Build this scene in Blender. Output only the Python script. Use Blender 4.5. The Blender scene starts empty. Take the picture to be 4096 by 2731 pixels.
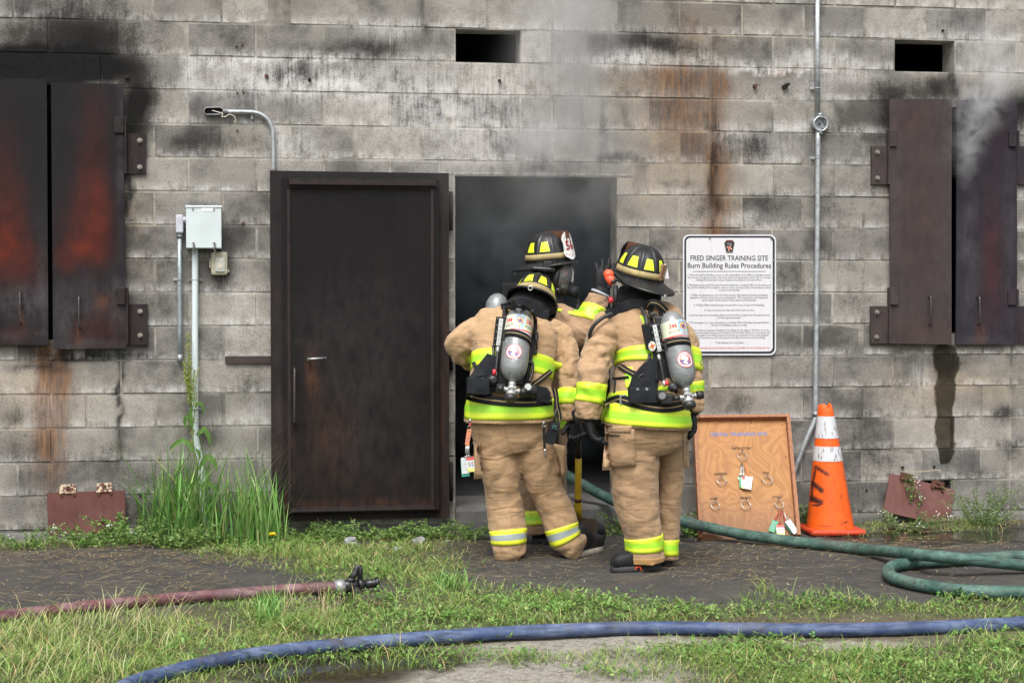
import bpy, bmesh, math, random
import numpy as np
from mathutils import Vector, Matrix, Quaternion, noise as mnoise
from mathutils.bvhtree import BVHTree
PI = math.pi
R = math.radians
random.seed(7)
rng = np.random.default_rng(7)
scene = bpy.context.scene
COL = scene.collection

# ------------------------------------------------------------------ camera
CX, CY, CZ, YAW, PIT, FPX = 0.5035, -10.5899, 1.51, 0.1571, 0.0307, 6881.3
cam_d = bpy.data.cameras.new('camera')
cam_d.sensor_width = 36.0
cam_d.lens = FPX / 4096 * 36.0
cam_d.clip_start = 0.1
cam_d.clip_end = 500
cam = bpy.data.objects.new('camera', cam_d)
COL.objects.link(cam)
cam.location = (CX, CY, CZ)
cam.rotation_euler = (PI / 2 - PIT, 0, -YAW)
scene.camera = cam

# ------------------------------------------------------------------ light
world = bpy.data.worlds.new('World')
scene.world = world
world.use_nodes = True
wn = world.node_tree
bg = wn.nodes['Background']
sky = wn.nodes.new('ShaderNodeTexSky')
sky.sky_type = 'NISHITA'
sky.sun_disc = False
SUN_EL, SUN_AZ = R(58), R(200)          # azimuth measured clockwise from +Y: behind the camera, slightly left
sky.sun_elevation = SUN_EL
sky.sun_rotation = SUN_AZ
sky.air_density = 1.0
sky.dust_density = 6.0
sky.ozone_density = 1.0
hsv = wn.nodes.new('ShaderNodeHueSaturation')   # overcast: the sky is nearly grey
hsv.inputs['Saturation'].default_value = 0.35
wn.links.new(sky.outputs[0], hsv.inputs['Color'])
wn.links.new(hsv.outputs[0], bg.inputs['Color'])
bg.inputs['Strength'].default_value = 0.13
sun_d = bpy.data.lights.new('sun', 'SUN')
sun_d.energy = 1.1
sun_d.angle = R(35)
sun_d.color = (1.0, 0.97, 0.92)
sun = bpy.data.objects.new('sun', sun_d)
COL.objects.link(sun)
sdir = Vector((math.sin(SUN_AZ) * math.cos(SUN_EL), math.cos(SUN_AZ) * math.cos(SUN_EL), math.sin(SUN_EL)))
sun.rotation_euler = sdir.to_track_quat('Z', 'Y').to_euler()
scene.view_settings.view_transform = 'Standard'
scene.view_settings.look = 'None'
scene.view_settings.gamma = 1
scene.view_settings.exposure = 0.93
scene.render.engine = 'CYCLES'
scene.cycles.use_denoising = True
scene.cycles.max_bounces = 6
scene.cycles.volume_bounces = 1
scene.cycles.transparent_max_bounces = 12
scene.cycles.volume_step_rate = 0.5
scene.cycles.volume_max_steps = 256

# ------------------------------------------------------------------ photo pixel -> place
K = 4096 / 2352.0
_cy, _sy, _cp, _sp = math.cos(YAW), math.sin(YAW), math.cos(PIT), math.sin(PIT)
def _ray(px, py):
    a = (px - 2048) / FPX
    b = (1365.5 - py) / FPX
    yf = _cp + _sp * b
    return (_cy * a + _sy * yf, -_sy * a + _cy * yf, -_sp + _cp * b)
def atf(px, py, Y):                       # full-size photo pixel, at depth Y
    d = _ray(px, py)
    t = (Y - CY) / d[1]
    return Vector((CX + t * d[0], Y, CZ + t * d[2]))
def at(px, py, Y):                        # 2352-wide pixel
    return atf(px * K, py * K, Y)
def gnd(px, py, z=0.0):
    d = _ray(px * K, py * K)
    t = (z - CZ) / d[2]
    return Vector((CX + t * d[0], CY + t * d[1], z))
def r1(u, v, Y): return atf(1750 + u / 1.8443, 850 + v / 1.8443, Y)
def r2(u, v, Y): return atf(1750 + u / 1.8443, 1550 + v / 1.8443, Y)
def scl(Y):                               # metres per r1 unit at depth Y (middle of the picture)
    return (Y - CY) / _cy / FPX / 1.8443
def topx(X, Y, Z):                        # arrays -> 2352-wide photo pixels
    dx, dy, dz = X - CX, Y - CY, Z - CZ
    xr = _cy * dx - _sy * dy
    yf = _sy * dx + _cy * dy
    d = _cp * yf - _sp * dz
    u = _sp * yf + _cp * dz
    return (2048 + FPX * xr / d) / K, (1365.5 - FPX * u / d) / K

# ------------------------------------------------------------------ node helper
class NT:
    def __init__(s, m):
        s.t = m.node_tree
        s.l = s.t.links
        s.b = s.t.nodes['Principled BSDF']
        s.out = s.t.nodes['Material Output']
    def n(s, ty, **kw):
        nd = s.t.nodes.new(ty)
        for k, v in kw.items():
            setattr(nd, k, v)
        return nd
    def put(s, sock, v):
        if v is None: return
        if isinstance(v, bpy.types.NodeSocket): s.l.new(v, sock)
        elif isinstance(v, (tuple, list)) and len(v) == 3 and sock.type == 'RGBA': sock.default_value = (*v, 1)
        else: sock.default_value = v
    def coord(s, k='Object'): return s.n('ShaderNodeTexCoord').outputs[k]
    def pos(s): return s.n('ShaderNodeNewGeometry').outputs['Position']
    def mapping(s, v, sc=(1, 1, 1), loc=(0, 0, 0), rot=(0, 0, 0)):
        m = s.n('ShaderNodeMapping')
        s.l.new(v, m.inputs['Vector'])
        m.inputs['Scale'].default_value = sc
        m.inputs['Location'].default_value = loc
        m.inputs['Rotation'].default_value = rot
        return m.outputs[0]
    def noise(s, v, scale, detail=3, rough=0.55, dist=0, col=False):
        m = s.n('ShaderNodeTexNoise')
        s.l.new(v, m.inputs['Vector'])
        m.inputs['Scale'].default_value = scale
        m.inputs['Detail'].default_value = detail
        m.inputs['Roughness'].default_value = rough
        m.inputs['Distortion'].default_value = dist
        return m.outputs['Color' if col else 'Fac']
    def voro(s, v, scale, feat='F1', out='Distance', rand=1):
        m = s.n('ShaderNodeTexVoronoi', feature=feat)
        s.l.new(v, m.inputs['Vector'])
        m.inputs['Scale'].default_value = scale
        m.inputs['Randomness'].default_value = rand
        return m.outputs[out]
    def wave(s, v, scale, dist=0, detail=2, ty='BANDS', dr='X', dsc=1):
        m = s.n('ShaderNodeTexWave', wave_type=ty, bands_direction=dr)
        s.l.new(v, m.inputs['Vector'])
        m.inputs['Scale'].default_value = scale
        m.inputs['Distortion'].default_value = dist
        m.inputs['Detail'].default_value = detail
        m.inputs['Detail Scale'].default_value = dsc
        return m.outputs['Fac']
    def mr(s, v, a, b, c=0, d=1):
        m = s.n('ShaderNodeMapRange')
        s.put(m.inputs[0], v)
        for i, q in zip((1, 2, 3, 4), (a, b, c, d)): s.put(m.inputs[i], q)
        return m.outputs[0]
    def math(s, op, a, b=0.0, c=None, clamp=False):
        m = s.n('ShaderNodeMath', operation=op, use_clamp=clamp)
        s.put(m.inputs[0], a)
        s.put(m.inputs[1], b)
        if c is not None: s.put(m.inputs[2], c)
        return m.outputs[0]
    def mix(s, f, a, b, mode='MIX'):
        m = s.n('ShaderNodeMix', data_type='RGBA', blend_type=mode, clamp_factor=True)
        s.put(m.inputs[0], f)
        s.put(m.inputs[6], a)
        s.put(m.inputs[7], b)
        return m.outputs[2]
    def ramp(s, f, st, interp='LINEAR'):
        m = s.n('ShaderNodeValToRGB')
        m.color_ramp.interpolation = interp
        e = m.color_ramp.elements
        while len(e) < len(st): e.new(0.5)
        for q, (p, c) in zip(e, st):
            q.position = p
            q.color = (*c, 1) if len(c) == 3 else c
        s.put(m.inputs[0], f)
        return m.outputs[0]
    def attr(s, name, out='Color'):
        m = s.n('ShaderNodeAttribute', attribute_name=name)
        return m.outputs[out]
    def sep(s, v):
        m = s.n('ShaderNodeSeparateXYZ')
        s.l.new(v, m.inputs[0])
        return m.outputs
    def sepc(s, v):
        m = s.n('ShaderNodeSeparateColor')
        s.l.new(v, m.inputs[0])
        return m.outputs
    def bump(s, h, strength=0.5, dist=0.01, nrm=None):
        m = s.n('ShaderNodeBump')
        s.l.new(h, m.inputs['Height'])
        m.inputs['Strength'].default_value = strength
        m.inputs['Distance'].default_value = dist
        if nrm is not None: s.l.new(nrm, m.inputs['Normal'])
        return m.outputs[0]
    def fin(s, col=None, rough=None, nrm=None, metal=None, spec=None, **kw):
        s.put(s.b.inputs['Base Color'], col)
        s.put(s.b.inputs['Roughness'], rough)
        if nrm is not None: s.l.new(nrm, s.b.inputs['Normal'])
        s.put(s.b.inputs['Metallic'], metal)
        s.put(s.b.inputs['Specular IOR Level'], spec)
        for k, v in kw.items(): s.put(s.b.inputs[k.replace('_', ' ')], v)
def newmat(name):
    m = bpy.data.materials.new(name)
    m.use_nodes = True
    return m, NT(m)
def simple(name, col, rough=0.6, metal=0, var=0.12, scale=30, bump=0.0, spec=0.5, dirt=0, dirtcol=(0.05, 0.045, 0.04)):
    """plain material with the small variation real surfaces have"""
    m, N = newmat(name)
    P = N.coord()
    f = N.noise(P, scale, 4)
    c = N.mix(1, col, N.ramp(f, [(0.3, (1 - var,) * 3), (0.7, (1 + var,) * 3)]), 'MULTIPLY')
    if dirt:
        d = N.noise(P, scale * 0.25, 5, 0.65)
        c = N.mix(N.math('MULTIPLY', N.mr(d, 0.48, 0.7), dirt), c, dirtcol)
    rr = N.mr(f, 0.3, 0.7, rough - 0.08, rough + 0.08)
    N.fin(c, rr, N.bump(f, bump, 0.003) if bump else None, metal, spec)
    return m

# ------------------------------------------------------------------ mesh helper
LOC = {}
class MB:
    def __init__(s):
        s.v, s.f, s.mi, s.sm = [], [], [], []
    def add(s, vs, fs, mi=0, sm=False):
        o = len(s.v)
        s.v.extend([tuple(p) for p in vs])
        for f in fs:
            s.f.append(tuple(o + i for i in f))
            s.mi.append(mi)
            s.sm.append(sm)
        return s
    def box(s, c, size, rot=None, bev=0.0, mi=0, M=None):
        bm = bmesh.new()
        bmesh.ops.create_cube(bm, size=1)
        for v in bm.verts: v.co = Vector((v.co.x * size[0], v.co.y * size[1], v.co.z * size[2]))
        if bev > 0:
            bmesh.ops.bevel(bm, geom=bm.edges[:], offset=min(bev, min(size) * 0.45), segments=2, affect='EDGES', profile=0.6)
        T = Matrix.Translation(Vector(c)) @ ((rot.to_matrix().to_4x4() if hasattr(rot, 'to_matrix') else rot) if rot is not None else Matrix())
        if M is not None: T = M @ T
        bm.verts.index_update()
        s.add([T @ v.co for v in bm.verts], [[v.index for v in f.verts] for f in bm.faces], mi, False)
        bm.free()
        return s
    def loft(s, rings, cap=True, closed=True, mi=0, sm=True):
        n = len(rings[0])
        vs = [p for r in rings for p in r]
        fs = []
        for i in range(len(rings) - 1):
            for j in range(n if closed else n - 1):
                k = (j + 1) % n
                fs.append((i * n + j, i * n + k, (i + 1) * n + k, (i + 1) * n + j))
        o = len(s.v)
        s.add(vs, fs, mi, sm)
        if cap:
            s.f.append(tuple(o + j for j in range(n - 1, -1, -1))); s.mi.append(mi); s.sm.append(False)
            m = o + (len(rings) - 1) * n
            s.f.append(tuple(m + j for j in range(n))); s.mi.append(mi); s.sm.append(False)
        return s
    def tube(s, pts, rad, n=12, cap=True, mi=0, sm=True, up=None, flat=1.0):
        """round (or flattened) tube along points; rad number or list"""
        pts = [Vector(p) for p in pts]
        if not isinstance(rad, (list, tuple)): rad = [rad] * len(pts)
        rings = []
        pn = None
        for i, p in enumerate(pts):
            t = (pts[min(i + 1, len(pts) - 1)] - pts[max(i - 1, 0)]).normalized()
            if pn is None:
                a = Vector(up) if up is not None else (Vector((0, 0, 1)) if abs(t.z) < 0.9 else Vector((0, 1, 0)))
                pn = (a - t * a.dot(t)).normalized()
            else:
                pn = (pn - t * pn.dot(t)).normalized()
            b = t.cross(pn)
            r = rad[i]
            rings.append([p + (pn * math.cos(q) * r * flat + b * math.sin(q) * r) for q in [2 * PI * j / n for j in range(n)]])
        return s.loft(rings, cap, True, mi, sm)
    def cyl(s, a, b, r, r2=None, n=16, mi=0, sm=True):
        return s.tube([a, b], [r, r if r2 is None else r2], n, True, mi, sm)
    def sphere(s, c, r, nu=16, nv=10, mi=0, M=None):
        if not isinstance(r, (list, tuple)): r = (r, r, r)
        vs, fs = [], []
        for i in range(nv + 1):
            th = PI * i / nv
            for j in range(nu):
                ph = 2 * PI * j / nu
                p = Vector((r[0] * math.sin(th) * math.cos(ph), r[1] * math.sin(th) * math.sin(ph), r[2] * math.cos(th)))
                vs.append((M @ p if M is not None else p) + Vector(c))
        for i in range(nv):
            for j in range(nu):
                k = (j + 1) % nu
                fs.append((i * nu + j, (i + 1) * nu + j, (i + 1) * nu + k, i * nu + k))
        return s.add(vs, fs, mi, True)
    def torus(s, c, ra, rb, ax=(0, 1, 0), n=28, m=8, mi=0, a0=0, a1=2 * PI):
        ax = Vector(ax).normalized()
        u = ax.orthogonal().normalized()
        w = ax.cross(u)
        full = abs(a1 - a0 - 2 * PI) < 1e-4
        pts = [Vector(c) + (u * math.cos(q) + w * math.sin(q)) * ra for q in [a0 + (a1 - a0) * i / n for i in range(n + 1)]]
        rings = []
        for i, p in enumerate(pts):
            d = (p - Vector(c)).normalized()
            rings.append([p + (d * math.cos(q) + ax * math.sin(q)) * rb for q in [2 * PI * j / m for j in range(m)]])
        return s.loft(rings, not full, True, mi, True)
    def prism(s, outline, front, depth, mi=0, fan=True):
        """outline: points (front face, 3D), depth: vector to the back"""
        n = len(outline)
        d = Vector(depth)
        vs = [Vector(p) for p in outline] + [Vector(p) + d for p in outline]
        fs = [tuple(range(n)), tuple(range(2 * n - 1, n - 1, -1))]
        fs += [(i, n + i, n + (i + 1) % n, (i + 1) % n) for i in range(n)]
        return s.add(vs, fs, mi, False)
    def quad(s, a, b, c, d, mi=0): return s.add([a, b, c, d], [(0, 1, 2, 3)], mi)
    def grid(s, P, mi=0, sm=True, wrap=False):
        """P[i][j] points"""
        n, m = len(P), len(P[0])
        vs = [p for r in P for p in r]
        fs = []
        for i in range(n - 1):
            for j in range(m if wrap else m - 1):
                k = (j + 1) % m
                fs.append((i * m + j, i * m + k, (i + 1) * m + k, (i + 1) * m + j))
        return s.add(vs, fs, mi, sm)
def mesh_from(name, v, f):
    me = bpy.data.meshes.new(name)
    me.from_pydata(v, [], f)
    return me
def fixn(me):
    bm = bmesh.new()
    bm.from_mesh(me)
    bmesh.ops.recalc_face_normals(bm, faces=bm.faces)
    bm.to_mesh(me)
    bm.free()
def link(name, me, mats, parent=None, origin=None):
    o = bpy.data.objects.new(name, me)
    COL.objects.link(o)
    for m in (mats if isinstance(mats, (list, tuple)) else [mats]): me.materials.append(m)
    if parent is not None:
        o.parent = parent
        L = LOC[parent.name]
    else:
        if origin is None:
            n = len(me.vertices)
            a = np.empty(n * 3, np.float32)
            me.vertices.foreach_get('co', a)
            a = a.reshape(-1, 3)
            origin = ((a[:, 0].min() + a[:, 0].max()) / 2, (a[:, 1].min() + a[:, 1].max()) / 2, a[:, 2].min())
        L = Vector(origin)
        o.location = L
    LOC[o.name] = Vector(L)
    me.transform(Matrix.Translation(-Vector(L)))
    return o
def mk(name, mb, mats, parent=None, origin=None, fix=True, smooth_all=False):
    me = mesh_from(name, mb.v, mb.f)
    me.polygons.foreach_set('material_index', mb.mi)
    me.polygons.foreach_set('use_smooth', [True] * len(mb.f) if smooth_all else mb.sm)
    if fix: fixn(me)
    me.update()
    return link(name, me, mats, parent, origin)
def empty(name, loc):
    o = bpy.data.objects.new(name, None)
    COL.objects.link(o)
    o.location = loc
    o.empty_display_size = 0.1
    LOC[o.name] = Vector(loc)
    return o
def tag(o, label=None, cat=None, group=None, kind=None):
    if label: o['label'] = label
    if cat: o['category'] = cat
    if group: o['group'] = group
    if kind: o['kind'] = kind
    return o
def text_mesh(txt, size, align='CENTER', extrude=0.0, space=1.0, bold=0.0, res=2):
    c = bpy.data.curves.new('txt', 'FONT')
    c.body = txt
    c.size = size
    c.align_x = align
    c.align_y = 'CENTER'
    c.extrude = extrude
    c.space_character = space
    c.offset = bold
    c.resolution_u = res
    o = bpy.data.objects.new('txt', c)
    COL.objects.link(o)
    bpy.context.view_layer.update()
    me = bpy.data.meshes.new_from_object(o.evaluated_get(bpy.context.evaluated_depsgraph_get()))
    bpy.data.objects.remove(o)
    bpy.data.curves.remove(c)
    v = [Vector(q.co) for q in me.vertices]
    f = [tuple(p.vertices) for p in me.polygons]
    bpy.data.meshes.remove(me)
    return v, f
def put_text(mb, txt, c, right, upv, size, mi=0, fn=None, width=None, **kw):
    """flat lettering on a surface: right / up unit vectors, or fn(x, y) mapping"""
    v, f = text_mesh(txt, size, **kw)
    if not v: return
    if width:
        w = max(p.x for p in v) - min(p.x for p in v)
        for p in v: p.x *= width / w
    if fn: mb.add([fn(p.x, p.y) for p in v], f, mi)
    else:
        c, right, upv = Vector(c), Vector(right), Vector(upv)
        mb.add([c + right * p.x + upv * p.y for p in v], f, mi)
def smoothpath(pts, n=8):
    """Catmull-Rom through points (any dimension)"""
    pts = [np.array(p, float) for p in pts]
    out = []
    for i in range(len(pts) - 1):
        p0, p1, p2, p3 = pts[max(i - 1, 0)], pts[i], pts[i + 1], pts[min(i + 2, len(pts) - 1)]
        for j in range(n):
            t = j / n
            out.append(0.5 * (2 * p1 + (p2 - p0) * t + (2 * p0 - 5 * p1 + 4 * p2 - p3) * t * t + (3 * p1 - p0 - 3 * p2 + p3) * t ** 3))
    out.append(pts[-1])
    return out
def vnoise(x, y, seed=0):
    """vectorised value noise"""
    xi, yi = np.floor(x).astype(np.int64), np.floor(y).astype(np.int64)
    fx, fy = x - xi, y - yi
    fx, fy = fx * fx * (3 - 2 * fx), fy * fy * (3 - 2 * fy)
    def h(a, b):
        n = (a * 374761393 + b * 668265263 + seed * 1442695041) & 0x7fffffff
        n = ((n ^ (n >> 13)) * 1274126177) & 0x7fffffff
        return ((n ^ (n >> 16)) & 0xffff) / 65535.0
    return (h(xi, yi) * (1 - fx) + h(xi + 1, yi) * fx) * (1 - fy) + (h(xi, yi + 1) * (1 - fx) + h(xi + 1, yi + 1) * fx) * fy
def fbm(x, y, seed=0, o=4):
    s, a, t = 0, 0.5, 0
    for i in range(o):
        s = s + a * vnoise(x * 2 ** i, y * 2 ** i, seed + i)
        t += a
        a *= 0.5
    return s / t
# ================================================================== burn building wall
CO = 0.2032
Z0 = 3.11
def WX(px): return at(px, 700, 0).x
def jz(j): return Z0 - j * CO
XL, XR, ZT, ZB = -11 * CO, 41 * CO, jz(-10), -0.06
OPEN = [                                   # x0, x1, z0, z1 of every opening in the wall
    (9 * CO - 0.004, 14 * CO + 0.004, 0.144, jz(4.5) + 0.012),     # doorway
    (9 * CO, 11 * CO, jz(1), jz(0)),                                # vent above the doorway
    (23 * CO, 25 * CO, jz(1), jz(0)),                               # vent above the right shutters
    (-9.0 * CO, -2.4 * CO, jz(9.4), jz(1.9)),                       # left window behind its shutters
    (23.2 * CO, 26.7 * CO, jz(9.3), jz(2.1)),                       # right window behind its shutters
    (23.6 * CO, 25 * CO, jz(15), jz(14)),                           # drain opening
]
# stains that sit on this wall: kind, centre x, y, radius x, y (2352 px of the photo), strength, hardness
ST = [
 ('s',190,55,140,90,.55,1.2),('s',60,90,140,60,.4,1.2),('s',330,250,60,110,.35,1.2),
 ('s',420,1195,260,22,.45,1.4),('s',1480,1150,70,50,.35,1.3),('s',1900,1190,120,26,.5,1.4),('s',2280,1180,90,26,.5,1.4),('s',100,1150,120,40,.35,1.3),('s',30,60,60,40,.12,1.2),
 ('s',1520,1000,50,40,.25,1.3),('s',570,480,40,60,.3,1.3),('s',370,480,40,26,.3,1.4),('s',330,700,30,120,.35,1.3),('s',560,880,40,40,.4,1.4),('s',1470,700,40,60,.3,1.3),('s',1960,690,60,26,.4,1.5),('s',1960,820,60,20,.4,1.5),
 ('s',60,152,235,46,1.4,4),('s',130,155,170,42,1.25,3),('s',230,110,80,50,.6,1.5),('s',20,160,140,45,1.2,3),('s',190,85,120,75,.62,1.3),('s',60,110,90,60,.3,1.3),('s',315,235,42,78,1.1,1.6),('s',300,300,30,70,.9,1.5),
 ('s',298,440,14,90,.85,1.4),('s',300,140,30,60,.3,1.2),('s',310,170,50,40,.4,1.2),
 ('s',2035,275,34,75,.75,1.4),('s',2060,215,60,30,.75,1.5),('s',2260,235,120,22,.8,1.6),('s',2345,250,40,60,.9,1.6),('s',2130,205,55,40,.5,1.5),
 ('s',1250,388,230,20,.45,1.4),('s',1520,105,70,30,.75,1.8),('s',1480,90,60,22,.5,1.6),('s',1600,125,45,25,.45,1.6),('s',1370,92,45,25,.6,1.6),
 ('s',1420,360,70,12,.75,2),('s',1430,250,22,80,.5,1.4),('s',1645,330,14,150,.45,1.4),('s',1640,400,7,170,.5,2),('s',1385,300,10,90,.6,2),
 ('s',1710,330,60,40,.55,1.6),('s',1740,345,28,20,.6,1.5),('s',1910,300,60,40,.5,1.5),('s',1620,470,45,35,.5,1.6),('s',1760,470,70,30,.5,1.5),('s',1900,480,60,40,.45,1.5),
 ('s',480,318,80,36,.6,1.6),('s',420,335,55,26,.55,1.6),('s',640,175,16,40,.75,1.8),('s',700,165,45,26,.6,1.7),('s',600,330,55,30,.4,1.5),('s',780,165,40,20,.5,1.5),('s',900,190,60,30,.4,1.4),('s',560,215,40,25,.4,1.4),
 ('s',540,90,40,26,.45,1.6),('s',770,110,160,18,.55,1.6),('s',880,118,60,22,.5,1.5),('s',980,60,30,60,.45,1.5),('s',1010,330,50,50,.15,1.2),
 ('s',520,600,30,60,.55,1.5),('s',505,640,20,40,.5,1.5),('s',550,520,40,30,.4,1.4),('s',460,470,40,12,.5,1.6),('s',380,600,60,40,.35,1.4),
 ('s',200,818,200,16,.75,1.8),('s',90,845,80,14,.65,1.8),('s',275,930,9,130,.85,2),('s',30,960,40,30,.55,1.7),('s',60,1040,70,30,.45,1.6),('s',220,1050,80,40,.4,1.5),('s',90,1100,60,25,.4,1.5),
 ('s',480,1000,45,28,.6,1.7),('s',350,1100,130,60,.5,1.3),('s',330,1180,130,45,.6,1.3),('s',60,1225,90,18,.6,1.6),('s',580,1060,40,60,.4,1.3),('s',590,880,30,60,.35,1.3),
 ('s',1700,930,40,26,.6,1.6),('s',1960,1010,70,30,.4,1.4),('s',1990,960,50,40,.45,1.4),('s',2010,1050,70,40,.5,1.4),('s',2310,950,45,26,.75,1.7),('s',2320,1030,45,30,.6,1.6),('s',2330,880,30,20,.4,1.5),('s',2040,560,40,26,.45,1.5),
 ('s',1960,610,60,30,.4,1.4),('s',1980,740,60,40,.3,1.4),('s',2250,1085,60,30,.35,1.4),('s',1960,1130,90,60,.45,1.3),('s',2300,1140,60,50,.45,1.3),('s',2000,430,50,30,.4,1.4),('s',1900,560,55,45,.4,1.4),('s',1830,640,50,60,.4,1.4),
 ('s',1880,860,60,30,.3,1.4),('s',1700,870,50,24,.35,1.4),('s',1840,240,50,36,.35,1.4),('s',1830,110,50,30,.4,1.4),('s',1560,420,60,14,.45,1.6),('s',1810,30,40,26,.35,1.4),
 ('r',98,890,18,140,1.2,1.8),('r',112,1000,34,130,.7,1.4),('r',130,900,22,125,.9,1.6),('r',150,850,18,50,.9,1.7),('r',118,1020,26,100,.45,1.4),('r',105,880,8,100,.7,2),('r',145,930,9,80,.8,2),('r',118,960,6,180,.7,2),
 ('r',1570,190,90,40,.8,1.3),('s',1560,185,60,24,.3,1.4),('r',1545,165,55,18,.8,1.8),('r',1655,190,22,40,.8,1.8),('r',1640,360,14,200,.95,1.6),('r',1590,300,90,90,.45,1.3),('r',1655,470,30,130,.6,1.4),('r',1660,330,16,140,.5,1.5),('r',1560,260,60,60,.5,1.4),('r',1640,520,22,60,.6,1.5),
 ('r',1790,165,36,6,.9,2),('r',1905,163,40,6,.7,2),('r',1840,160,90,4,.5,2),('r',1700,580,60,30,.3,1.3),('r',2040,420,16,40,.55,1.6),('r',1585,80,30,60,.35,1.4),
 ('t',1540,320,110,120,.6,1.3),('t',1480,440,80,70,.45,1.3),('t',1660,450,40,100,.5,1.3),('t',1620,60,110,60,.45,1.3),('t',1420,190,90,40,.6,1.4),('t',2180,880,160,40,.6,1.4),('t',2130,900,60,80,.45,1.4),('t',2280,900,60,40,.4,1.4),
 ('t',1650,900,90,50,.4,1.3),('t',1250,190,140,40,.4,1.3),('t',1100,180,60,30,.4,1.3),('t',80,900,130,60,.55,1.3),('t',60,980,80,50,.35,1.3),('t',2200,190,70,30,.5,1.4),('t',1590,580,50,60,.4,1.3),('t',310,560,40,100,.35,1.2),('t',310,480,20,60,.5,1.3),
 ('w',640,190,170,40,.85,1.3),('w',1000,240,150,70,.45,1.1),('w',1150,180,150,40,.4,1.2),('w',760,190,120,30,.75,1.4),('w',435,175,16,40,.85,1.6),('w',890,200,70,40,.5,1.3),('w',520,140,110,14,.7,1.6),('w',700,140,160,10,.75,1.7),('w',900,70,90,22,.4,1.4),
 ('w',1440,138,100,18,.85,1.7),('w',1620,140,60,16,.5,1.5),('w',1850,135,55,22,.75,1.5),('w',1930,140,60,14,.5,1.4),('w',1740,160,60,10,.8,1.8),('w',1850,163,90,5,.95,2),('w',1880,195,40,30,.4,1.3),
 ('w',640,330,22,40,.7,1.5),('w',690,330,30,34,.55,1.4),('w',1680,310,40,30,.6,1.4),('w',1830,290,50,14,.55,1.5),('w',1770,340,60,40,.35,1.3),('w',1700,500,50,14,.5,1.5),('w',1960,170,60,16,.4,1.4),
 ('w',1150,300,180,120,.28,1.0),('w',1250,110,130,70,.28,1.0),('w',1050,300,80,80,.25,1),('w',100,25,120,40,.1,1),('w',2200,90,130,70,.28,1.1),('w',2280,170,80,40,.32,1.2),('w',530,680,40,60,.25,1.2),('w',560,760,60,30,.25,1.2),('w',100,940,60,50,.25,1.2),('w',580,950,50,30,.3,1.2),
 ('w',2180,1020,50,90,.15,1.2),('w',2110,870,30,50,.3,1.4),('w',2270,1130,60,40,.12,1.2),
 ('d',2173,830,30,45,1.0,3),('d',2170,905,27,45,1.1,4),('d',2172,985,26,55,1.1,4),('d',2166,1040,17,32,1.1,4),('s',2155,195,34,30,.8,1.6),('s',2188,190,10,34,.9,1.8),('d',2185,940,12,130,.8,3),
]
def stain_fields(X, Z, Y=0.0):
    px, py = topx(X, np.full_like(X, Y), Z)
    # ragged outlines: shift the lookup by noise
    qx = px + 26 * (fbm(X * 9, Z * 9, 3) - 0.5) + 10 * (fbm(X * 40, Z * 14, 5) - 0.5)
    qy = py + 26 * (fbm(X * 9, Z * 9, 11) - 0.5) + 16 * (fbm(X * 50, Z * 6, 8) - 0.5)
    out = {k: np.zeros_like(X) for k in 'srtwd'}
    for k, cx, cy, rx, ry, st, hd in ST:
        dd = ((qx - cx) / rx) ** 2 + ((qy - cy) / ry) ** 2
        val = st * np.exp(-dd ** (hd / 1.5) * 1.1)
        out[k] = 1 - (1 - out[k]) * (1 - np.clip(val, 0, 1))
    return out
def set_attr(me, name, cols):
    a = me.color_attributes.new(name, 'FLOAT_COLOR', 'POINT')
    a.data.foreach_set('color', np.ascontiguousarray(cols, np.float32).ravel())

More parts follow.
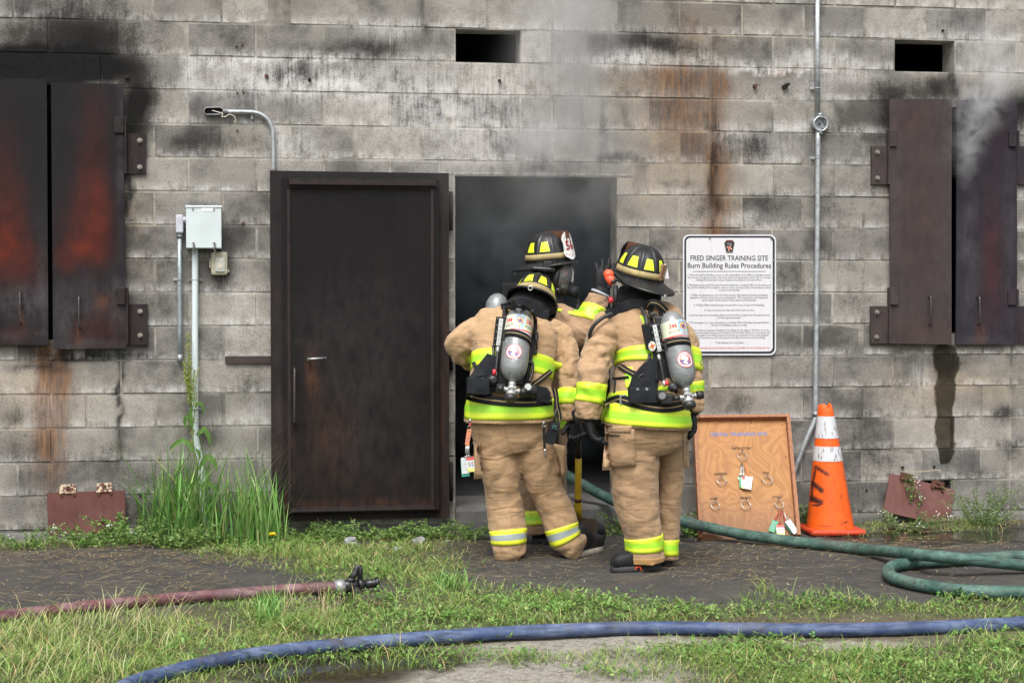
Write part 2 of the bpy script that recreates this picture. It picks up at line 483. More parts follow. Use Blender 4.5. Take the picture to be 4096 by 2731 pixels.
def wall_material(name, mortar=False):
    m, N = newmat(name)
    P = N.pos()
    s1 = N.attr('stain')
    c1 = N.sepc(s1)
    soot, rust, white = c1[0], c1[1], c1[2]
    s2 = N.sepc(N.attr('aux'))
    tone, vv, wet = s2[0], s2[1], s2[2]
    tan = N.attr('aux', 'Alpha')
    big = N.noise(P, 3.2, 5, 0.62)
    mid = N.noise(P, 14, 5, 0.65)
    fine = N.noise(P, 120, 3, 0.6)
    streak = N.noise(N.mapping(P, (60, 60, 6)), 1.0, 4, 0.6)
    speck = N.voro(P, 190)
    if mortar:
        base = N.ramp(mid, [(0.3, (0.18, 0.172, 0.155)), (0.6, (0.42, 0.40, 0.36))])
    else:
        base = N.ramp(N.mix(0.5, mid, fine), [(0.30, (0.130, 0.126, 0.119)), (0.5, (0.268, 0.256, 0.236)), (0.70, (0.41, 0.396, 0.368))])
    base = N.mix(1, base, N.mix(tone, (0.72, 0.72, 0.73), (1.22, 1.21, 1.18)), 'MULTIPLY')
    base = N.mix(N.math('MULTIPLY', tan, N.mr(mid, 0.3, 0.6, 0.5, 1)), base, N.mix(1, base, (1.16, 0.95, 0.66), 'MULTIPLY'))
    # grime: dark algae patches, strongest on some blocks, lighter foot of each block
    g = N.math('ADD', N.math('MULTIPLY', N.mr(big, 0.45, 0.62), 0.95), N.math('MULTIPLY', N.mr(mid, 0.42, 0.66), 0.55))
    g = N.math('MULTIPLY', g, N.mr(vv, 0.0, 0.45, 0.12, 1.0))
    g = N.math('MULTIPLY', g, N.mr(tone, 0.9, 0.2, 0.35, 1.1), clamp=True)
    base = N.mix(N.math('MULTIPLY', g, 0.80), base, (0.058, 0.057, 0.054))
    # efflorescence along the foot of the blocks
    if not mortar:
        e = N.math('MULTIPLY', N.mr(vv, 0.30, 0.0), N.mr(N.math('ADD', mid, N.math('MULTIPLY', streak, 0.6)), 0.7, 1.0), clamp=True)
        base = N.mix(N.math('MULTIPLY', e, 0.75), base, (0.60, 0.60, 0.60))
    # pores and glinting grains
    base = N.mix(N.math('MULTIPLY', N.mr(speck, 0.16, 0.07), 0.55), base, (0.05, 0.05, 0.05))
    sp2 = N.voro(N.mapping(P, (1, 1, 1), (3.3, 1.7, 0.4)), 150)
    base = N.mix(N.math('MULTIPLY', N.mr(sp2, 0.13, 0.05), 0.35), base, (0.62, 0.61, 0.6))
    # rust, white salts, soot, wet
    brk = N.math('ADD', N.math('MULTIPLY', streak, 0.55), N.math('MULTIPLY', mid, 0.75))
    rm = N.math('MULTIPLY', rust, N.mr(brk, 0.35, 0.75, 0.45, 1.15), clamp=True)
    base = N.mix(N.math('MULTIPLY', rm, 0.92), base, N.ramp(streak, [(0.35, (0.055, 0.03, 0.02)), (0.55, (0.165, 0.078, 0.034)), (0.75, (0.28, 0.165, 0.08))]))
    wm = N.math('MULTIPLY', white, N.mr(N.math('ADD', brk, N.math('MULTIPLY', fine, 0.35)), 0.68, 0.92, 0.08, 1.3), clamp=True)
    base = N.mix(N.math('MULTIPLY', wm, 0.85), base, (0.62, 0.615, 0.61))
    rag = N.math('SUBTRACT', N.math('ADD', N.math('MULTIPLY', mid, 0.7), N.math('ADD', N.math('MULTIPLY', streak, 0.35), N.math('MULTIPLY', fine, 0.35))), 0.7)
    sm = N.math('ADD', N.math('MULTIPLY', soot, 0.68), N.math('MULTIPLY', N.mr(N.math('SUBTRACT', soot, N.math('MULTIPLY', rag, 1.5)), 0.25, 0.7), 0.36), clamp=True)
    base = N.mix(N.math('MULTIPLY', sm, 0.98), base, N.ramp(fine, [(0.3, (0.003, 0.003, 0.0035)), (0.75, (0.011, 0.011, 0.011))]))
    wet = N.mr(N.math('ADD', wet, N.math('MULTIPLY', N.math('SUBTRACT', N.math('ADD', N.math('MULTIPLY', streak, .5), N.math('MULTIPLY', mid, .5)), .5), 1.1)), .33, .60)
    base = N.mix(wet, base, N.mix(1, base, (0.17, 0.155, 0.125), 'MULTIPLY'))
    h = N.math('ADD', N.math('MULTIPLY', fine, 0.6), N.math('MULTIPLY', N.mr(speck, 0.0, 0.25), 0.5))
    h = N.math('ADD', h, N.math('MULTIPLY', mid, 0.8))
    N.fin(base, N.mr(wet, 0, 1, 0.93, 0.45), N.bump(h, 0.6, 0.004), spec=0.12)
    return m
MW = wall_material('weathered_block')
MM = wall_material('mortar', True)

def cut(rects, o):
    out = []
    for a, b, c, d in rects:
        x0, x1, z0, z1 = o
        if x1 <= a + .004 or x0 >= b - .004 or z1 <= c + .004 or z0 >= d - .004:
            out.append((a, b, c, d))
            continue
        if x0 > a + .02: out.append((a, x0, c, d))
        if x1 < b - .02: out.append((x1, b, c, d))
        m0, m1 = max(a, x0), min(b, x1)
        if z0 > c + .02: out.append((m0, m1, c, z0))
        if z1 < d - .02: out.append((m0, m1, z1, d))
    return out
blocks = []
for j in range(-10, 16):                   # course between joint j-1 and j ... bottom joint j+1
    z1, z0 = jz(j), jz(j + 1)
    par = (j + 1) % 2                      # even courses start on even half-blocks
    if j == 1:                             # cast bond beam
        ed = [XL, -1.5 * CO, 4 * CO, 11.95 * CO, 17 * CO, 23 * CO, 29 * CO, XR]
        row = [(ed[i], ed[i + 1], z0, z1) for i in range(len(ed) - 1)]
    else:
        st = -11 + ((par + 11) % 2)
        row = [(XL, st * CO, z0, z1)] if st > -11 else []
        i = st
        while i < 41:
            row.append((i * CO, min(i + 2, 41) * CO, z0, z1))
            i += 2
    rr = []
    for q in row:                          # expansion joints beside the doorway and at the right end
        pieces = [q]
        for xj, jj in ((11.97 * CO, (-10, 3)), (27 * CO, (9, 16))):
            if jj[0] <= j < jj[1]:
                pieces = [p for a in pieces for p in ([a] if not (a[0] + .03 < xj < a[1] - .03) else [(a[0], xj, a[2], a[3]), (xj, a[1], a[2], a[3])])]
        rr += pieces
    if j == 4:                             # doorway lintel: half a course high
        rr = cut(rr, (8.5 * CO, 14.55 * CO, z0, z1))
        rr += [(8.5 * CO, 14.55 * CO, jz(4.5) + .012, z1), (14 * CO, 14.55 * CO, z0, jz(4.5) + .012)]
    for o in OPEN: rr = cut(rr, o)
    blocks += [(q, j) for q in rr if q[1] - q[0] > .02]
VV, FF, TO, VH = [], [], [], []
for (a, b, c, d), j in blocks:
    t = random.random()
    if j == 1: t = 0.55
    g = 0.0048 * (0.7 + 0.6 * random.random())
    a, b, c, d = a + g, b - g, c + g, d - g
    if b - a < .02 or d - c < .02: continue
    nx, nz = max(2, int((b - a) / 0.026)), max(2, int((d - c) / 0.026))
    xs = [a, a + .0035] + [a + (b - a) * k / nx for k in range(1, nx)] + [b - .0035, b]
    zs = [c, c + .0035] + [c + (d - c) * k / nz for k in range(1, nz)] + [d - .0035, d]
    o = len(VV)
    dep = random.uniform(-.0025, .0025)
    tl = random.uniform(-.004, .004)
    for zi, z in enumerate(zs):
        for xi, x in enumerate(xs):
            edge = xi in (0, len(xs) - 1) or zi in (0, len(zs) - 1)
            near = xi in (1, len(xs) - 2) or zi in (1, len(zs) - 2)
            y = 0.009 if edge else dep + tl * (x - a) / (b - a) + (0.0012 if near else 0)
            jx = jzz = 0
            if edge or near:
                e = mnoise.noise(Vector((x * 31, z * 31, j))) * .0028
                if xi in (0, 1): jx = abs(e)
                elif xi in (len(xs) - 1, len(xs) - 2): jx = -abs(e)
                if zi in (0, 1): jzz = abs(e) * (2.2 if j == 1 else 1)
                elif zi in (len(zs) - 1, len(zs) - 2): jzz = -abs(e) * (2 if j == 2 else 1)
            VV.append((x + jx, y, z + jzz))
            TO.append(t)
            VH.append((z - c) / (d - c))
    n = len(xs)
    for zi in range(len(zs) - 1):
        for xi in range(n - 1):
            FF.append((o + zi * n + xi, o + zi * n + xi + 1, o + (zi + 1) * n + xi + 1, o + (zi + 1) * n + xi))
building = empty('burn_building', (3.0, 0.1, 0.0))
tag(building, 'soot-stained grey concrete block burn building with an open doorway', 'building')
def paint(me, X, Z, tone, vh):
    f = stain_fields(X, Z)
    n = len(X)
    c = np.ones((n, 4))
    c[:, 0], c[:, 1], c[:, 2] = f['s'], f['r'], f['w']
    set_attr(me, 'stain', c)
    c = np.ones((n, 4))
    c[:, 0], c[:, 1], c[:, 2], c[:, 3] = tone, vh, f['d'], np.clip(f['t'], 0, 1)
    set_attr(me, 'aux', c)
me = mesh_from('block_wall', VV, FF)
A = np.array(VV)
paint(me, A[:, 0], A[:, 2], np.array(TO), np.array(VH))
me.polygons.foreach_set('use_smooth', [False] * len(FF))
link('block_wall', me, MW, building)
# mortar bed with the window and door reveals
xs = sorted(set([round(XL + k * .05, 4) for k in range(int((XR - XL) / .05) + 1)] + [round(v, 4) for o in OPEN for v in o[:2]]))
zs = sorted(set([round(ZB + k * .05, 4) for k in range(int((ZT - ZB) / .05) + 1)] + [round(v, 4) for o in OPEN for v in o[2:]]))
def inop(x, z): return any(o[0] < x < o[1] and o[2] < z < o[3] for o in OPEN)
occ = [[not inop((xs[i] + xs[i + 1]) / 2, (zs[k] + zs[k + 1]) / 2) for k in range(len(zs) - 1)] for i in range(len(xs) - 1)]
mb = MB()
YF, YB = 0.0045, 0.20
for i in range(len(xs) - 1):
    for k in range(len(zs) - 1):
        if not occ[i][k]: continue
        a, b, c, d = xs[i], xs[i + 1], zs[k], zs[k + 1]
        mb.quad((a, YF, c), (b, YF, c), (b, YF, d), (a, YF, d))
        mb.quad((b, YB, c), (a, YB, c), (a, YB, d), (b, YB, d))
        for di, dk, q in ((-1, 0, ((a, YB, c), (a, YF, c), (a, YF, d), (a, YB, d))), (1, 0, ((b, YF, c), (b, YB, c), (b, YB, d), (b, YF, d))),
                          (0, -1, ((a, YB, c), (b, YB, c), (b, YF, c), (a, YF, c))), (0, 1, ((a, YF, d), (b, YF, d), (b, YB, d), (a, YB, d)))):
            ii, kk = i + di, k + dk
            if 0 <= ii < len(xs) - 1 and 0 <= kk < len(zs) - 1 and not occ[ii][kk]:
                mb.add(q, [(0, 1, 2, 3)])
me = mesh_from('mortar', mb.v, mb.f)
A = np.array(mb.v)
paint(me, A[:, 0], A[:, 2], fbm(A[:, 0] * 2, A[:, 2] * 2, 9) * 1.3 - 0.1, np.full(len(A), 0.5))
link('mortar_bed', me, MM, building)
# interior, so the openings look into a real dark room
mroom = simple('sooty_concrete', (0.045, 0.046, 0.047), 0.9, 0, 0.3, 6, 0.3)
mb = MB()
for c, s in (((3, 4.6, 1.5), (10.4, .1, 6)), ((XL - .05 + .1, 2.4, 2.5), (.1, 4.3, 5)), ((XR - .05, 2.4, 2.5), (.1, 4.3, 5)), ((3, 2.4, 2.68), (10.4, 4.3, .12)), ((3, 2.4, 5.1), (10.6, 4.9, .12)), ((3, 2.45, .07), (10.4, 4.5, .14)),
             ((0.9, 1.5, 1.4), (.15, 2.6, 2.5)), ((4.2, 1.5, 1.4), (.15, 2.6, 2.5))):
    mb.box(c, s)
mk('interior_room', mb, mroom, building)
# lower foundation and doorway step
mconc = simple('old_concrete', (0.13, 0.128, 0.12), 0.9, 0, 0.35, 9, 0.5, dirt=0.7, dirtcol=(0.03, 0.03, 0.028))
mb = MB()
p0, p1 = WX(1046), WX(1416)
n = 24
rows = []
for k, (y, z) in enumerate(((-.035, -.02), (-.04, .06), (-.035, .125), (-.022, .143), (.02, .149), (.3, .15), (.6, .15))):
    rows.append([(p0 + (p1 - p0) * i / n, y + (.010 * mnoise.noise(Vector((i * .9, k * 1.3, 0))) if k < 4 else 0), z + .006 * mnoise.noise(Vector((i * .7, k, 5)))) for i in range(n + 1)])
mb.grid(rows, 0, False)
for s, i in ((1, 0), (-1, n)):
    q = [r[i] for r in rows]
    mb.add(q + [(q[-1][0], q[-1][1], -.02)], [tuple(range(len(q) + 1))])
mk('door_step', mb, mconc, building)
mb = MB()
for a, b in ((XL, p0 - .01), (p1 + .01, XR)):
    n = int((b - a) / .07)
    mb.grid([[(a + (b - a) * i / n, y + .012 * mnoise.noise(Vector((i * .4, k * 2, 1))), z + .008 * mnoise.noise(Vector((i * .5, k * 2, 3)))) for i in range(n + 1)] for k, (y, z) in enumerate(((-.03, -.05), (-.02, .03), (-.012, .05), (.02, .056)))], 0, True)
mk('foundation_ledge', mb, mconc, building)
# bolts, dowels and small fixings left in the wall
mrust = simple('rusty_iron', (0.10, 0.045, 0.028), 0.8, 0.2, 0.3, 60, 0.3)
mdark = simple('dark_hole', (0.012, 0.012, 0.012), 0.9)
k = 0
for (px, py, r, l, mm) in ((612, 175, .012, .03, mrust), (711, 184, .012, .03, mdark), (292, 177, .013, .02, mdark), (1147, 186, .010, .015, mdark), (1733, 198, .013, .03, mrust), (1801, 200, .016, .03, mdark), (1805, 196, .012, .055, mdark), (2165, 71, .009, .012, mdark),
                           (543, 107, .007, .01, mrust), (557, 103, .007, .01, mrust), (558, 211, .007, .008, mrust), (545, 213, .007, .008, mrust), (322, 1135, .012, .012, mdark), (2073, 1073, .010, .01, mdark), (2145, 1071, .010, .01, mdark), (1990, 1125, .008, .01, mdark), (545, 300, .007, .008, mrust), (558, 512, .008, .01, mrust)):
    c = at(px, py, 0)
    mb = MB().cyl(c + Vector((0, .01, 0)), c + Vector((0, -l, 0)), r, r * .9, 12)
    mk('anchor_bolt', mb, mm, building)
# white paint mark beside the right helmet
mwp = simple('white_wall_paint', (0.6, 0.6, 0.61), 0.8, 0, .15, 80)
mb = MB()
for q in (((1517, 606), (1530, 606), (1526, 640), (1512, 640)), ((1533, 616), (1537, 640), (1527, 640))):
    mb.add([at(a, b, -.0045) for a, b in q], [tuple(range(len(q)))])
mk('paint_mark', mb, mwp, building)
# ================================================================== ground
GZ = [  # kind, cx, cy, rx, ry (2352 px photo), strength
 # grass
 ('g',330,1225,330,28,.8),('g',760,1240,260,38,1),('g',620,1260,140,26,1),('g',900,1300,130,34,1),('g',760,1295,130,40,.9),('g',1010,1350,110,30,1),('g',1150,1385,200,26,1),('g',980,1410,260,40,1.1),
 ('g',300,1480,420,60,1.3),('g',150,1540,300,60,1.3),('g',640,1430,200,40,1.2),('g',560,1400,120,22,.7),('g',1340,1415,240,24,1.1),('g',1600,1412,220,18,.85),('g',1850,1395,200,20,.75),('g',2150,1400,230,20,1),('g',2330,1400,80,20,1),('g',1760,1340,36,10,.55),
 ('g',1765,1360,30,14,.6),('g',1900,1362,50,10,.55),('g',2010,1385,60,14,.7),('g',900,1515,170,22,.8),('g',1050,1497,80,14,.8),('g',1190,1520,110,16,.65),('g',1380,1500,110,18,.6),('g',1400,1545,100,22,.6),
 ('g',1680,1500,190,34,1.1),('g',2050,1540,330,42,1.3),('g',2300,1500,130,36,1.2),('g',1800,1560,200,36,1.1),('g',1960,1500,150,16,.4),('g',1640,1540,120,40,.7),('g',560,1555,120,16,.6),('g',700,1545,60,14,.4),
 ('g',2230,1195,90,18,.9),('g',2040,1200,110,24,.8),('g',1760,1225,60,18,.4),('g',1320,1210,60,16,.5),('g',1440,1205,70,22,.8),('g',1600,1280,20,8,.4),('g',40,1250,60,12,.4),('g',1660,1270,50,7,.3),('g',1900,1230,60,8,.3),('g',2200,1215,160,10,.4),
 # asphalt
 ('a',200,1330,420,62,1.6),('a',480,1320,160,40,1.3),('a',620,1350,120,28,.9),('a',1300,1290,420,62,1.6),('a',1700,1310,400,76,1.6),('a',2200,1290,420,80,1.6),('a',1060,1265,160,34,1.2),('a',860,1345,60,14,.7),('a',820,1385,60,14,.8),('a',1600,1390,140,16,.7),('a',1100,1310,160,40,1.2),
 # pale gravel / worn concrete
 ('p',1280,1525,260,50,1.2),('p',1150,1555,200,30,1.0),('p',1420,1480,160,22,1.0),('p',1480,1560,140,30,1.0),('p',1900,1480,260,14,.8),('p',1620,1530,60,40,.8),('p',1560,1470,120,12,.9),
 # wet / puddle
 ('w',760,1535,230,38,1.0),('w',930,1510,140,26,.9),('w',620,1548,90,20,.8),('w',2130,1232,240,16,1.2),('w',2300,1226,120,14,1.2),('w',1900,1232,60,8,.5),('w',840,1392,70,14,.9),('w',780,1372,60,12,.8),('w',1500,1412,60,8,.6),('w',880,1440,60,8,.4),('w',1260,1225,80,16,.4),
 # straw
 ('s',180,1278,300,18,1.4),('s',450,1275,160,14,1.0),('s',350,1310,260,40,.55),('s',150,1375,260,26,.5),('s',640,1290,170,14,.6),('s',1040,1262,160,16,1),('s',1200,1300,330,46,.45),('s',1560,1290,90,26,.8),('s',1680,1280,120,30,.9),('s',1720,1330,130,20,.6),('s',1850,1260,170,22,.5),('s',2100,1255,280,12,1.1),('s',2300,1200,120,12,1.1),('s',2080,1215,120,10,1),
 ('s',2000,1310,330,50,.25),('s',740,1390,150,20,.6),('s',560,1440,100,20,.4),('s',300,1500,300,50,.35),('s',1000,1500,200,30,.3),('s',1700,1420,300,20,.35),('s',1650,1530,100,30,.3),('s',450,1340,80,30,.6),('s',1300,1215,80,10,.5),
 # tall wispy grass, clover
 ('t',90,1490,170,46,1),('t',230,1450,140,36,1),('t',330,1425,90,30,.9),('t',60,1550,170,40,.9),('t',640,1410,40,26,.9),('t',715,1415,70,34,.55),('t',180,1550,120,30,.6),('t',430,1470,130,30,.5),
 ('c',950,1420,300,46,1),('c',1250,1400,250,26,1),('c',880,1515,210,20,1.1),('c',1500,1410,260,18,.8),('c',2100,1545,330,40,1),('c',1680,1500,190,30,.8),('c',330,1240,200,18,1),('c',520,1250,120,22,.9),('c',860,1225,120,18,.9),('c',1180,1520,100,14,.9),('c',1400,1550,90,16,.9),('c',2250,1400,150,20,.6),('c',1960,1395,200,16,.5),('c',700,1240,160,22,.6),('c',470,1500,120,26,.5),('c',2300,1490,120,24,.8),('c',830,1330,120,26,.5),
]
def gfields(X, Y, kinds='gapwstc'):
    px, py = topx(X, Y, np.zeros_like(X))
    qx = px + 90 * (fbm(X * 3, Y * 3, 21) - .5) + 40 * (fbm(X * 14, Y * 14, 31) - .5)
    qy = py + 34 * (fbm(X * 3, Y * 3, 41) - .5) + 16 * (fbm(X * 14, Y * 14, 51) - .5)
    out = {k: np.zeros_like(X) for k in kinds}
    for k, cx, cy, rx, ry, st in GZ:
        if k not in out: continue
        d = ((qx - cx) / rx) ** 2 + ((qy - cy) / ry) ** 2
        out[k] = 1 - (1 - out[k]) * (1 - np.clip(st * np.exp(-d ** 1.25 * 0.9), 0, 1))
    inside = (px > -150) & (px < 2500) & (py < 1640) & (py > 1150)
    return out, inside, px, py
gx = np.concatenate([[-60, -35, -20, -12, -8, -5], np.arange(-3, 7.01, .035), [8, 10, 14, 20, 35, 60]])
gy = np.concatenate([[-70, -40, -25, -16, -11, -8.5, -7, -6], np.arange(-5.2, .31, .03), [1.5, 5, 12, 25, 60]])
GXm, GYm = np.meshgrid(gx, gy)
GF, ins, _, _ = gfields(GXm, GYm)
und = .010 * (fbm(GXm * 1.1, GYm * 1.1, 3) - .5) + .008 * (fbm(GXm * 9, GYm * 9, 4) - .5)
GZm = np.where((GYm > -5.2) & (GYm < .25) & (np.abs(GXm - 2) < 6), und * (1 - .7 * np.clip(GF['w'], 0, 1)) - .006 * GF['w'], -.01)
GZm = np.where(GYm > .05, -.02, GZm)
ny, nx = GXm.shape
V = np.stack([GXm, GYm, GZm], -1).reshape(-1, 3)
idx = np.arange(ny * nx).reshape(ny, nx)
Q = np.stack([idx[:-1, :-1], idx[:-1, 1:], idx[1:, 1:], idx[1:, :-1]], -1).reshape(-1, 4)
def np_mesh(name, V, Q=None, T=None):
    me = bpy.data.meshes.new(name)
    me.vertices.add(len(V))
    me.vertices.foreach_set('co', np.ascontiguousarray(V, np.float32).ravel())
    L, S, C = [], [], 0
    for F_ in (Q, T):
        if F_ is None or len(F_) == 0: continue
        L.append(F_.ravel())
        S.append(C + np.arange(len(F_)) * F_.shape[1])
        C += F_.size
    L, S = np.concatenate(L), np.concatenate(S)
    me.loops.add(len(L))
    me.loops.foreach_set('vertex_index', L.astype(np.int32))
    me.polygons.add(len(S))
    me.polygons.foreach_set('loop_start', S.astype(np.int32))
    me.update(calc_edges=True)
    me.validate()
    return me
me = np_mesh('ground', V, Q)
far = (~ins).ravel()
gc = np.ones((len(V), 4))
gc[:, 0] = np.where(far, .1, GF['a'].ravel())
gc[:, 1] = np.where(far, .8, np.clip(GF['g'], 0, 1).ravel())
gc[:, 2] = np.where(far, 0, np.clip(GF['w'], 0, 1).ravel())
gc[:, 3] = np.where(far, 0, np.clip(GF['p'], 0, 1).ravel())
set_attr(me, 'zone', gc)
m, N = newmat('ground_soil_asphalt')
P = N.pos()
z = N.sepc(N.attr('zone'))
asp, grs, wet = z[0], z[1], z[2]
pal = N.attr('zone', 'Alpha')
n1, n2, n3 = N.noise(P, 6, 5, .65), N.noise(P, 45, 4, .65), N.noise(P, 260, 2, .6)
vo = N.voro(P, 130)
soil = N.ramp(N.mix(.5, n1, n2), [(.3, (.062, .050, .034)), (.55, (.115, .095, .066)), (.75, (.17, .145, .105))])
grav = N.ramp(N.mix(.6, n2, n3), [(.3, (.10, .09, .072)), (.5, (.26, .24, .205)), (.68, (.42, .395, .35))])
grav = N.mix(N.mr(N.voro(P, 48), .25, .12), grav, (.47, .45, .41))
grav = N.mix(N.mr(N.noise(P, 16, 5, .7), .52, .62, 0, .75), grav, (.10, .085, .062))
aspc = N.ramp(N.mix(.55, n2, n3), [(.3, (.014, .014, .015)), (.55, (.048, .046, .044)), (.75, (.115, .11, .104))])
aspc = N.mix(N.mr(N.voro(P, 62), .17, .08), aspc, (.24, .23, .21))
aspc = N.mix(N.math('MULTIPLY', N.mr(N.noise(P, 3.5, 6, .7), .42, .66), .7), aspc, (.088, .079, .066))
c = N.mix(N.mr(N.math('ADD', pal, N.math('MULTIPLY', n1, .5)), .5, .8), soil, grav)
c = N.mix(N.mr(N.math('ADD', asp, N.math('MULTIPLY', N.math('ADD', n1, n2), .35)), .55, .85), c, aspc)
c = N.mix(N.math('MULTIPLY', N.mr(N.math('ADD', grs, N.math('MULTIPLY', n2, .5)), .6, 1.1), .7), c, N.ramp(n2, [(.3, (.03, .04, .014)), (.7, (.085, .095, .035))]))
wm = N.mr(N.math('ADD', wet, N.math('MULTIPLY', N.math('SUBTRACT', n1, .5), .7)), .35, .6)
pool = N.mr(N.math('ADD', wet, N.math('MULTIPLY', N.math('SUBTRACT', n1, .5), .9)), .72, .82)
c = N.mix(wm, c, N.mix(1, c, (.33, .31, .28), 'MULTIPLY'))
h = N.math('ADD', N.math('MULTIPLY', n2, .7), N.math('ADD', N.math('MULTIPLY', n3, .35), N.math('MULTIPLY', N.mr(vo, 0, .4), .4)))
h = N.math('MULTIPLY', h, N.mr(pool, 0, 1, 1, .02))
N.fin(c, N.mix(pool, N.mix(wm, (.95,) * 3, (.6,) * 3), (.04,) * 3), N.bump(h, .9, .012), spec=.4)
g = link('ground', me, m, origin=(0, 0, 0))
tag(g, kind='structure')


# ------------------------------------------------------------------ blades, clover, straw
def foliage_mat(name, rough=.55):
    m, N = newmat(name)
    c = N.attr('gcol')
    N.fin(c, rough, spec=.25)
    tr = N.n('ShaderNodeBsdfTranslucent')
    N.l.new(c, tr.inputs['Color'])
    mx = N.n('ShaderNodeMixShader')
    mx.inputs[0].default_value = .3
    N.l.new(N.b.outputs[0], mx.inputs[1])
    N.l.new(tr.outputs[0], mx.inputs[2])
    N.l.new(mx.outputs[0], N.out.inputs['Surface'])
    return m
MF = foliage_mat('leaf_green')
def blade_mesh(name, base, h, w, lean, az, curl, col, seg=3):
    """grass blades: base (n,3), height, width, lean (horizontal reach), azimuth of the lean, colours (n,3)"""
    n = len(base)
    d = np.stack([np.cos(az), np.sin(az)], -1)
    s = np.stack([-np.sin(az + curl), np.cos(az + curl)], -1)      # width direction
    rows = []
    cols = []
    for i in range(seg + 1):
        t = i / seg
        off = d * (lean * t ** 1.8)[:, None]
        zz = h * (t - .25 * t * t * np.clip(lean / np.maximum(h, 1e-4), 0, 2))
        c = np.concatenate([base[:, :2] + off, (base[:, 2] + zz)[:, None]], -1)
        ww = w * (1 - t ** 2.2) * .5
        if i < seg:
            for sg in (-1, 1):
                p = c.copy()
                p[:, :2] += sg * s * ww[:, None]
                rows.append(p)
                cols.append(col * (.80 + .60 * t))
        else:
            rows.append(c)
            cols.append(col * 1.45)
    m_ = len(rows)
    Vb = np.stack(rows, 1).reshape(-1, 3)
    Cb = np.stack(cols, 1).reshape(-1, 3)
    b = (np.arange(n) * m_)[:, None]
    Qb = np.concatenate([b + np.array([[2 * i, 2 * i + 1, 2 * i + 3, 2 * i + 2]]) for i in range(seg - 1)], 0) if seg > 1 else None
    Tb = b + np.array([[2 * seg - 2, 2 * seg - 1, 2 * seg]])
    me = np_mesh(name, Vb, Qb, Tb)
    set_attr(me, 'gcol', np.concatenate([np.clip(Cb, 0, 1), np.ones((len(Cb), 1))], -1))
    me.polygons.foreach_set('use_smooth', [True] * len(me.polygons))
    return me
def pal(n, cols, wts, jit=.16):
    cols = np.array(cols)
    k = rng.choice(len(cols), n, p=np.array(wts) / sum(wts))
    return cols[k] * (1 + rng.normal(0, jit, (n, 1))) * (1 + rng.normal(0, .05, (n, 3)))
def scatter(n):
    X, Y = rng.uniform(-1.6, 5.9, n), rng.uniform(-4.9, -.005, n)
    f, i, px, py = gfields(X, Y, 'gwstc')
    return X, Y, f, i & (px > -60) & (px < 2420) & (py < 1600), px, py
G1, G2, G3 = (.13, .225, .045), (.215, .315, .08), (.37, .40, .18)
ST1, ST2 = (.42, .33, .16), (.30, .21, .09)
X, Y, f, ok, px, py = scatter(420000)
keep = ok & (rng.random(len(X)) < np.clip(f['g'] - .12, 0, 1) * .80 * (1 - .6 * f['w']) * np.clip(fbm(X * 5, Y * 5, 77) * 2.6 - .55, .08, 1))
X, Y, px, py = X[keep], Y[keep], px[keep], py[keep]
n = len(X)
hh = rng.gamma(5, .0090, n) * np.where(py > 1420, 1.05, .85) * np.clip(fbm(X * 4, Y * 4, 78) * 1.8, .4, 1.4)
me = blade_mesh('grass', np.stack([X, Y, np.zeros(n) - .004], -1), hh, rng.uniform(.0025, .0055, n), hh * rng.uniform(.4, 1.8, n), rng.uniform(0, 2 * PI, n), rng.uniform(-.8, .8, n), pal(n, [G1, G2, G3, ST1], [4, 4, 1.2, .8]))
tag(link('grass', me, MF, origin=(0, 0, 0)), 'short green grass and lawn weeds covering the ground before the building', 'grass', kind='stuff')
X, Y, f, ok, px, py = scatter(120000)
keep = ok & (rng.random(len(X)) < np.clip(f['t'] - .1, 0, 1) * .26)
X, Y = X[keep], Y[keep]
n = len(X)
hh = rng.uniform(.05, .16, n)
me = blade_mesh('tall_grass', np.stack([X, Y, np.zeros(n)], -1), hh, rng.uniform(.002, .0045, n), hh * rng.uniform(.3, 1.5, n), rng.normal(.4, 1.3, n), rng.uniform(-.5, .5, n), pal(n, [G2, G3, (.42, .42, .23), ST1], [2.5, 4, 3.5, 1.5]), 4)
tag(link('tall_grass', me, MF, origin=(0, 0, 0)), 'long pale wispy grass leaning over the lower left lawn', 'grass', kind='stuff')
def leaflets(name, C, r, col, tilt=.5, per=3, lz=(.012, .045)):
    n = len(C)
    Vs, Cs = [], []
    hz = rng.uniform(*lz, n)
    a0 = rng.uniform(0, 2 * PI, n)
    for k in range(per):
        a = a0 + k * 2 * PI / per + rng.normal(0, .2, n)
        d = np.stack([np.cos(a), np.sin(a), rng.normal(.1, tilt, n)], -1)
        s = np.stack([-np.sin(a), np.cos(a), rng.normal(0, tilt * .6, n)], -1)
        c = C + np.stack([0 * hz, 0 * hz, hz], -1)
        for u, w in ((.08, 0), (.6, .52), (1.1, 0), (.6, -.52)):
            Vs.append(c + d * (u * r)[:, None] + s * (w * r)[:, None])
            Cs.append(col * (1 + .18 * (u - .6)))
    V_ = np.stack(Vs, 1).reshape(-1, 3)
    C_ = np.stack(Cs, 1).reshape(-1, 3)
    Q_ = np.arange(len(V_)).reshape(-1, 4)
    me = np_mesh(name, V_, Q_)
    set_attr(me, 'gcol', np.concatenate([np.clip(C_, 0, 1), np.ones((len(C_), 1))], -1))
    return me
X, Y, f, ok, px, py = scatter(150000)
keep = ok & (rng.random(len(X)) < np.clip(f['c'] - .1, 0, 1) * .62 * (1 - .8 * f['w']) * np.clip(fbm(X * 6, Y * 6, 99) * 2.8 - .7, .05, 1))
X, Y = X[keep], Y[keep]
n = len(X)
me = leaflets('clover', np.stack([X, Y, 0 * X], -1), rng.uniform(.007, .019, n), pal(n, [(.11, .22, .048), (.17, .29, .072), (.24, .34, .11)], [4, 4, 1.5]))
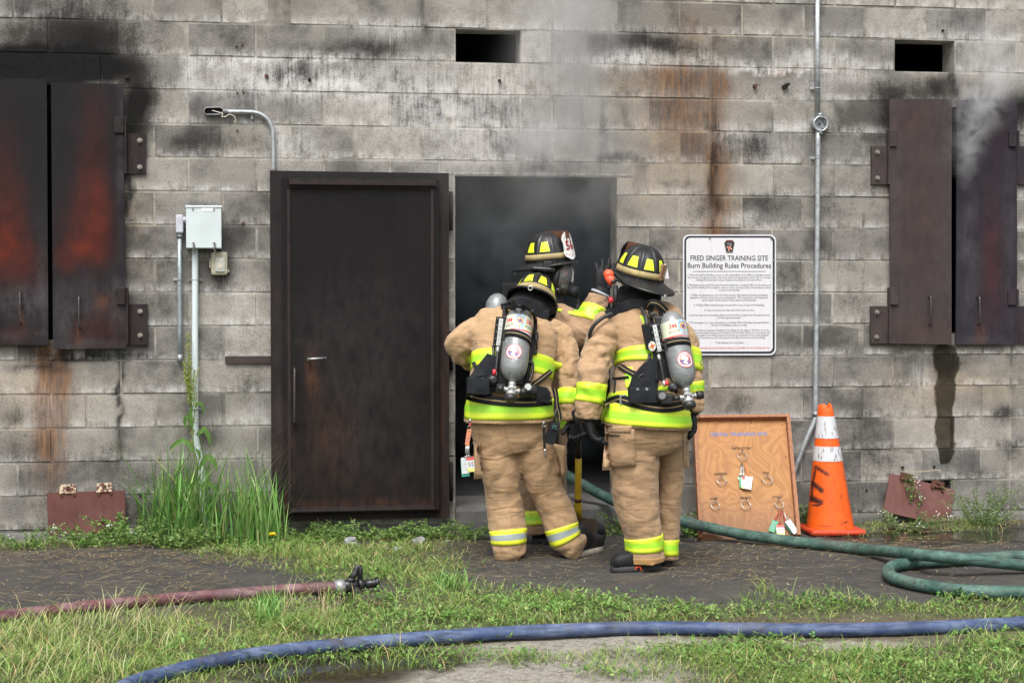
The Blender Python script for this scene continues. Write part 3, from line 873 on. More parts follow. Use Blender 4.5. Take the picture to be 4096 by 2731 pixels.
tag(link('clover', me, MF, origin=(0, 0, 0)), 'low clover and broadleaf weeds mixed into the lawn', 'clover', kind='stuff')
X, Y, f, ok, px, py = scatter(115000)
keep = ok & (rng.random(len(X)) < np.clip(f['s'] - .06, 0, 1) * .30 + .006)
X, Y, px = X[keep], Y[keep], px[keep]
n = len(X)
L = rng.gamma(3, .017, n)
az = rng.normal(0, .75, n)
d = np.stack([np.cos(az), np.sin(az), rng.normal(0, .06, n)], -1) * (L / 2)[:, None]
s = np.stack([-np.sin(az), np.cos(az), 0 * az], -1) * rng.uniform(.0009, .0022, n)[:, None]
c = np.stack([X, Y, rng.uniform(.006, .016, n)], -1)
bow = np.stack([rng.normal(0, .004, n), rng.normal(0, .006, n), rng.uniform(0, .006, n)], -1)
V_ = np.stack([c - d - s, c - d + s, c + bow - s, c + bow + s, c + d - s * .6, c + d + s * .6], 1).reshape(-1, 3)
b = (np.arange(n) * 6)[:, None]
Q_ = np.concatenate([b + np.array([[0, 1, 3, 2]]), b + np.array([[2, 3, 5, 4]])], 0)
me = np_mesh('straw', V_, Q_)
cc = np.repeat(pal(n, [(.46, .36, .17), (.34, .235, .10), (.20, .125, .06), (.54, .47, .30)], [4, 4, 2, 1.5]), 6, 0)
set_attr(me, 'gcol', np.concatenate([np.clip(cc, 0, 1), np.ones((len(cc), 1))], -1))
tag(link('straw', me, MF, origin=(0, 0, 0)), 'dry straw and cut stalks strewn over the dark asphalt', 'straw', kind='stuff')
# ================================================================== steel doors, shutters, plates
def steel(name, base, red=(.098, .0175, .009), grey=(.085, .077, .083), rough=.62, spec=.14):
    m, N = newmat(name)
    P = N.pos()
    s = N.sepc(N.attr('stain'))
    st = N.noise(N.mapping(P, (26, 26, 9)), 1, 5, .7)
    mid = N.noise(P, 7, 5, .65)
    fine = N.noise(P, 130, 3, .6)
    sc = N.noise(N.mapping(P, (14, 14, 160), rot=(0, .5, 0)), 1, 2, .5)
    c = N.mix(1, base, N.ramp(N.mix(.5, mid, st), [(.3, (.72, .72, .75)), (.7, (1.3, 1.26, 1.24))]), 'MULTIPLY')
    c = N.mix(N.math('MULTIPLY', s[0], N.mr(st, .3, .7, .55, 1.1), clamp=True), c, N.mix(1, red, N.ramp(mid, [(.3, (.6,) * 3), (.7, (1.25,) * 3)]), 'MULTIPLY'))
    c = N.mix(N.math('MULTIPLY', s[1], N.mr(N.mix(.5, st, mid), .35, .65), clamp=True), c, grey)
    c = N.mix(N.math('MULTIPLY', s[2], N.mr(st, .3, .6), clamp=True), c, (.12, .05, .027))
    c = N.mix(N.math('MULTIPLY', N.mr(fine, .66, .74), N.mr(mid, .5, .7, 0, .55)), c, (.19, .07, .035))
    c = N.mix(N.math('MULTIPLY', N.mr(sc, .74, .80), .06), c, (.2, .19, .19))
    N.fin(c, N.mr(mid, .3, .7, rough - .1, rough + .14), N.bump(N.math('ADD', fine, N.math('MULTIPLY', mid, 1.2)), .25, .003), 0, spec)
    return m
MS_DARK = steel('burnt_steel', (.0115, .0115, .0135))
MS_BROWN = steel('brown_oxide_steel', (.047, .040, .040))
MS_BLUE = steel('blued_steel', (.024, .022, .029))
MS_DOOR = steel('black_door_steel', (.0088, .0080, .0083), grey=(.031, .0285, .0285))
MS_FRAME = steel('door_frame_steel', (.0165, .0150, .0158))
MRED = steel('red_primer_plate', (.125, .056, .050), grey=(.17, .10, .09), rough=.7)
mbolt = simple('zinc_bolt', (.27, .26, .23), .5, .6, .25, 80)
mhandle = simple('worn_steel', (.10, .09, .09), .45, .7, .3, 60)
def panel(name, cor, Y, th, mat, parent, stains=(), n=(14, 44), lip=0.0):
    """steel sheet with four photo-pixel corners (tl, tr, br, bl) and its heat stains (kind, x, y, rx, ry, strength)"""
    tl, tr, br, bl = [at(a, b, Y) for a, b in cor]
    nx, nz = n
    P = [[(tl.lerp(tr, i / nx)).lerp(bl.lerp(br, i / nx), j / nz) for i in range(nx + 1)] for j in range(nz + 1)]
    for j in range(nz + 1):
        for i in range(nx + 1):
            P[j][i].y += .0060 * mnoise.noise(Vector((P[j][i].x * 3, P[j][i].z * 2.2, Y * 50))) + .0016 * mnoise.noise(Vector((P[j][i].x * 13, P[j][i].z * 11, Y * 50)))
    mb = MB().grid(P, 0, True)
    d = Vector((0, th, 0))
    edge = P[0] + [r[-1] for r in P[1:]] + P[-1][-2::-1] + [r[0] for r in P[-2:0:-1]]
    k = len(edge)
    mb.add([*edge, *[p + d for p in edge]], [(i, (i + 1) % k, k + (i + 1) % k, k + i) for i in range(k)] + [tuple(range(k, 2 * k))])
    me = mesh_from(name, mb.v, mb.f)
    A = np.array(mb.v)
    px, py = topx(A[:, 0], A[:, 1], A[:, 2])
    c = np.zeros((len(A), 4))
    c[:, 3] = 1
    qx = px + 22 * (fbm(A[:, 0] * 8, A[:, 2] * 5, 61) - .5)
    qy = py + 30 * (fbm(A[:, 0] * 8, A[:, 2] * 5, 62) - .5)
    for kk, x, y, rx, ry, s in stains:
        v = np.clip(s * np.exp(-(((qx - x) / rx) ** 2 + ((qy - y) / ry) ** 2)), 0, 1)
        c[:, 'rgo'.index(kk)] = 1 - (1 - c[:, 'rgo'.index(kk)]) * (1 - v)
    set_attr(me, 'stain', c)
    me.polygons.foreach_set('use_smooth', mb.sm)
    return link(name, me, mat, parent)
def bar_handle(parent, x0, y0, x1, y1, Y, out=.035, r=.0055, mat=None):
    a, b = at(x0, y0, Y), at(x1, y1, Y)
    o = Vector((0, -out, 0))
    d = (b - a).normalized() * .012
    mb = MB().tube([a + Vector((0, .01, 0)), a + o * .6, a + o * .93 + d * .35, a + o + d, b + o - d, b + o * .93 - d * .35, b + o * .6, b + Vector((0, .01, 0))], r, 8)
    return mk('handle', mb, mat or mhandle, parent)
def hinge(parent, plate, knuckle, barx, bolts, Y, mat):
    x0, y0, x1, y1 = plate
    a, b, c, d = at(x0, y0, -.022), at(x1, y0, -.022), at(x1, y1, -.022), at(x0, y1, -.022)
    mb = MB().prism([a, b, c, d], None, (0, .020, 0))
    k0, k1, k2, k3 = knuckle
    p, q = at(k0, k1, Y - .012), at(k2, k3, Y - .012)
    mb.box((p + q) / 2 + Vector((0, .006, 0)), (abs(q.x - p.x), .018, abs(q.z - p.z)), bev=.004)
    t, u = at(barx, min(y0, k1), Y), at(barx, y1, Y)
    mb.box((t + u) / 2 + Vector((0, .018, 0)), (.014, .045, abs(t.z - u.z)), bev=.003)
    h = mk('hinge', mb, mat, parent)
    for bx, by in bolts:
        c = at(bx, by, -.022)
        e = MB().cyl(c + Vector((0, .004, 0)), c + Vector((0, -.006, 0)), .015, n=20)
        e.cyl(c, c + Vector((0, -.018, 0)), .0095, .0085, n=6, sm=False)
        mk('bolt', e, mbolt, h)
    return h
def col_attr(o):                            # parts made without stains still need the attribute
    me = o.data
    if 'stain' not in me.color_attributes:
        set_attr(me, 'stain', np.tile([0, .12, .08, 1.], (len(me.vertices), 1)))
c = at(50, 793, -.05)
s = empty('window_shutter', c)
tag(s, 'fire-scorched dark steel shutter cut off by the left picture edge', 'shutter', 'steel window shutters')
panel('shutter_panel', ((-70, 179), (107, 182), (111, 793), (-70, 792)), -.05, .012, MS_DARK, s,
      [('r', 0, 560, 50, 70, 1), ('r', 30, 500, 26, 70, .5), ('r', 60, 590, 22, 34, .5), ('r', 10, 400, 34, 110, .3), ('r', 70, 620, 40, 40, .35), ('g', 60, 690, 70, 40, .75), ('g', 100, 640, 14, 120, .5), ('g', 40, 775, 100, 12, .5), ('o', 43, 735, 8, 26, .8), ('r', 40, 770, 50, 20, .3)])
bar_handle(s, 47, 672, 48, 743, -.05)
c = at(205, 800, -.05)
s = empty('window_shutter', c)
tag(s, 'scorched steel shutter with red heat patch, hinged right beside the grey electrical box', 'shutter', 'steel window shutters')
panel('shutter_panel', ((117, 190), (282, 193), (291, 800), (122, 802)), -.055, .012, MS_DARK, s,
      [('r', 225, 520, 26, 70, 1), ('r', 195, 570, 44, 36, 1), ('r', 150, 600, 22, 26, .6), ('r', 215, 440, 34, 90, .5), ('r', 215, 320, 30, 120, .28), ('r', 185, 500, 40, 60, .45), ('g', 270, 700, 22, 60, .9), ('g', 150, 720, 40, 60, .65), ('g', 278, 350, 8, 220, .6), ('g', 200, 795, 100, 10, .7), ('o', 181, 765, 8, 30, .9), ('o', 235, 690, 14, 20, .6), ('r', 230, 760, 60, 50, .3), ('g', 200, 690, 30, 50, .4)])
bar_handle(s, 182, 681, 183, 752, -.055)
for h in (hinge(s, (289, 307, 335, 399), (262, 268, 284, 306), 288, ((321, 323), (321, 384)), -.055, MS_FRAME), hinge(s, (291, 698, 339, 792), (267, 660, 288, 700), 292, ((322, 715), (322, 770)), -.055, MS_FRAME)): col_attr(h)
c = at(2115, 790, -.05)
s = empty('window_shutter', c)
tag(s, 'plain brown-oxide steel shutter, left leaf of the smoking right window', 'shutter', 'steel window shutters')
panel('shutter_panel', ((2043, 227), (2187, 228), (2185, 791), (2046, 789)), -.05, .012, MS_BROWN, s, [('g', 2055, 400, 12, 200, .4), ('g', 2170, 300, 20, 120, .25), ('r', 2090, 270, 60, 40, .15), ('o', 2110, 760, 90, 30, .2), ('r', 2110, 500, 60, 200, .12)])
bar_handle(s, 2133, 681, 2134, 745, -.05)
for h in (hinge(s, (2002, 336, 2043, 424), (2044, 298, 2060, 337), 2043, ((2015, 350), (2015, 409)), -.05, MS_BROWN), hinge(s, (2000, 703, 2044, 789), (2045, 660, 2064, 700), 2045, ((2014, 717), (2013, 774)), -.05, MS_BROWN)): col_attr(h)
c = at(2265, 790, -.05)
s = empty('window_shutter', c)
tag(s, 'bluish burnt steel shutter at right edge with smoke curling over its top', 'shutter', 'steel window shutters')
panel('shutter_panel', ((2199, 230), (2337, 232), (2335, 792), (2195, 791)), -.03, .012, MS_BLUE, s, [('r', 2275, 600, 24, 150, .35), ('g', 2225, 560, 16, 200, .55), ('g', 2318, 560, 10, 200, .45), ('g', 2260, 785, 80, 8, .5), ('o', 2249, 775, 7, 26, .9), ('r', 2290, 300, 30, 80, .1)])
bar_handle(s, 2245, 682, 2246, 744, -.03)
for h in (hinge(s, (2341, 336, 2384, 424), (2318, 300, 2334, 337), 2339, ((2365, 350), (2365, 409)), -.03, MS_BLUE), hinge(s, (2340, 703, 2384, 790), (2316, 664, 2334, 701), 2337, ((2365, 717), (2365, 774)), -.03, MS_BLUE)): col_attr(h)

# open door
d = empty('steel_door', at(826, 1196, -.05))
tag(d, 'tall black steel door swung open flat against the block wall', 'door')
panel('door_frame', ((620, 392), (1031, 398), (1032, 1188), (624, 1197)), -.085, .04, MS_FRAME, d, [('o', 632, 1050, 12, 200, .16), ('o', 628, 700, 8, 80, .1), ('o', 800, 1190, 240, 14, .2), ('o', 1020, 900, 12, 300, .35), ('g', 640, 900, 6, 300, .3)], (24, 44))
panel('door_panel', ((649, 409), (1008, 414), (1009, 1170), (653, 1176)), -.125, .04, MS_DOOR, d,
      [('g', 830, 850, 130, 150, .75), ('g', 780, 760, 90, 100, .5), ('g', 850, 1030, 140, 80, .5), ('o', 830, 1120, 200, 50, .06), ('o', 720, 860, 10, 50, .7), ('o', 830, 1165, 190, 10, .45), ('o', 660, 1050, 8, 120, .4), ('g', 900, 700, 80, 70, .3), ('g', 950, 1000, 40, 150, .25), ('o', 760, 1000, 60, 90, .2), ('g', 655, 800, 5, 300, .3)], (24, 44))
mb = MB()
for (x0, y0, x1, y1, hgt) in ((664, 415, 1001, 430, .030), (667, 1164, 998, 1174, .032)):
    a, b = at(x0, (y0 + y1) / 2, -.125), at(x1, (y0 + y1) / 2, -.125)
    hz = abs(at(x0, y0, -.125).z - at(x0, y1, -.125).z)
    mb.box((a + b) / 2 - Vector((0, hgt / 2, 0)), ((b - a).length, hgt, hz * .5), bev=.002)
    mb.box((a + b) / 2 - Vector((0, .003, 0)), ((b - a).length, .008, hz * 1.4), bev=.002)
for x0 in (664, 993):
    a, b = at(x0, 436, -.125), at(x0, 1158, -.125)
    mb.box((a + b) / 2 - Vector((0, .003, 0)), (.02, .007, abs(a.z - b.z)), bev=.002)
col_attr(mk('door_rail', mb, MS_FRAME, d))
bar_handle(d, 676, 846, 676, 970, -.128, .05, .0065)
a = at(709, 824, -.125)
mb = MB().cyl(a + Vector((0, .01, 0)), a + Vector((0, -.05, 0)), .009)
mb.tube([a + Vector((0, -.045, 0)), a + Vector((.01, -.052, .001)), at(750, 822, -.178)], .0075, 10)
mk('lever', mb, simple('lever_steel', (.3, .3, .31), .4, .8), d)
mb = MB()
for (x, y0, y1) in ((1036, 440, 530), (1036, 760, 850), (1036, 1060, 1150)):
    mb.cyl(at(x, y0, -.03), at(x, y1, -.03), .012, n=12)
col_attr(mk('hinge', mb, MS_FRAME, d))
# flat bar that caught the door
p, q = at(517, 818, -.012), at(622, 834, -.012)
mb = MB().box((p + q) / 2, (q.x - p.x, .012, abs(q.z - p.z)), bev=.002)
o = mk('flat_steel_bar', mb, MS_BROWN)
col_attr(o)
tag(o, 'short flat grey steel bar on the wall left of the black door', 'bar')

# drain cover plates
def plate_hinge(parent, cor, Y, mat, hole=True):
    p = [at(a, b, Y) for a, b in cor]
    mb = MB().prism(p, None, (0, .008, 0))
    m_ = (p[2] + p[3]) / 2
    mb.cyl(p[3] + Vector((0, -.004, -.004)), p[2] + Vector((0, -.004, -.004)), .008, n=10)
    h = mk('hinge', mb, mat, parent)
    mid = (p[0] + p[1] + p[2] + p[3]) / 4
    e = MB().cyl(mid + Vector((0, 0, .004)), mid + Vector((0, -.016, .004)), .011, .009, n=8)
    mk('bolt', e, mrust, h)
    return h
mpeel = newmat('peeling_paint')
m_, N = mpeel
P = N.coord()
N.fin(N.mix(N.mr(N.noise(P, 45, 4, .7), .47, .5), (.55, .47, .33), (.13, .05, .04)), .8, N.bump(N.noise(P, 45, 4, .7), .5, .004))
mpeel = m_
s = empty('drain_cover', at(198, 1228, -.03))
tag(s, 'rusty red steel plate hinged low on the wall under the left shutters', 'cover plate')
o = panel('plate', ((108, 1131), (287, 1126), (289, 1222), (110, 1229)), -.03, .008, MRED, s, [('o', 150, 1135, 40, 14, .3), ('g', 200, 1200, 60, 20, .3), ('o', 240, 1140, 30, 20, .25)])
for cor in (((137, 1113), (174, 1111), (174, 1129), (137, 1130)), ((222, 1110), (257, 1107), (258, 1126), (222, 1127))): plate_hinge(s, cor, -.026, mpeel)
for x, y in ((142, 1137), (171, 1136), (227, 1134), (255, 1133)):
    a = at(x, y, -.03)
    mk('rivet', MB().cyl(a + Vector((0, .004, 0)), a + Vector((0, -.008, 0)), .009, .007, 10), mrust, s)
s = empty('drain_cover', at(2110, 1208, -.05))
tag(s, 'pinkish-red steel plate hanging crooked in weeds at lower right', 'cover plate')
tl, tr, br, bl = at(2045, 1087, -.015), at(2193, 1125, -.02), at(2180, 1209, -.10), at(2029, 1174, -.10)
me_b = MB()
P = [[(tl.lerp(tr, i / 14)).lerp(bl.lerp(br, i / 14), j / 10) for i in range(15)] for j in range(11)]
me_b.grid(P)
bk = [[p + Vector((0, .009, .002)) for p in r] for r in P]
me_b.grid(bk)
for e in ([P[0], bk[0]], [P[-1], bk[-1]], [[r[0] for r in P], [r[0] for r in bk]], [[r[-1] for r in P], [r[-1] for r in bk]]): me_b.grid(e, 0, False)
o = mk('plate', me_b, MRED, s)
A = np.array([list(v.co + LOC[o.name]) for v in o.data.vertices])
px_, py_ = topx(A[:, 0], A[:, 1], A[:, 2])
ca = np.zeros((len(A), 4)); ca[:, 3] = 1
ca[:, 1] = .35
ca[:, 2] = (fbm(px_ / 5, py_ / 26, 3) > .66) * .7
set_attr(o.data, 'stain', ca)
for cor in (((2070, 1083), (2100, 1091), (2098, 1103), (2068, 1095)), ((2142, 1100), (2170, 1107), (2168, 1120), (2139, 1113))):
    plate_hinge(s, cor, -.03, mrust)
for x, y in ((2072, 1101), (2094, 1107), (2142, 1119), (2165, 1127)):
    a = at(x, y, -.035)
    mk('rivet', MB().cyl(a + Vector((0, .004, 0)), a + Vector((0, -.01, 0)), .009, .007, 10), mrust, s)
mb = MB().tube([at(2071, 1083, -.02), at(2110, 1083, -.022), at(2159, 1079, -.015)], .0022, 6)
mb.tube([at(2158, 1079, -.016), at(2159, 1090, -.015)], .0022, 6)
mk('tie_string', mb, simple('dry_string', (.45, .38, .26), .9), s)

# ================================================================== conduits and boxes
def galv(name, col=(.42, .45, .47)):
    m, N = newmat(name)
    P = N.coord()
    f = N.noise(P, 35, 4, .6)
    N.fin(N.mix(1, col, N.ramp(f, [(.3, (.7,) * 3), (.7, (1.15,) * 3)]), 'MULTIPLY'), N.mr(f, .3, .7, .34, .55), None, .55)
    return m
MG = galv('galvanised')
MGD = galv('dull_zinc', (.28, .29, .30))
MBOX = simple('grey_enamel', (.53, .60, .61), .42, 0, .05, 20, dirt=.15)
MPVC = simple('pale_pvc', (.60, .67, .70), .4, 0, .05, 12, dirt=.15)
MCREAM = simple('aged_clear_plastic', (.42, .40, .30), .35, 0, .1, 30)
MCR2 = simple('ivory_plastic', (.66, .63, .52), .4)
mblk = simple('black_plastic', (.02, .02, .021), .45, 0, .2, 40)
def strap(parent, x, y, r, Y, side=-1, mat=MG):
    c = at(x, y, Y)
    mb = MB().torus(c, r + .0015, .003, (0, 0, 1), 24, 6)
    mb.box(c + Vector((side * (r + .012), -Y - .006 - .002 + 0, 0)), (.028, .004, .016), bev=.001)
    mb.cyl(c + Vector((side * (r + .016), -Y - .008, 0)), c + Vector((side * (r + .016), -Y - .016, 0)), .005, n=8)
    return mk('strap', mb, mat, parent)
# swan-neck conduit over the door
o = empty('conduit_arm', at(628, 392, -.03))
tag(o, 'bent galvanised conduit with an open fitting above the black door', 'conduit')
Y = -.022
path = [(516, 257), (550, 257), (580, 258), (597, 262), (612, 272), (622, 287), (627, 305), (628, 340), (628, 398)]
mk('pipe', MB().tube([Vector(p) for p in smoothpath([at(a, b, Y) for a, b in path], 4)], .0125, 14), MG, o)
c0, c1 = at(468, 256, Y), at(513, 256, Y)
def stadium(c0, c1, r, Y, n=10):
    out = []
    for i in range(n + 1):
        a = PI / 2 + PI * i / n
        out.append(Vector((c0.x + r + r * math.cos(a), Y, c0.z + r * math.sin(a))))
    for i in range(n + 1):
        a = -PI / 2 + PI * i / n
        out.append(Vector((c1.x - r + r * math.cos(a), Y, c1.z + r * math.sin(a))))
    return out
mb = MB()
so, si = stadium(c0, c1, .0235, -.05), stadium(c0 + Vector((.004, 0, 0)), c1 - Vector((.004, 0, 0)), .019, -.05)
bo = [p + Vector((0, .045, 0)) for p in so]
bi = [p + Vector((0, .034, 0)) for p in si]
mb.loft([bo, so, si, bi], True)
mk('fitting_box', mb, MGD, o)
mk('fitting_hollow', MB().add([p + Vector((0, -.003, 0)) for p in bi], [tuple(range(len(bi)))]), mdark, o)
mk('coupling', MB().cyl(at(511, 256.5, Y), at(519, 256.7, Y), .016, n=14).cyl(at(519, 256.7, Y), at(524, 257, Y), .0175, n=6), MGD, o)
mk('wire', MB().tube([Vector(p) for p in smoothpath([at(487, 254, -.04), at(505, 259, -.055), at(512, 262, -.06), at(509, 268, -.06), at(517, 268, -.06), at(528, 263, -.055), at(538, 268, -.05), at(541, 276, -.045), at(537, 282, -.04)], 5)], .0022, 6), MCR2, o)
c = at(579, 258, Y)
mk('strap', MB().torus(c, .014, .003, (1, 0, 0), 20, 6).box(c + Vector((0, .014, -.026)), (.014, .004, .03), bev=.001), MG, o)
# electrical box with its two risers
o = empty('electrical_box', at(448, 1180, -.05))
tag(o, 'pale grey electrical box with pipe risers between shutters and door', 'electrical box')
p, q = at(427, 472, -.12), at(509, 571, -.12)
mb = MB().box(((p.x + q.x) / 2, -.063, (p.z + q.z) / 2), (q.x - p.x, .11, p.z - q.z), bev=.004)
mk('box_body', mb, MBOX, o)
mb = MB().box(((p.x + q.x) / 2, -.0715, p.z - .006), (q.x - p.x + .008, .115, .014), bev=.004)
mb.box(((p.x + q.x) / 2, -.121, (p.z + q.z) / 2 - .004), (q.x - p.x - .002, .006, p.z - q.z - .016), bev=.002)
mk('box_cover', mb, MBOX, o)
a = at(476.5, 481, -.1255)
mk('sticker', MB().box(a, (.07, .001, .019)), simple('white_sticker', (.75, .78, .8), .5), o)
for x, y in ((443, 481), (491, 481), (444, 558), (492, 558)):
    a = at(x, y, -.124)
    mk('screw', MB().cyl(a, a + Vector((0, -.006, 0)), .006, .005, 10), mbolt, o)
for x in (444, 492):
    pts = [at(x, 558, -.13), at(x + 2, 565, -.13), at(x, 572, -.125), at(x + 2, 579, -.12), at(x - 1, 586, -.115)]
    e = MB()
    pp = smoothpath(pts, 3)
    for i in range(len(pp) - 1):
        e.torus((Vector(pp[i]) + Vector(pp[i + 1])) / 2, .006, .0016, (i % 2, .2, (i + 1) % 2 * .2), 10, 5)
    mk('chain', e, mbolt, o)
Y = -.035
mk('pipe', MB().tube([at(412.5, 533, Y), at(412.5, 640, Y), at(413, 760, Y), at(413.5, 833, Y)], .0135, 14), galv('weathered_conduit', (.33, .40, .42)), o)
a, b = at(403.5, 493, -.06), at(421, 535, -.06)
mb = MB().box(((a.x + b.x) / 2, -.04, (a.z + b.z) / 2), (b.x - a.x, .05, a.z - b.z), bev=.008)
mb.cyl(at(418, 505, -.045), at(429, 505, -.045), .018, n=14)
mk('elbow_fitting', mb, simple('grey_fitting', (.45, .46, .52), .45), o)
mb = MB().cyl(at(412.5, 533, Y), at(412.5, 546, Y), .0185, n=14).cyl(at(412.5, 541, Y), at(412.5, 545, Y), .020, n=8)
mb.cyl(at(413.5, 814, Y), at(413.5, 833, Y), .0175, n=14)
mk('coupling', mb, MGD, o)
strap(o, 412.5, 642, .0135, Y, -1)
pv = [(448, 569, -.05), (448, 700, -.04), (448, 850, -.04), (448.5, 960, -.04), (449, 1000, -.042), (453, 1025, -.045), (460, 1052, -.05), (463, 1080, -.05), (465, 1130, -.05), (466, 1185, -.06), (466, 1230, -.06)]
mk('pipe', MB().tube([Vector(p) for p in smoothpath([at(*p) for p in pv], 4)], .0195, 18), MPVC, o)
for y in (643, 940):
    c = at(448, y, -.04)
    e = MB().torus(c, .021, .0035, (0, 0, 1), 24, 6)
    for sx in (-1, 1):
        e.box(c + Vector((sx * .031, .03, 0)), (.022, .004, .014), bev=.001)
        e.cyl(c + Vector((sx * .033, .03, 0)), c + Vector((sx * .033, .021, 0)), .004, n=8)
    mk('strap', e, MGD, o)
# weatherproof outlet
o = empty('power_outlet', at(503, 633, -.02))
tag(o, 'yellowed weatherproof outlet cover right under the grey electrical box', 'outlet')
a, b = at(484, 578, -.05), at(523, 632, -.05)
cx_, cz_ = (a.x + b.x) / 2, (a.z + b.z) / 2
mk('cover', MB().box((cx_, -.028, cz_), (b.x - a.x, .05, a.z - b.z), bev=.018).box((a.x - .004, -.02, cz_ + .0), (.012, .02, .055), bev=.003).box((b.x + .004, -.02, cz_ - .045), (.01, .02, .018), bev=.003), MCREAM, o)
mk('window', MB().box((cx_ + .006, -.056, cz_ - .008), (.056, .014, .085), bev=.008), simple('hazy_window', (.47, .50, .46), .3), o)
mb = MB().box((cx_ + .009, -.0645, cz_ - .004), (.028, .006, .056), bev=.002)
mk('receptacle', mb, MCR2, o)
mb = MB()
for dz in (.016, -.018):
    for dx in (-.006, .006): mb.box((cx_ + .009 + dx, -.068, cz_ - .004 + dz), (.003, .002, .008))
mb.cyl((cx_ + .009, -.067, cz_ - .004), (cx_ + .009, -.069, cz_ - .004), .003, n=8)
mk('slot', mb, mblk, o)
# long conduit on the right
o = empty('wall_conduit', at(1873, 1075, -.03))
tag(o, 'thin galvanised conduit running down the wall right of the white sign', 'conduit')
Y = -.026
pts = [(1877.5, -30), (1877.5, 120), (1878, 270)]
mk('pipe', MB().tube([at(a, b, Y) for a, b in pts], .0165, 14), MG, o)
pts = [(1879, 300), (1878, 450), (1876, 650), (1874, 850), (1873, 948), (1872, 962), (1867, 976), (1856, 1000), (1840, 1040), (1826, 1078), (1815, 1105)]
mk('pipe', MB().tube([Vector(p) for p in smoothpath([at(a, b, Y) for a, b in pts], 4)], .0165, 14), MG, o)
strap(o, 1877.5, 203, .0165, Y, -1)
strap(o, 1878.5, 363, .0165, Y, -1)
mk('coupling', MB().cyl(at(1873, 946, Y), at(1873, 956, Y), .0195, n=14), MGD, o)
c = at(1880, 286, 0)
jb = MB()
n = 28
def ring(r, y): return [Vector((c.x + r * math.cos(2 * PI * i / n), y, c.z + r * math.sin(2 * PI * i / n))) for i in range(n)]
jb.loft([ring(.045, -.002), ring(.050, -.006), ring(.051, -.045), ring(.049, -.05), ring(.042, -.05), ring(.040, -.046), ring(.039, -.014)], True)
mk('junction_box', jb, MG, o)
e = MB().cyl((c.x, -.012, c.z), (c.x, -.022, c.z), .012, n=16)
for a in (.5, 2.2, 3.6, 5.4): e.cyl((c.x + .031 * math.cos(a), -.012, c.z + .031 * math.sin(a)), (c.x + .031 * math.cos(a), -.036, c.z + .031 * math.sin(a)), .006, n=8)
e.box((c.x - .055, -.03, c.z + .022), (.022, .008, .014), bev=.002)
mk('boss', e, MGD, o)
e = MB().cyl((c.x, -.0125, c.z), (c.x, -.0228, c.z), .007, n=12)
mk('knockout', e, mdark, o)
mk('hub', MB().cyl((c.x, Y, c.z + .046), (c.x, Y, c.z + .068), .021, n=14).cyl((c.x, Y, c.z - .046), (c.x, Y, c.z - .07), .021, n=14), MGD, o)

# ================================================================== rules sign
def s3(u, v): return (2600 + u / 2.4125, 850 + v / 2.4125)
def rrect(u0, v0, u1, v1, r, Y, n=6):
    out = []
    for (cu, cv, a0) in ((u1 - r, v0 + r, -90), (u1 - r, v1 - r, 0), (u0 + r, v1 - r, 90), (u0 + r, v0 + r, 180)):
        for i in range(n + 1):
            a = R(a0 + 90 * i / n)
            out.append(atf(*s3(cu + r * math.cos(a), cv + r * math.sin(a)), Y))
    return out
m, N = newmat('sign_sheeting')
P = N.coord()
w = N.wave(P, 9, 0, 0, dr='X')
cc = N.mix(N.math('MULTIPLY', w, .10), (.63, .63, .66), (.52, .52, .56))
cc = N.mix(N.math('MULTIPLY', N.mr(N.noise(N.mapping(P, (30, 30, 3)), 1, 3), .55, .8), .25), cc, (.5, .43, .34))
N.fin(cc, .35)
MSIGN = m
mtxt = simple('sign_black', (.018, .02, .03), .5)
mtxr = simple('sign_red', (.50, .03, .03), .5)
sg = empty('rules_sign', atf(*s3(767, 1375), -.01))
tag(sg, 'white rules sign with black border and heading on the block wall', 'sign')
mk('sign_plate', MB().prism(rrect(318, 213, 1217, 1376, 62, -.016), None, (0, .006, 0)), MSIGN, sg)
o1, i1 = rrect(331, 226, 1204, 1362, 55, -.0165), rrect(349, 244, 1184, 1340, 40, -.0165)
n = len(o1)
mk('border', MB().add(o1 + i1, [(i, (i + 1) % n, n + (i + 1) % n, n + i) for i in range(n)]), mtxt, sg)
RX, UZ = Vector((1, 0, 0)), Vector((0, 0, 1))
def sline(mb, t, cu, cv, wu, hu, bold=0.0, Y=-.0167):
    pxm = (atf(*s3(1000, 800), Y) - atf(*s3(0, 800), Y)).length / 1000
    put_text(mb, t, atf(*s3(cu, cv), Y), RX, UZ, hu * pxm * 1.42, width=wu * pxm, bold=bold)
mb = MB()
sline(mb, 'FRED SINGER TRAINING SITE', 765, 443, 752, 48, .0006)
sline(mb, 'Burn Building Rules Procedures', 766, 514, 808, 48, .0006)
mk('heading', mb, mtxt, sg, fix=False)
mb = MB().add([atf(*s3(a, b), -.0167) for a, b in ((412, 566), (1115, 566), (1115, 571), (412, 571))], [(0, 1, 2, 3)])
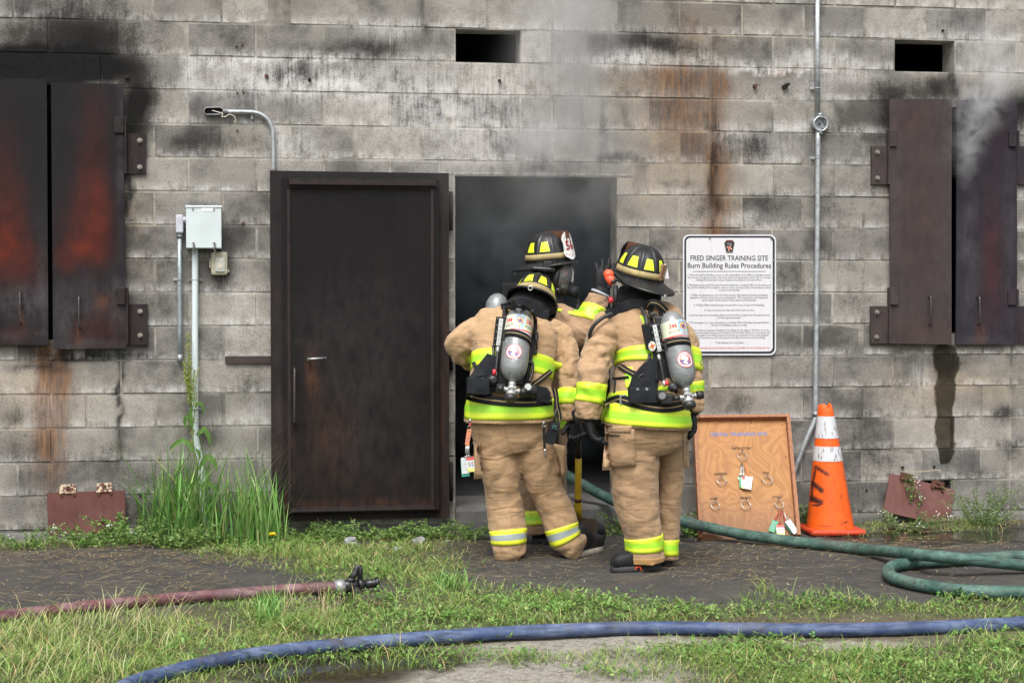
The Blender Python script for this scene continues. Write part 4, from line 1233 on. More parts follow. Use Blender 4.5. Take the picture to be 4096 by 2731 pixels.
for t, cu, cv, wu in (
    ('1. While the Live Fire Building is in use, it is the responsibility of the Officer in Charge to ensure', 764, 603, 800),
    ('that all means of egress are clear, free of any debris and operating properly. This is to include', 764, 627, 800),
    ('making sure that proper means of egress are available on the second floor.', 764, 651, 640),
    ('2. Participants must use full Personal Protective Equipment, including SCBA, for all evolutions in', 765, 700, 820),
    ('the Live Fire Building. Prior to ignition, there is to be a thorough check of the building to ensure', 765, 724, 808),
    ('no one is in the building.', 765, 748, 203),
    ('3. When the temperature in any fire room exceeds 1000 degrees Fahrenheit, all training', 765, 797, 748),
    ('operations will halt, and the fire is to be extinguished.  When operational, the temperature', 765, 821, 756),
    ('sensor system will be used to ensure safety of all participants.', 765, 845, 530),
    ('4. A Safety Officer must be in place on each floor in use of the Live Fire Building.', 765, 893, 686),
    ('5. There is to be no more than one (1) fire room at a time.', 765, 942, 484),
    ('6. No more than two (2) wooden pallets are to be burned at a given time. Materials are to be', 765, 990, 782),
    ('burned in grates provided.', 765, 1014, 224),
    ('7. The atmospheric air must be tested prior to doffing SCBA while doing cleanup/overhaul in', 765, 1062, 790),
    ('the Live Fire Building to ensure it is safe.', 765, 1086, 345),
    ('8. After evolutions have been completed, the building is to be cleaned. The floors are to be', 766, 1135, 768),
    ('hosed down and swept. Brooms can be located in the red trailer. Drains are to be cleared and', 765, 1159, 792),
    ('any debris outside of the drains needs to be cleaned up and placed in the on site dumpster.', 765, 1183, 778),
    ('Not into the old burn pit. Do not leave any materials used in or around the building.', 765, 1207, 700),
    ('9. All windows are to be closed', 767, 1255, 266)):
    sline(mb, t, cu, cv, wu, 19)
mk('rules_text', mb, mtxt, sg, fix=False)
mb = MB()
sline(mb, 'Sign in to the training site log & complete training site checklist for each training site use.', 757, 1305, 800, 19, .0001)
mk('red_notice', mb, mtxr, sg, fix=False)
def s3p(pts, Y): return [atf(*s3(a, b), Y) for a, b in pts]
mb = MB()
mb.add(s3p(((738, 263), (796, 263), (821, 292), (800, 394), (734, 394), (712, 292)), -.0167), [tuple(range(6))], 3)
mb.add(s3p(((740, 266), (794, 266), (817, 293), (797, 391), (737, 391), (716, 293)), -.0169), [tuple(range(6))], 0)
cr = [(767 + (27 if i % 4 in (0, 1) else 13) * math.cos(2 * PI * (i + .5) / 16), 343 + (29 if i % 4 in (0, 1) else 14) * math.sin(2 * PI * (i + .5) / 16)) for i in range(16)]
mb.add(s3p(cr, -.0171), [tuple(range(16))], 2)
mb.add(s3p([(767 + 15 * math.cos(a), 343 + 16 * math.sin(a)) for a in [2 * PI * i / 14 for i in range(14)]], -.0173), [tuple(range(14))], 1)
pm = (atf(*s3(1000, 800), 0) - atf(*s3(0, 800), 0)).length / 1000
put_text(mb, 'VESTAL', atf(*s3(767, 304), -.0174), RX, UZ, 16 * pm, 3, width=50 * pm)
put_text(mb, '32', atf(*s3(767, 342), -.0175), RX, UZ, 24 * pm, 3)
put_text(mb, 'NEW YORK', atf(*s3(767, 380), -.0174), RX, UZ, 11 * pm, 3, width=42 * pm)
put_text(mb, 'FIRE DEPT', atf(*s3(767, 279), -.0174), RX, UZ, 12 * pm, 1, width=62 * pm)
mk('emblem', mb, [mtxt, simple('emblem_red', (.5, .04, .03), .5), simple('emblem_buff', (.62, .42, .26), .5), simple('emblem_pale', (.62, .6, .5), .5)], sg, fix=False)
for u, v in ((577, 253), (1170, 257), (1189, 460), (1199, 767)):
    a = atf(*s3(u, v), -.016)
    mk('screw', MB().cyl(a + Vector((0, .002, 0)), a + Vector((0, -.004, 0)), .007, .005, 10), MGD, sg)
# ================================================================== tally board leaning on the wall
def b4(u, v): return (2600 + u / 2.091, 1550 + v / 2.091)
BL, BR = gnd(1604, 1241), gnd(1836, 1236)
BL.z = BR.z = 0.004
TR = atf(*b4(1158, 250), -.075)
TL = TR + (BL - BR) * .985 + Vector((0, 0, -.004))
bx = (BR - BL).normalized()
bu = (TR - BR).normalized()
bn = bx.cross(bu).normalized()
if bn.y > 0: bn = -bn
def onb(u, v, lift=0.0):
    d = Vector(_ray(*b4(u, v)))
    o = Vector((CX, CY, CZ))
    P0 = BL + bn * lift
    return o + d * ((P0 - o).dot(bn) / d.dot(bn))
m, N = newmat('plywood')
P = N.coord()
q = N.mapping(P, (1.0, 1.0, .16))
nn = N.noise(q, 4.5, 2, .45, .8)
rings = N.math('FRACT', N.math('MULTIPLY', nn, 11.0))
rg = N.mr(N.math('ABSOLUTE', N.math('SUBTRACT', rings, .5)), 0, .5)
grain = N.noise(N.mapping(P, (220, 220, 9)), 1, 3, .6)
c = N.mix(rg, (.385, .19, .060), (.28, .125, .038))
c = N.mix(N.math('MULTIPLY', N.mr(grain, .45, .75), .45), c, (.19, .075, .028))
blot = N.noise(P, 5, 4, .6)
c = N.mix(N.mr(blot, .5, .75, 0, .5), c, (.36, .15, .055))
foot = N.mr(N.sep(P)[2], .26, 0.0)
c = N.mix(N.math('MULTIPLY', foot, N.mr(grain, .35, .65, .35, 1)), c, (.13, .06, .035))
N.fin(c, .5, N.bump(grain, .2, .002), spec=.4)
MPLY = m
m, N = newmat('frame_wood')
P = N.coord()
g_ = N.noise(N.mapping(P, (90, 90, 14)), 1, 4, .6)
N.fin(N.ramp(g_, [(.3, (.17, .07, .035)), (.6, (.32, .14, .065)), (.8, (.40, .20, .10))]), .65, N.bump(g_, .3, .002))
MFR = m
bd = empty('tally_board', BL)
tag(bd, 'varnished plywood tally board with hand lettering leaning beside the cone', 'board')
W, H = (BR - BL).length, (TR - BR).length
def bp(x, y, l): return BL + bx * x + bu * y + bn * l
def bbox(mb, x0, y0, x1, y1, l0, l1):
    vs = [bp(x, y, l) for l in (l0, l1) for y in (y0, y1) for x in (x0, x1)]
    mb.add(vs, [(0, 1, 3, 2), (4, 6, 7, 5), (0, 4, 5, 1), (2, 3, 7, 6), (0, 2, 6, 4), (1, 5, 7, 3)])
mb = MB()
bbox(mb, .004, 0, W - .004, H - .004, -.012, 0)
mk('plywood_sheet', mb, MPLY, bd)
mb = MB()
bbox(mb, 0, H - .02, W, H, -.013, .042)
bbox(mb, 0, 0, .020, H - .02, -.013, .036)
bbox(mb, W - .022, 0, W, H - .02, -.013, .040)
mk('frame', mb, MFR, bd)
mink = simple('dark_ink', (.045, .018, .012), .7)
mblue = simple('blue_ink', (.09, .16, .36), .7, 0, .2, 90)
def btext(mb, t, u, v, wu, hu):
    a, b_ = onb(u - wu / 2, v, .0012), onb(u + wu / 2, v, .0012)
    put_text(mb, t, (a + b_) / 2, bx, bu, hu / 2.091 / FPX * 10.3 * 1.55, width=(b_ - a).length, bold=.0008)
mb = MB()
btext(mb, 'VESTAL TRAINING SITE', 742, 390, 480, 32)
mk('title', mb, mblue, bd, fix=False)
mb = MB()
for t, u, v, w in (('INSTRUCTORS', 764, 507, 160), ('SAFETIES', 592, 722, 108), ('FAST', 970, 712, 56), ('ROOF', 534, 928, 62), ('SEARCH', 798, 921, 94), ('ATTACK', 1063, 916, 88)): btext(mb, t, u, v, w, 20)
mk('lettering', mb, mink, bd, fix=False)
ring_at = (('INSTRUCTORS', 770, 538, 773, 592, 40), ('SAFETIES', 597, 750, 597, 813, 38), ('FAST', 981, 742, 984, 800, 40), ('ROOF', 541, 952, 547, 1017, 38), ('SEARCH', 803, 948, 800, 1012, 40), ('ATTACK', 1074, 944, 1087, 995, 36))
mnail = simple('rusty_nail', (.07, .04, .03), .6, .4)
msteel = simple('bright_steel', (.5, .49, .46), .3, .85)
mb = MB()
for t, u, v, _, _, _ in ring_at:
    a = onb(u, v, 0)
    mb.cyl(a, a + bn * .022 + Vector((0, 0, .004)), .0022, n=8).cyl(a + bn * .02 + Vector((0, 0, .004)), a + bn * .023 + Vector((0, 0, .005)), .005, n=8)
for u, v in ((548, 305), (848, 296), (1107, 312), (375, 346), (393, 598), (1133, 580), (421, 945), (1176, 1000), (642, 790), (936, 780), (700, 1180)):
    a = onb(u, v, .0005)
    mb.cyl(a, a + bn * .002, .004, n=8)
mk('nail', mb, mnail, bd)
for t, nu, nv, u, v, r in ring_at:
    a = onb(nu, nv, .013)
    rr = r / 2.091 / FPX * 10.25
    c = onb(u, v, .013)
    c = a + (c - a).normalized() * (rr + .0)
    c.y -= .004
    e = MB().torus(c, rr, .0025, bn + Vector((random.uniform(-.12, .12), 0, .05)), 32, 6).torus(c + bn * .003, rr * .985, .0014, bn, 32, 6)
    tag(mk('key_ring', e, msteel, origin=c), 'bare steel ring hanging on the board under the word %s' % t.lower() if t not in ('INSTRUCTORS', 'ATTACK') else 'steel ring holding a bunch of cards under the word %s' % t.lower(), 'ring', 'key rings on the tally board')
# accountability cards clipped to two of the rings
mwhite = simple('card_white', (.62, .65, .65), .35)
mgreen = simple('card_green', (.07, .30, .17), .4)
mredc = simple('card_red', (.62, .10, .10), .4)
myel = simple('card_yellow', (.68, .66, .22), .4)
mphoto = simple('card_photo', (.30, .38, .47), .5)
mgrey = simple('card_print', (.30, .32, .34), .6)
mskin = simple('face_print', (.48, .30, .21), .6)
mdgreen = simple('card_dark_green', (.02, .09, .06), .3)
def id_card(parent_fn, label, u0, v0, top, w, h, rot, lift, body, style, clip):
    """card hanging from ring point (u0,v0); top = centre of its top edge (u,v); rot in degrees"""
    t = parent_fn(top[0], top[1], lift)
    hang = parent_fn(u0, v0, lift)
    o = empty('id_card', t)
    tag(o, label, 'card', 'accountability cards')
    ca, sa = math.cos(R(rot)), math.sin(R(rot))
    ex, ey = bx * ca + bu * sa, -bx * sa + bu * ca
    k = 1 / 2.091 / FPX * 10.2
    def cp(x, y, l=0): return t + ex * (x * k) + ey * (y * k) + bn * l
    def rect(mb, x0, y0, x1, y1, l, mi): mb.add([cp(x0, y0, l), cp(x1, y0, l), cp(x1, y1, l), cp(x0, y1, l)], [(0, 1, 2, 3)], mi)
    mb = MB().prism([cp(-w / 2, 0, .0008), cp(w / 2, 0, .0008), cp(w / 2, -h, .0008), cp(-w / 2, -h, .0008)], None, -bn * .0016)
    mk('card', mb, body, o)
    mb = MB()
    mats = [mredc, myel, mphoto, mgrey, mskin, mwhite]
    if style == 'photo':
        rect(mb, -w / 2, -h * .24, w / 2, 0, .0012, 0)
        rect(mb, -w * .35, -h * .66, -w * .05, -h * .34, .0012, 2)
        rect(mb, w * .08, -h * .66, w * .38, -h * .34, .0012, 2)
        rect(mb, -w * .28, -h * .55, -w * .12, -h * .38, .0014, 4)
        rect(mb, w * .15, -h * .55, w * .31, -h * .38, .0014, 4)
        rect(mb, -w / 2, -h, w / 2, -h * .74, .0012, 1)
    elif style == 'text':
        for i in range(8): rect(mb, -w * .38, -h * (.14 + .09 * i), w * (.36 - .12 * (i % 3)), -h * (.12 + .09 * i), .0012, 3)
    elif style == 'green':
        rect(mb, -w * .1, -h * .8, w * .25, -h * .12, .0012, 5)
    if mb.v: mk('print', mb, mats, o, fix=False)
    e = MB()
    p0, p1 = hang, cp(0, -4, .002)
    e.tube([p0, p0.lerp(p1, .35) + bx * .003, p0.lerp(p1, .7) - bx * .002, p1], .0026, 8).torus(p0.lerp(p1, .82), .006, .0014, bn, 14, 5).sphere(p0.lerp(p1, .45), .0045, 8, 6)
    mk('clip', e, clip, o)
msilver = simple('silver_clip', (.5, .5, .5), .25, .9)
mrclip = simple('red_clip', (.42, .03, .04), .35, .3)
moclip = simple('orange_clip', (.7, .22, .06), .4, .2)
id_card(onb, 'white and green card at the left of the instructors bunch', 762, 628, (752, 745), 44, 118, 18, .014, mwhite, 'text', msilver)
id_card(onb, 'dark green card in the middle of the instructors bunch', 768, 630, (762, 742), 44, 112, 2, .017, mgreen, 'green', msilver)
id_card(onb, 'photo card with red top in the instructors bunch', 776, 630, (784, 745), 42, 118, -2, .020, mwhite, 'photo', msilver)
id_card(onb, 'white printed card in front of the instructors bunch', 786, 625, (828, 742), 68, 130, -10, .024, mwhite, 'text', moclip)
id_card(onb, 'bright green card leaning left in the attack bunch', 1078, 1028, (1050, 1110), 56, 120, -22, .014, mgreen, 'text', mrclip)
id_card(onb, 'black and green card behind the others in the attack bunch', 1100, 1028, (1140, 1130), 50, 110, 30, .017, mdgreen, 'green', mrclip)
id_card(onb, 'photo card with red and yellow bands in the attack bunch', 1090, 1030, (1088, 1148), 70, 100, 0, .022, mwhite, 'photo', mrclip)
id_card(onb, 'long white printed card swinging right in the attack bunch', 1106, 1025, (1150, 1108), 52, 145, 28, .026, mwhite, 'text', msilver)

# ================================================================== traffic cone
cb = gnd(1907, 1221)
cn = empty('traffic_cone', cb)
tag(cn, 'worn orange traffic cone with white bands and black spray marks', 'traffic cone')
m, N = newmat('cone_orange')
P = N.coord()
f = N.noise(P, 14, 5, .65)
f2 = N.noise(N.mapping(P, (40, 40, 12)), 1, 4, .6)
pt = N.attr('paint', 'Fac')
c = N.mix(1, (.80, .115, .010), N.ramp(f, [(.3, (.82,) * 3), (.7, (1.1,) * 3)]), 'MULTIPLY')
c = N.mix(N.math('MULTIPLY', N.mr(f2, .56, .70), .6), c, (.22, .05, .02))
c = N.mix(N.math('MULTIPLY', pt, N.mr(N.noise(P, 150, 2), .3, .6, .8, 1.05), clamp=True), c, (.012, .012, .012))
N.fin(c, N.mr(f, .3, .7, .38, .55), N.bump(f2, .15, .003), spec=.45)
MOR = m
m, N = newmat('cone_band')
P = N.coord()
f = N.noise(N.mapping(P, (60, 60, 18)), 1, 5, .7)
N.fin(N.mix(N.mr(f, .56, .63), (.56, .58, .62), (.23, .15, .11)), .4)
MCB = m
lean = Vector((-.035, 0, 0))
prof = [(.0, .148), (.05, .141), (.12, .131), (.2, .121), (.3, .1075), (.4, .0945), (.46, .0865), (.52, .078), (.58, .070), (.64, .0605), (.70, .052), (.735, .047), (.752, .043), (.764, .036)]
def cring(h, r, n=56): return [cb + lean * (h / .76) + Vector((r * math.cos(2 * PI * i / n), r * math.sin(2 * PI * i / n), h + .022)) for i in range(n)]
def cr_at(h):
    for (a, ra), (b, rb) in zip(prof, prof[1:]):
        if a <= h <= b: return ra + (rb - ra) * (h - a) / (b - a)
    return prof[-1][1]
hs = [.764 * i / 70 for i in range(71)]
rings = [cring(h, cr_at(h)) for h in hs]
for k in range(-7, 0):
    for i, p in enumerate(rings[k]):
        a = 2 * PI * i / 56
        p.z += .010 * (k + 8) / 7 * math.sin(2 * a + .6) + .006 * (k + 8) / 7 * math.sin(5 * a)
        p.x += -.006 * max(0, math.cos(a + PI + .3)) * (k + 8) / 7
mb = MB().loft(rings, False)
inner = [[p * 1 for p in cring(h, cr_at(h) - .005)] for h in (.764, .70)]
for i, p in enumerate(inner[0]):
    p.z = rings[-1][i].z
mb.loft([rings[-1]] + inner, False)
o = mk('cone_body', mb, MOR, cn)
A = np.array([list(v.co + LOC[o.name]) for v in o.data.vertices])
px_, py_ = topx(A[:, 0], A[:, 1], A[:, 2])
pv_ = np.zeros(len(A))
def seg_d(x, y, a, b):
    dx, dy = b[0] - a[0], b[1] - a[1]
    t = np.clip(((x - a[0]) * dx + (y - a[1]) * dy) / (dx * dx + dy * dy), 0, 1)
    return np.hypot(x - a[0] - t * dx, y - a[1] - t * dy)
def b4s(u, v): return ((2600 + u / 2.091) / K, (1550 + v / 2.091) / K)
front = A[:, 1] < cb.y + .03
for a, b, w in (((1385, 662), (1485, 725), 16), ((1388, 665), (1360, 800), 10), ((1362, 800), (1435, 860), 24), ((1358, 800), (1350, 950), 10), ((1355, 925), (1425, 960), 28), ((1350, 985), (1415, 990), 8), ((1600, 880), (1600, 960), 3), ((1630, 1120), (1655, 1130), 8), ((1405, 1150), (1540, 1165), 4)):
    dd = seg_d(px_, py_, b4s(*a), b4s(*b)) * K * 2.091
    pv_ = np.maximum(pv_, np.clip((w * 1.22 - dd) / (w * .7), 0, 1) * (1 if w > 6 else .6))
pv_ *= front
at_ = o.data.attributes.new('paint', 'FLOAT', 'POINT')
at_.data.foreach_set('value', pv_.astype(np.float32))
for h0, h1 in ((.425, .515), (.565, .70)):
    rr_ = [cring(h0 + (h1 - h0) * i / 8, cr_at(h0 + (h1 - h0) * i / 8) + .0018) for i in range(9)]
    mk('reflective_band', MB().loft(rr_, False), MCB, cn)
mb = MB()
bs = .178
out = []
for (sx, sy, a0) in ((1, 1, 0), (-1, 1, 90), (-1, -1, 180), (1, -1, 270)):
    for i in range(5):
        a = R(a0 + 90 * i / 4)
        out.append(Vector((sx * (bs - .03) + .03 * math.cos(a), sy * (bs - .03) + .03 * math.sin(a), 0)))
n = len(out)
def brow(k, z, wob): return [cb + Vector((p.x * k, p.y * k, z + wob * mnoise.noise(Vector((p.x * 9, p.y * 9, 2))))) for p in out]
mb.loft([brow(1, .002, 0), brow(1.0, .020, .012), brow(.97, .030, .012), brow(.86, .030, .004)], True)
o = mk('cone_base', mb, [simple('cone_base_red', (.52, .05, .012), .5, 0, .25, 30, .3, dirt=.4)], cn)

# ================================================================== hoses
def hose_mat(name, col, pale, dark):
    m, N = newmat(name)
    P = N.coord()
    n1, n2 = N.noise(P, 9, 5, .65), N.noise(N.mapping(P, (5, 60, 60)), 1, 4, .6)
    n3 = N.noise(P, 160, 3, .6)
    c = N.mix(N.mr(n1, .42, .68, 0, .75), col, pale)
    c = N.mix(N.mr(n2, .48, .68, 0, .9), c, dark)
    c = N.mix(N.mr(N.noise(P, 3.2, 6, .72), .54, .66, 0, .5), c, (.085, .072, .055))
    c = N.mix(N.math('MULTIPLY', N.mr(n3, .6, .72), .35), c, pale)
    N.fin(c, N.mr(n1, .3, .7, .5, .72), N.bump(N.math('ADD', n3, n1), .25, .002), spec=.35)
    return m
def hose(name, pts, r, mat, label, n=8, parent=None):
    pp = [Vector(p) for p in smoothpath(pts, n)]
    rad = [r * (1 + .05 * mnoise.noise(Vector((k * .23, r * 90, 0))) + .02 * mnoise.noise(Vector((k * .9, r * 50, 3)))) for k in range(len(pp))]
    for k, p in enumerate(pp):
        p += Vector((.004 * mnoise.noise(p * 2.1), .006 * mnoise.noise(p * 2.6 + Vector((5, 0, 0))), 0))
    mb = MB().tube(pp, rad, 20, flat=.95)
    return mk(name, mb, mat, parent, origin=None if parent else (pp[len(pp) // 2].x, pp[len(pp) // 2].y, 0))
r_ = .0335
GP = [at(1180, 1060, 1.1), at(1250, 1068, .6), at(1310, 1096, .22), at(1385, 1138, -.03), at(1450, 1163, -.3), at(1570, 1197, -.66), gnd(1640, 1213, .075), gnd(1720, 1229, .05), gnd(1850, 1246, .036), gnd(1980, 1260, .040), gnd(2080, 1270, .085), gnd(2160, 1278, .105), gnd(2240, 1286, .085), gnd(2352, 1298, .045), gnd(2440, 1306, .036), gnd(2540, 1312, .036),
      gnd(2640, 1305, .036), gnd(2660, 1288, .036), gnd(2560, 1276, .036), gnd(2440, 1274, .036), gnd(2352, 1277, .036), gnd(2260, 1281, .036), gnd(2160, 1288, .036), gnd(2100, 1292, .036), gnd(2058, 1298, .036), gnd(2041, 1308, .036), gnd(2043, 1321, .036), gnd(2075, 1334, .036), gnd(2140, 1347, .036), gnd(2230, 1357, .036), gnd(2352, 1360, .036), gnd(2460, 1360, .036), gnd(2700, 1356, .036)]
o = hose('fire_hose', GP, r_, hose_mat('green_hose', (.036, .092, .072), (.135, .225, .195), (.022, .034, .030)), '')
tag(o, 'green fire hose leading out of the doorway and looping at right', 'hose', 'fire hoses')
BP = [gnd(200, 1625, .031), gnd(255, 1594, .031), gnd(312, 1566, .031), gnd(392, 1544, .031), gnd(513, 1514, .031), gnd(649, 1494, .031), gnd(804, 1479, .031), gnd(917, 1469.5, .033), gnd(1088, 1457, .036), gnd(1259, 1448.5, .036), gnd(1430, 1442, .033), gnd(1550, 1441.5, .031), gnd(1675, 1445, .031), gnd(1858, 1446, .031), gnd(2041, 1444, .031), gnd(2223, 1437, .031), gnd(2352, 1429.5, .031), gnd(2500, 1416, .031)]
o = hose('fire_hose', BP, .0315, hose_mat('blue_hose', (.040, .066, .148), (.15, .19, .29), (.018, .026, .05)), '')
tag(o, 'long blue fire hose lying across the foreground grass', 'hose', 'fire hoses')
RP = [gnd(-140, 1440, .03), gnd(-60, 1427, .03), gnd(0, 1417, .03), gnd(120, 1402, .03), gnd(250, 1388, .03), gnd(400, 1374, .03), gnd(560, 1362, .032), gnd(680, 1353, .034), gnd(772, 1348, .036)]
rh = empty('fire_hose', gnd(500, 1375))
tag(rh, 'faded maroon fire hose ending in a black nozzle at left', 'hose', 'fire hoses')
hose('hose_line', RP, .0305, hose_mat('maroon_hose', (.115, .040, .048), (.27, .175, .185), (.055, .022, .026)), '', parent=rh)
nz0 = gnd(771, 1348, .036)
nd = (gnd(866, 1338, .045) - nz0).normalized()
def nzp(t, dx=0, dz=0): return nz0 + nd * (t * .75) + Vector((0, dx, dz * (.74 if dz > 0 else 1)))
mk('coupling', MB().tube([nzp(-.012), nzp(0), nzp(.002), nzp(.055), nzp(.06)], [.0335, .0345, .037, .036, .033], 20).torus(nzp(.0), .0365, .003, nd, 24, 6).box(nzp(.035, -.037, .0), (.04, .006, .012), bev=.002), MGD, rh)
mnoz = simple('wet_black_nozzle', (.018, .018, .02), .25, .2, .3, 60)
mk('nozzle_body', MB().tube([nzp(.058), nzp(.065), nzp(.11), nzp(.125), nzp(.155)], [.030, .033, .031, .026, .025], 18).tube([nzp(.153), nzp(.158), nzp(.185), nzp(.19)], [.031, .033, .032, .028], 18).tube([nzp(.188), nzp(.25), nzp(.268), nzp(.272), nzp(.290), nzp(.293)], [.022, .021, .023, .029, .029, .023], 18)
   .torus(nzp(.088), .033, .0022, nd, 24, 6), mnoz, rh)
mk('grip', MB().tube([nzp(.115, -.01, -.01), nzp(.118, -.045, -.022), nzp(.128, -.075, -.018), nzp(.135, -.10, -.012)], [.022, .021, .019, .020], 12), mnoz, rh)
mb = MB().tube([nzp(.10, -.006, .028), nzp(.10, -.006, .055)], [.022, .020], 14)
mb.tube([nzp(.11, 0, .05), nzp(.13, .004, .075), nzp(.14, .004, .105), nzp(.15, .004, .122), nzp(.166, .004, .12), nzp(.17, .004, .095), nzp(.165, .002, .03)], [.018, .016, .016, .014, .013, .013, .015], 10)
mk('bail_handle', mb, mblk, rh)
# scrap pipe, stones, dandelion
mb = MB().tube([gnd(942, 1222, .02), gnd(985, 1221, .022), gnd(1030, 1223, .018)], .016, 10)
tag(mk('scrap_pipe', mb, simple('dull_black_pipe', (.05, .05, .055), .6)), 'short dark scrap pipe lying in weeds under the open door', 'pipe')
mstone = simple('stone_grey', (.26, .26, .27), .85, 0, .3, 25, .5)
def stone(px, py, r, lab, k):
    c = gnd(px, py, r * .35)
    mb = MB().sphere((0, 0, 0), 1, 12, 8)
    mb.v = [tuple(c + Vector((p[0] * r * 1.3, p[1] * r, p[2] * r * .75)) * 1.0 + Vector(p) * (r * .45 * mnoise.noise(Vector(p) * 1.6 + Vector((k * 3.1, 0, 0))))) for p in mb.v]
    mb.sm = [False] * len(mb.sm)
    tag(mk('stone', mb, mstone), lab, 'stone', 'loose stones by the doorway')
stone(963, 1243, .034, 'biggest pale stone in the weeds below the open door', 1)
stone(805, 1242, .032, 'flat stone in the grass under the middle of the open door', 2)
stone(912, 1260, .020, 'dark angular stone just below the biggest pale stone', 3)
stone(885, 1258, .014, 'smallest dark stone left of the dark angular one', 4)
stone(1026, 1243, .014, 'small pale chip right of the biggest pale stone', 5)
dn = gnd(624, 1264)
o = empty('dandelion', dn)
tag(o, 'single yellow dandelion flower in grass left of the door foot', 'flower')
mk('stem', MB().tube([dn, dn + Vector((.004, -.004, .085))], .002, 6), simple('stem_green', (.13, .20, .06), .6), o)
mb = MB()
c = dn + Vector((.004, -.006, .087))
for i in range(40):
    a, e = i * 2.4, .15 + .8 * (i / 40)
    d = Vector((math.cos(a) * math.cos(e), math.sin(a) * math.cos(e) - .25, math.sin(e)))
    s = Vector((-math.sin(a), math.cos(a), 0)) * .003
    mb.add([c - s, c + s, c + d * .026 + s, c + d * .026 - s], [(0, 1, 2, 3)])
mk('petals', mb, simple('dandelion_yellow', (.80, .66, .02), .6), o, fix=False)
# ================================================================== people: tools
CAMV = Vector((CX, CY, CZ))
def tube_rings(spec, n=44, sub=6, ref=(1, 0, 0), sq=1.0, fold=None, seed=0):
    """spec: (centre, rx, ry); rx along ref, ry across.  Returns rings and frames"""
    rows = smoothpath([(*c, rx, ry) for c, rx, ry in spec], sub)
    P = [Vector(r[:3]) for r in rows]
    rings, frames = [], []
    L = 0
    ref = Vector(ref)
    for i, r in enumerate(rows):
        t = (P[min(i + 1, len(P) - 1)] - P[max(i - 1, 0)]).normalized()
        u = (ref - t * ref.dot(t)).normalized()
        w = t.cross(u)
        if i: L += (P[i] - P[i - 1]).length
        ring = []
        for j in range(n):
            a = 2 * PI * j / n
            ca, sa = math.cos(a), math.sin(a)
            k = (abs(ca) ** (2 * sq) + abs(sa) ** (2 * sq)) ** (-.5 / sq) if sq != 1 else 1
            d = 0
            if fold:
                amp, fs, fa = fold
                q = Vector((ca * fa + seed, sa * fa, L * fs))
                ng = mnoise.noise(q) + .5 * mnoise.noise(q * 2.1 + Vector((0, 0, 7)))
                d = amp * (2.4 * abs(ng) - .55) * min(1, i / 3, (len(rows) - 1 - i) / 3 + .15)
            ring.append(P[i] + u * ((r[3] * k + d) * ca) + w * ((r[4] * k + d) * sa))
        rings.append(ring)
        frames.append((P[i], u, w))
    return rings, frames
def remesh(parts, voxel, smooth=3, wr=None, seed=0):
    """union of closed shapes -> one continuous surface; wr=(amp, scale vector) adds cloth wrinkles"""
    mb = MB()
    for p in parts:
        if isinstance(p, MB): mb.add(p.v, p.f)
        else: mb.loft(p, True)
    me = mesh_from('tmp', mb.v, mb.f)
    fixn(me)
    o = bpy.data.objects.new('tmp', me)
    COL.objects.link(o)
    md = o.modifiers.new('r', 'REMESH')
    md.mode = 'VOXEL'
    md.voxel_size = voxel
    ms = o.modifiers.new('s', 'SMOOTH')
    ms.factor = .5
    ms.iterations = smooth
    bpy.context.view_layer.update()
    dg = bpy.context.evaluated_depsgraph_get()
    ev = o.evaluated_get(dg)
    out = bpy.data.meshes.new_from_object(ev)
    bpy.data.objects.remove(o)
    bpy.data.meshes.remove(me)
    if wr:
        amp, sc = wr
        n = len(out.vertices)
        co = np.empty(n * 3, np.float32)
        out.vertices.foreach_get('co', co)
        co = co.reshape(-1, 3)
        nr = np.empty(n * 3, np.float32)
        out.vertices.foreach_get('normal', nr)
        nr = nr.reshape(-1, 3)
        dd = np.empty(n)
        for i in range(n):
            x, y, z = co[i]
            q = Vector((x * sc[0] + seed, y * sc[1], z * sc[2]))
            q2 = q + 1.1 * mnoise.noise_vector(q * .6)
            dd[i] = abs(mnoise.noise(q2)) * 1.9 - .5 + .45 * abs(mnoise.noise(q2 * 2.3))
        co += nr * (amp * dd)[:, None].astype(np.float32)
        out.vertices.foreach_set('co', co.ravel())
    out.polygons.foreach_set('use_smooth', [True] * len(out.polygons))
    out.update()
    return out
def bvh_of(*meshes):
    v, f = [], []
    for me in meshes:
        o = len(v)
        v += [q.co.copy() for q in me.vertices]
        f += [[o + i for i in p.vertices] for p in me.polygons]
    return BVHTree.FromPolygons(v, f)
def cast_px(bvh, p):
    """p: a point somewhere on the viewing line; first cloth hit along it"""
    d = (p - CAMV).normalized()
    h, nrm, i, dist = bvh.ray_cast(CAMV + d * 5, d)
    return h, nrm, d
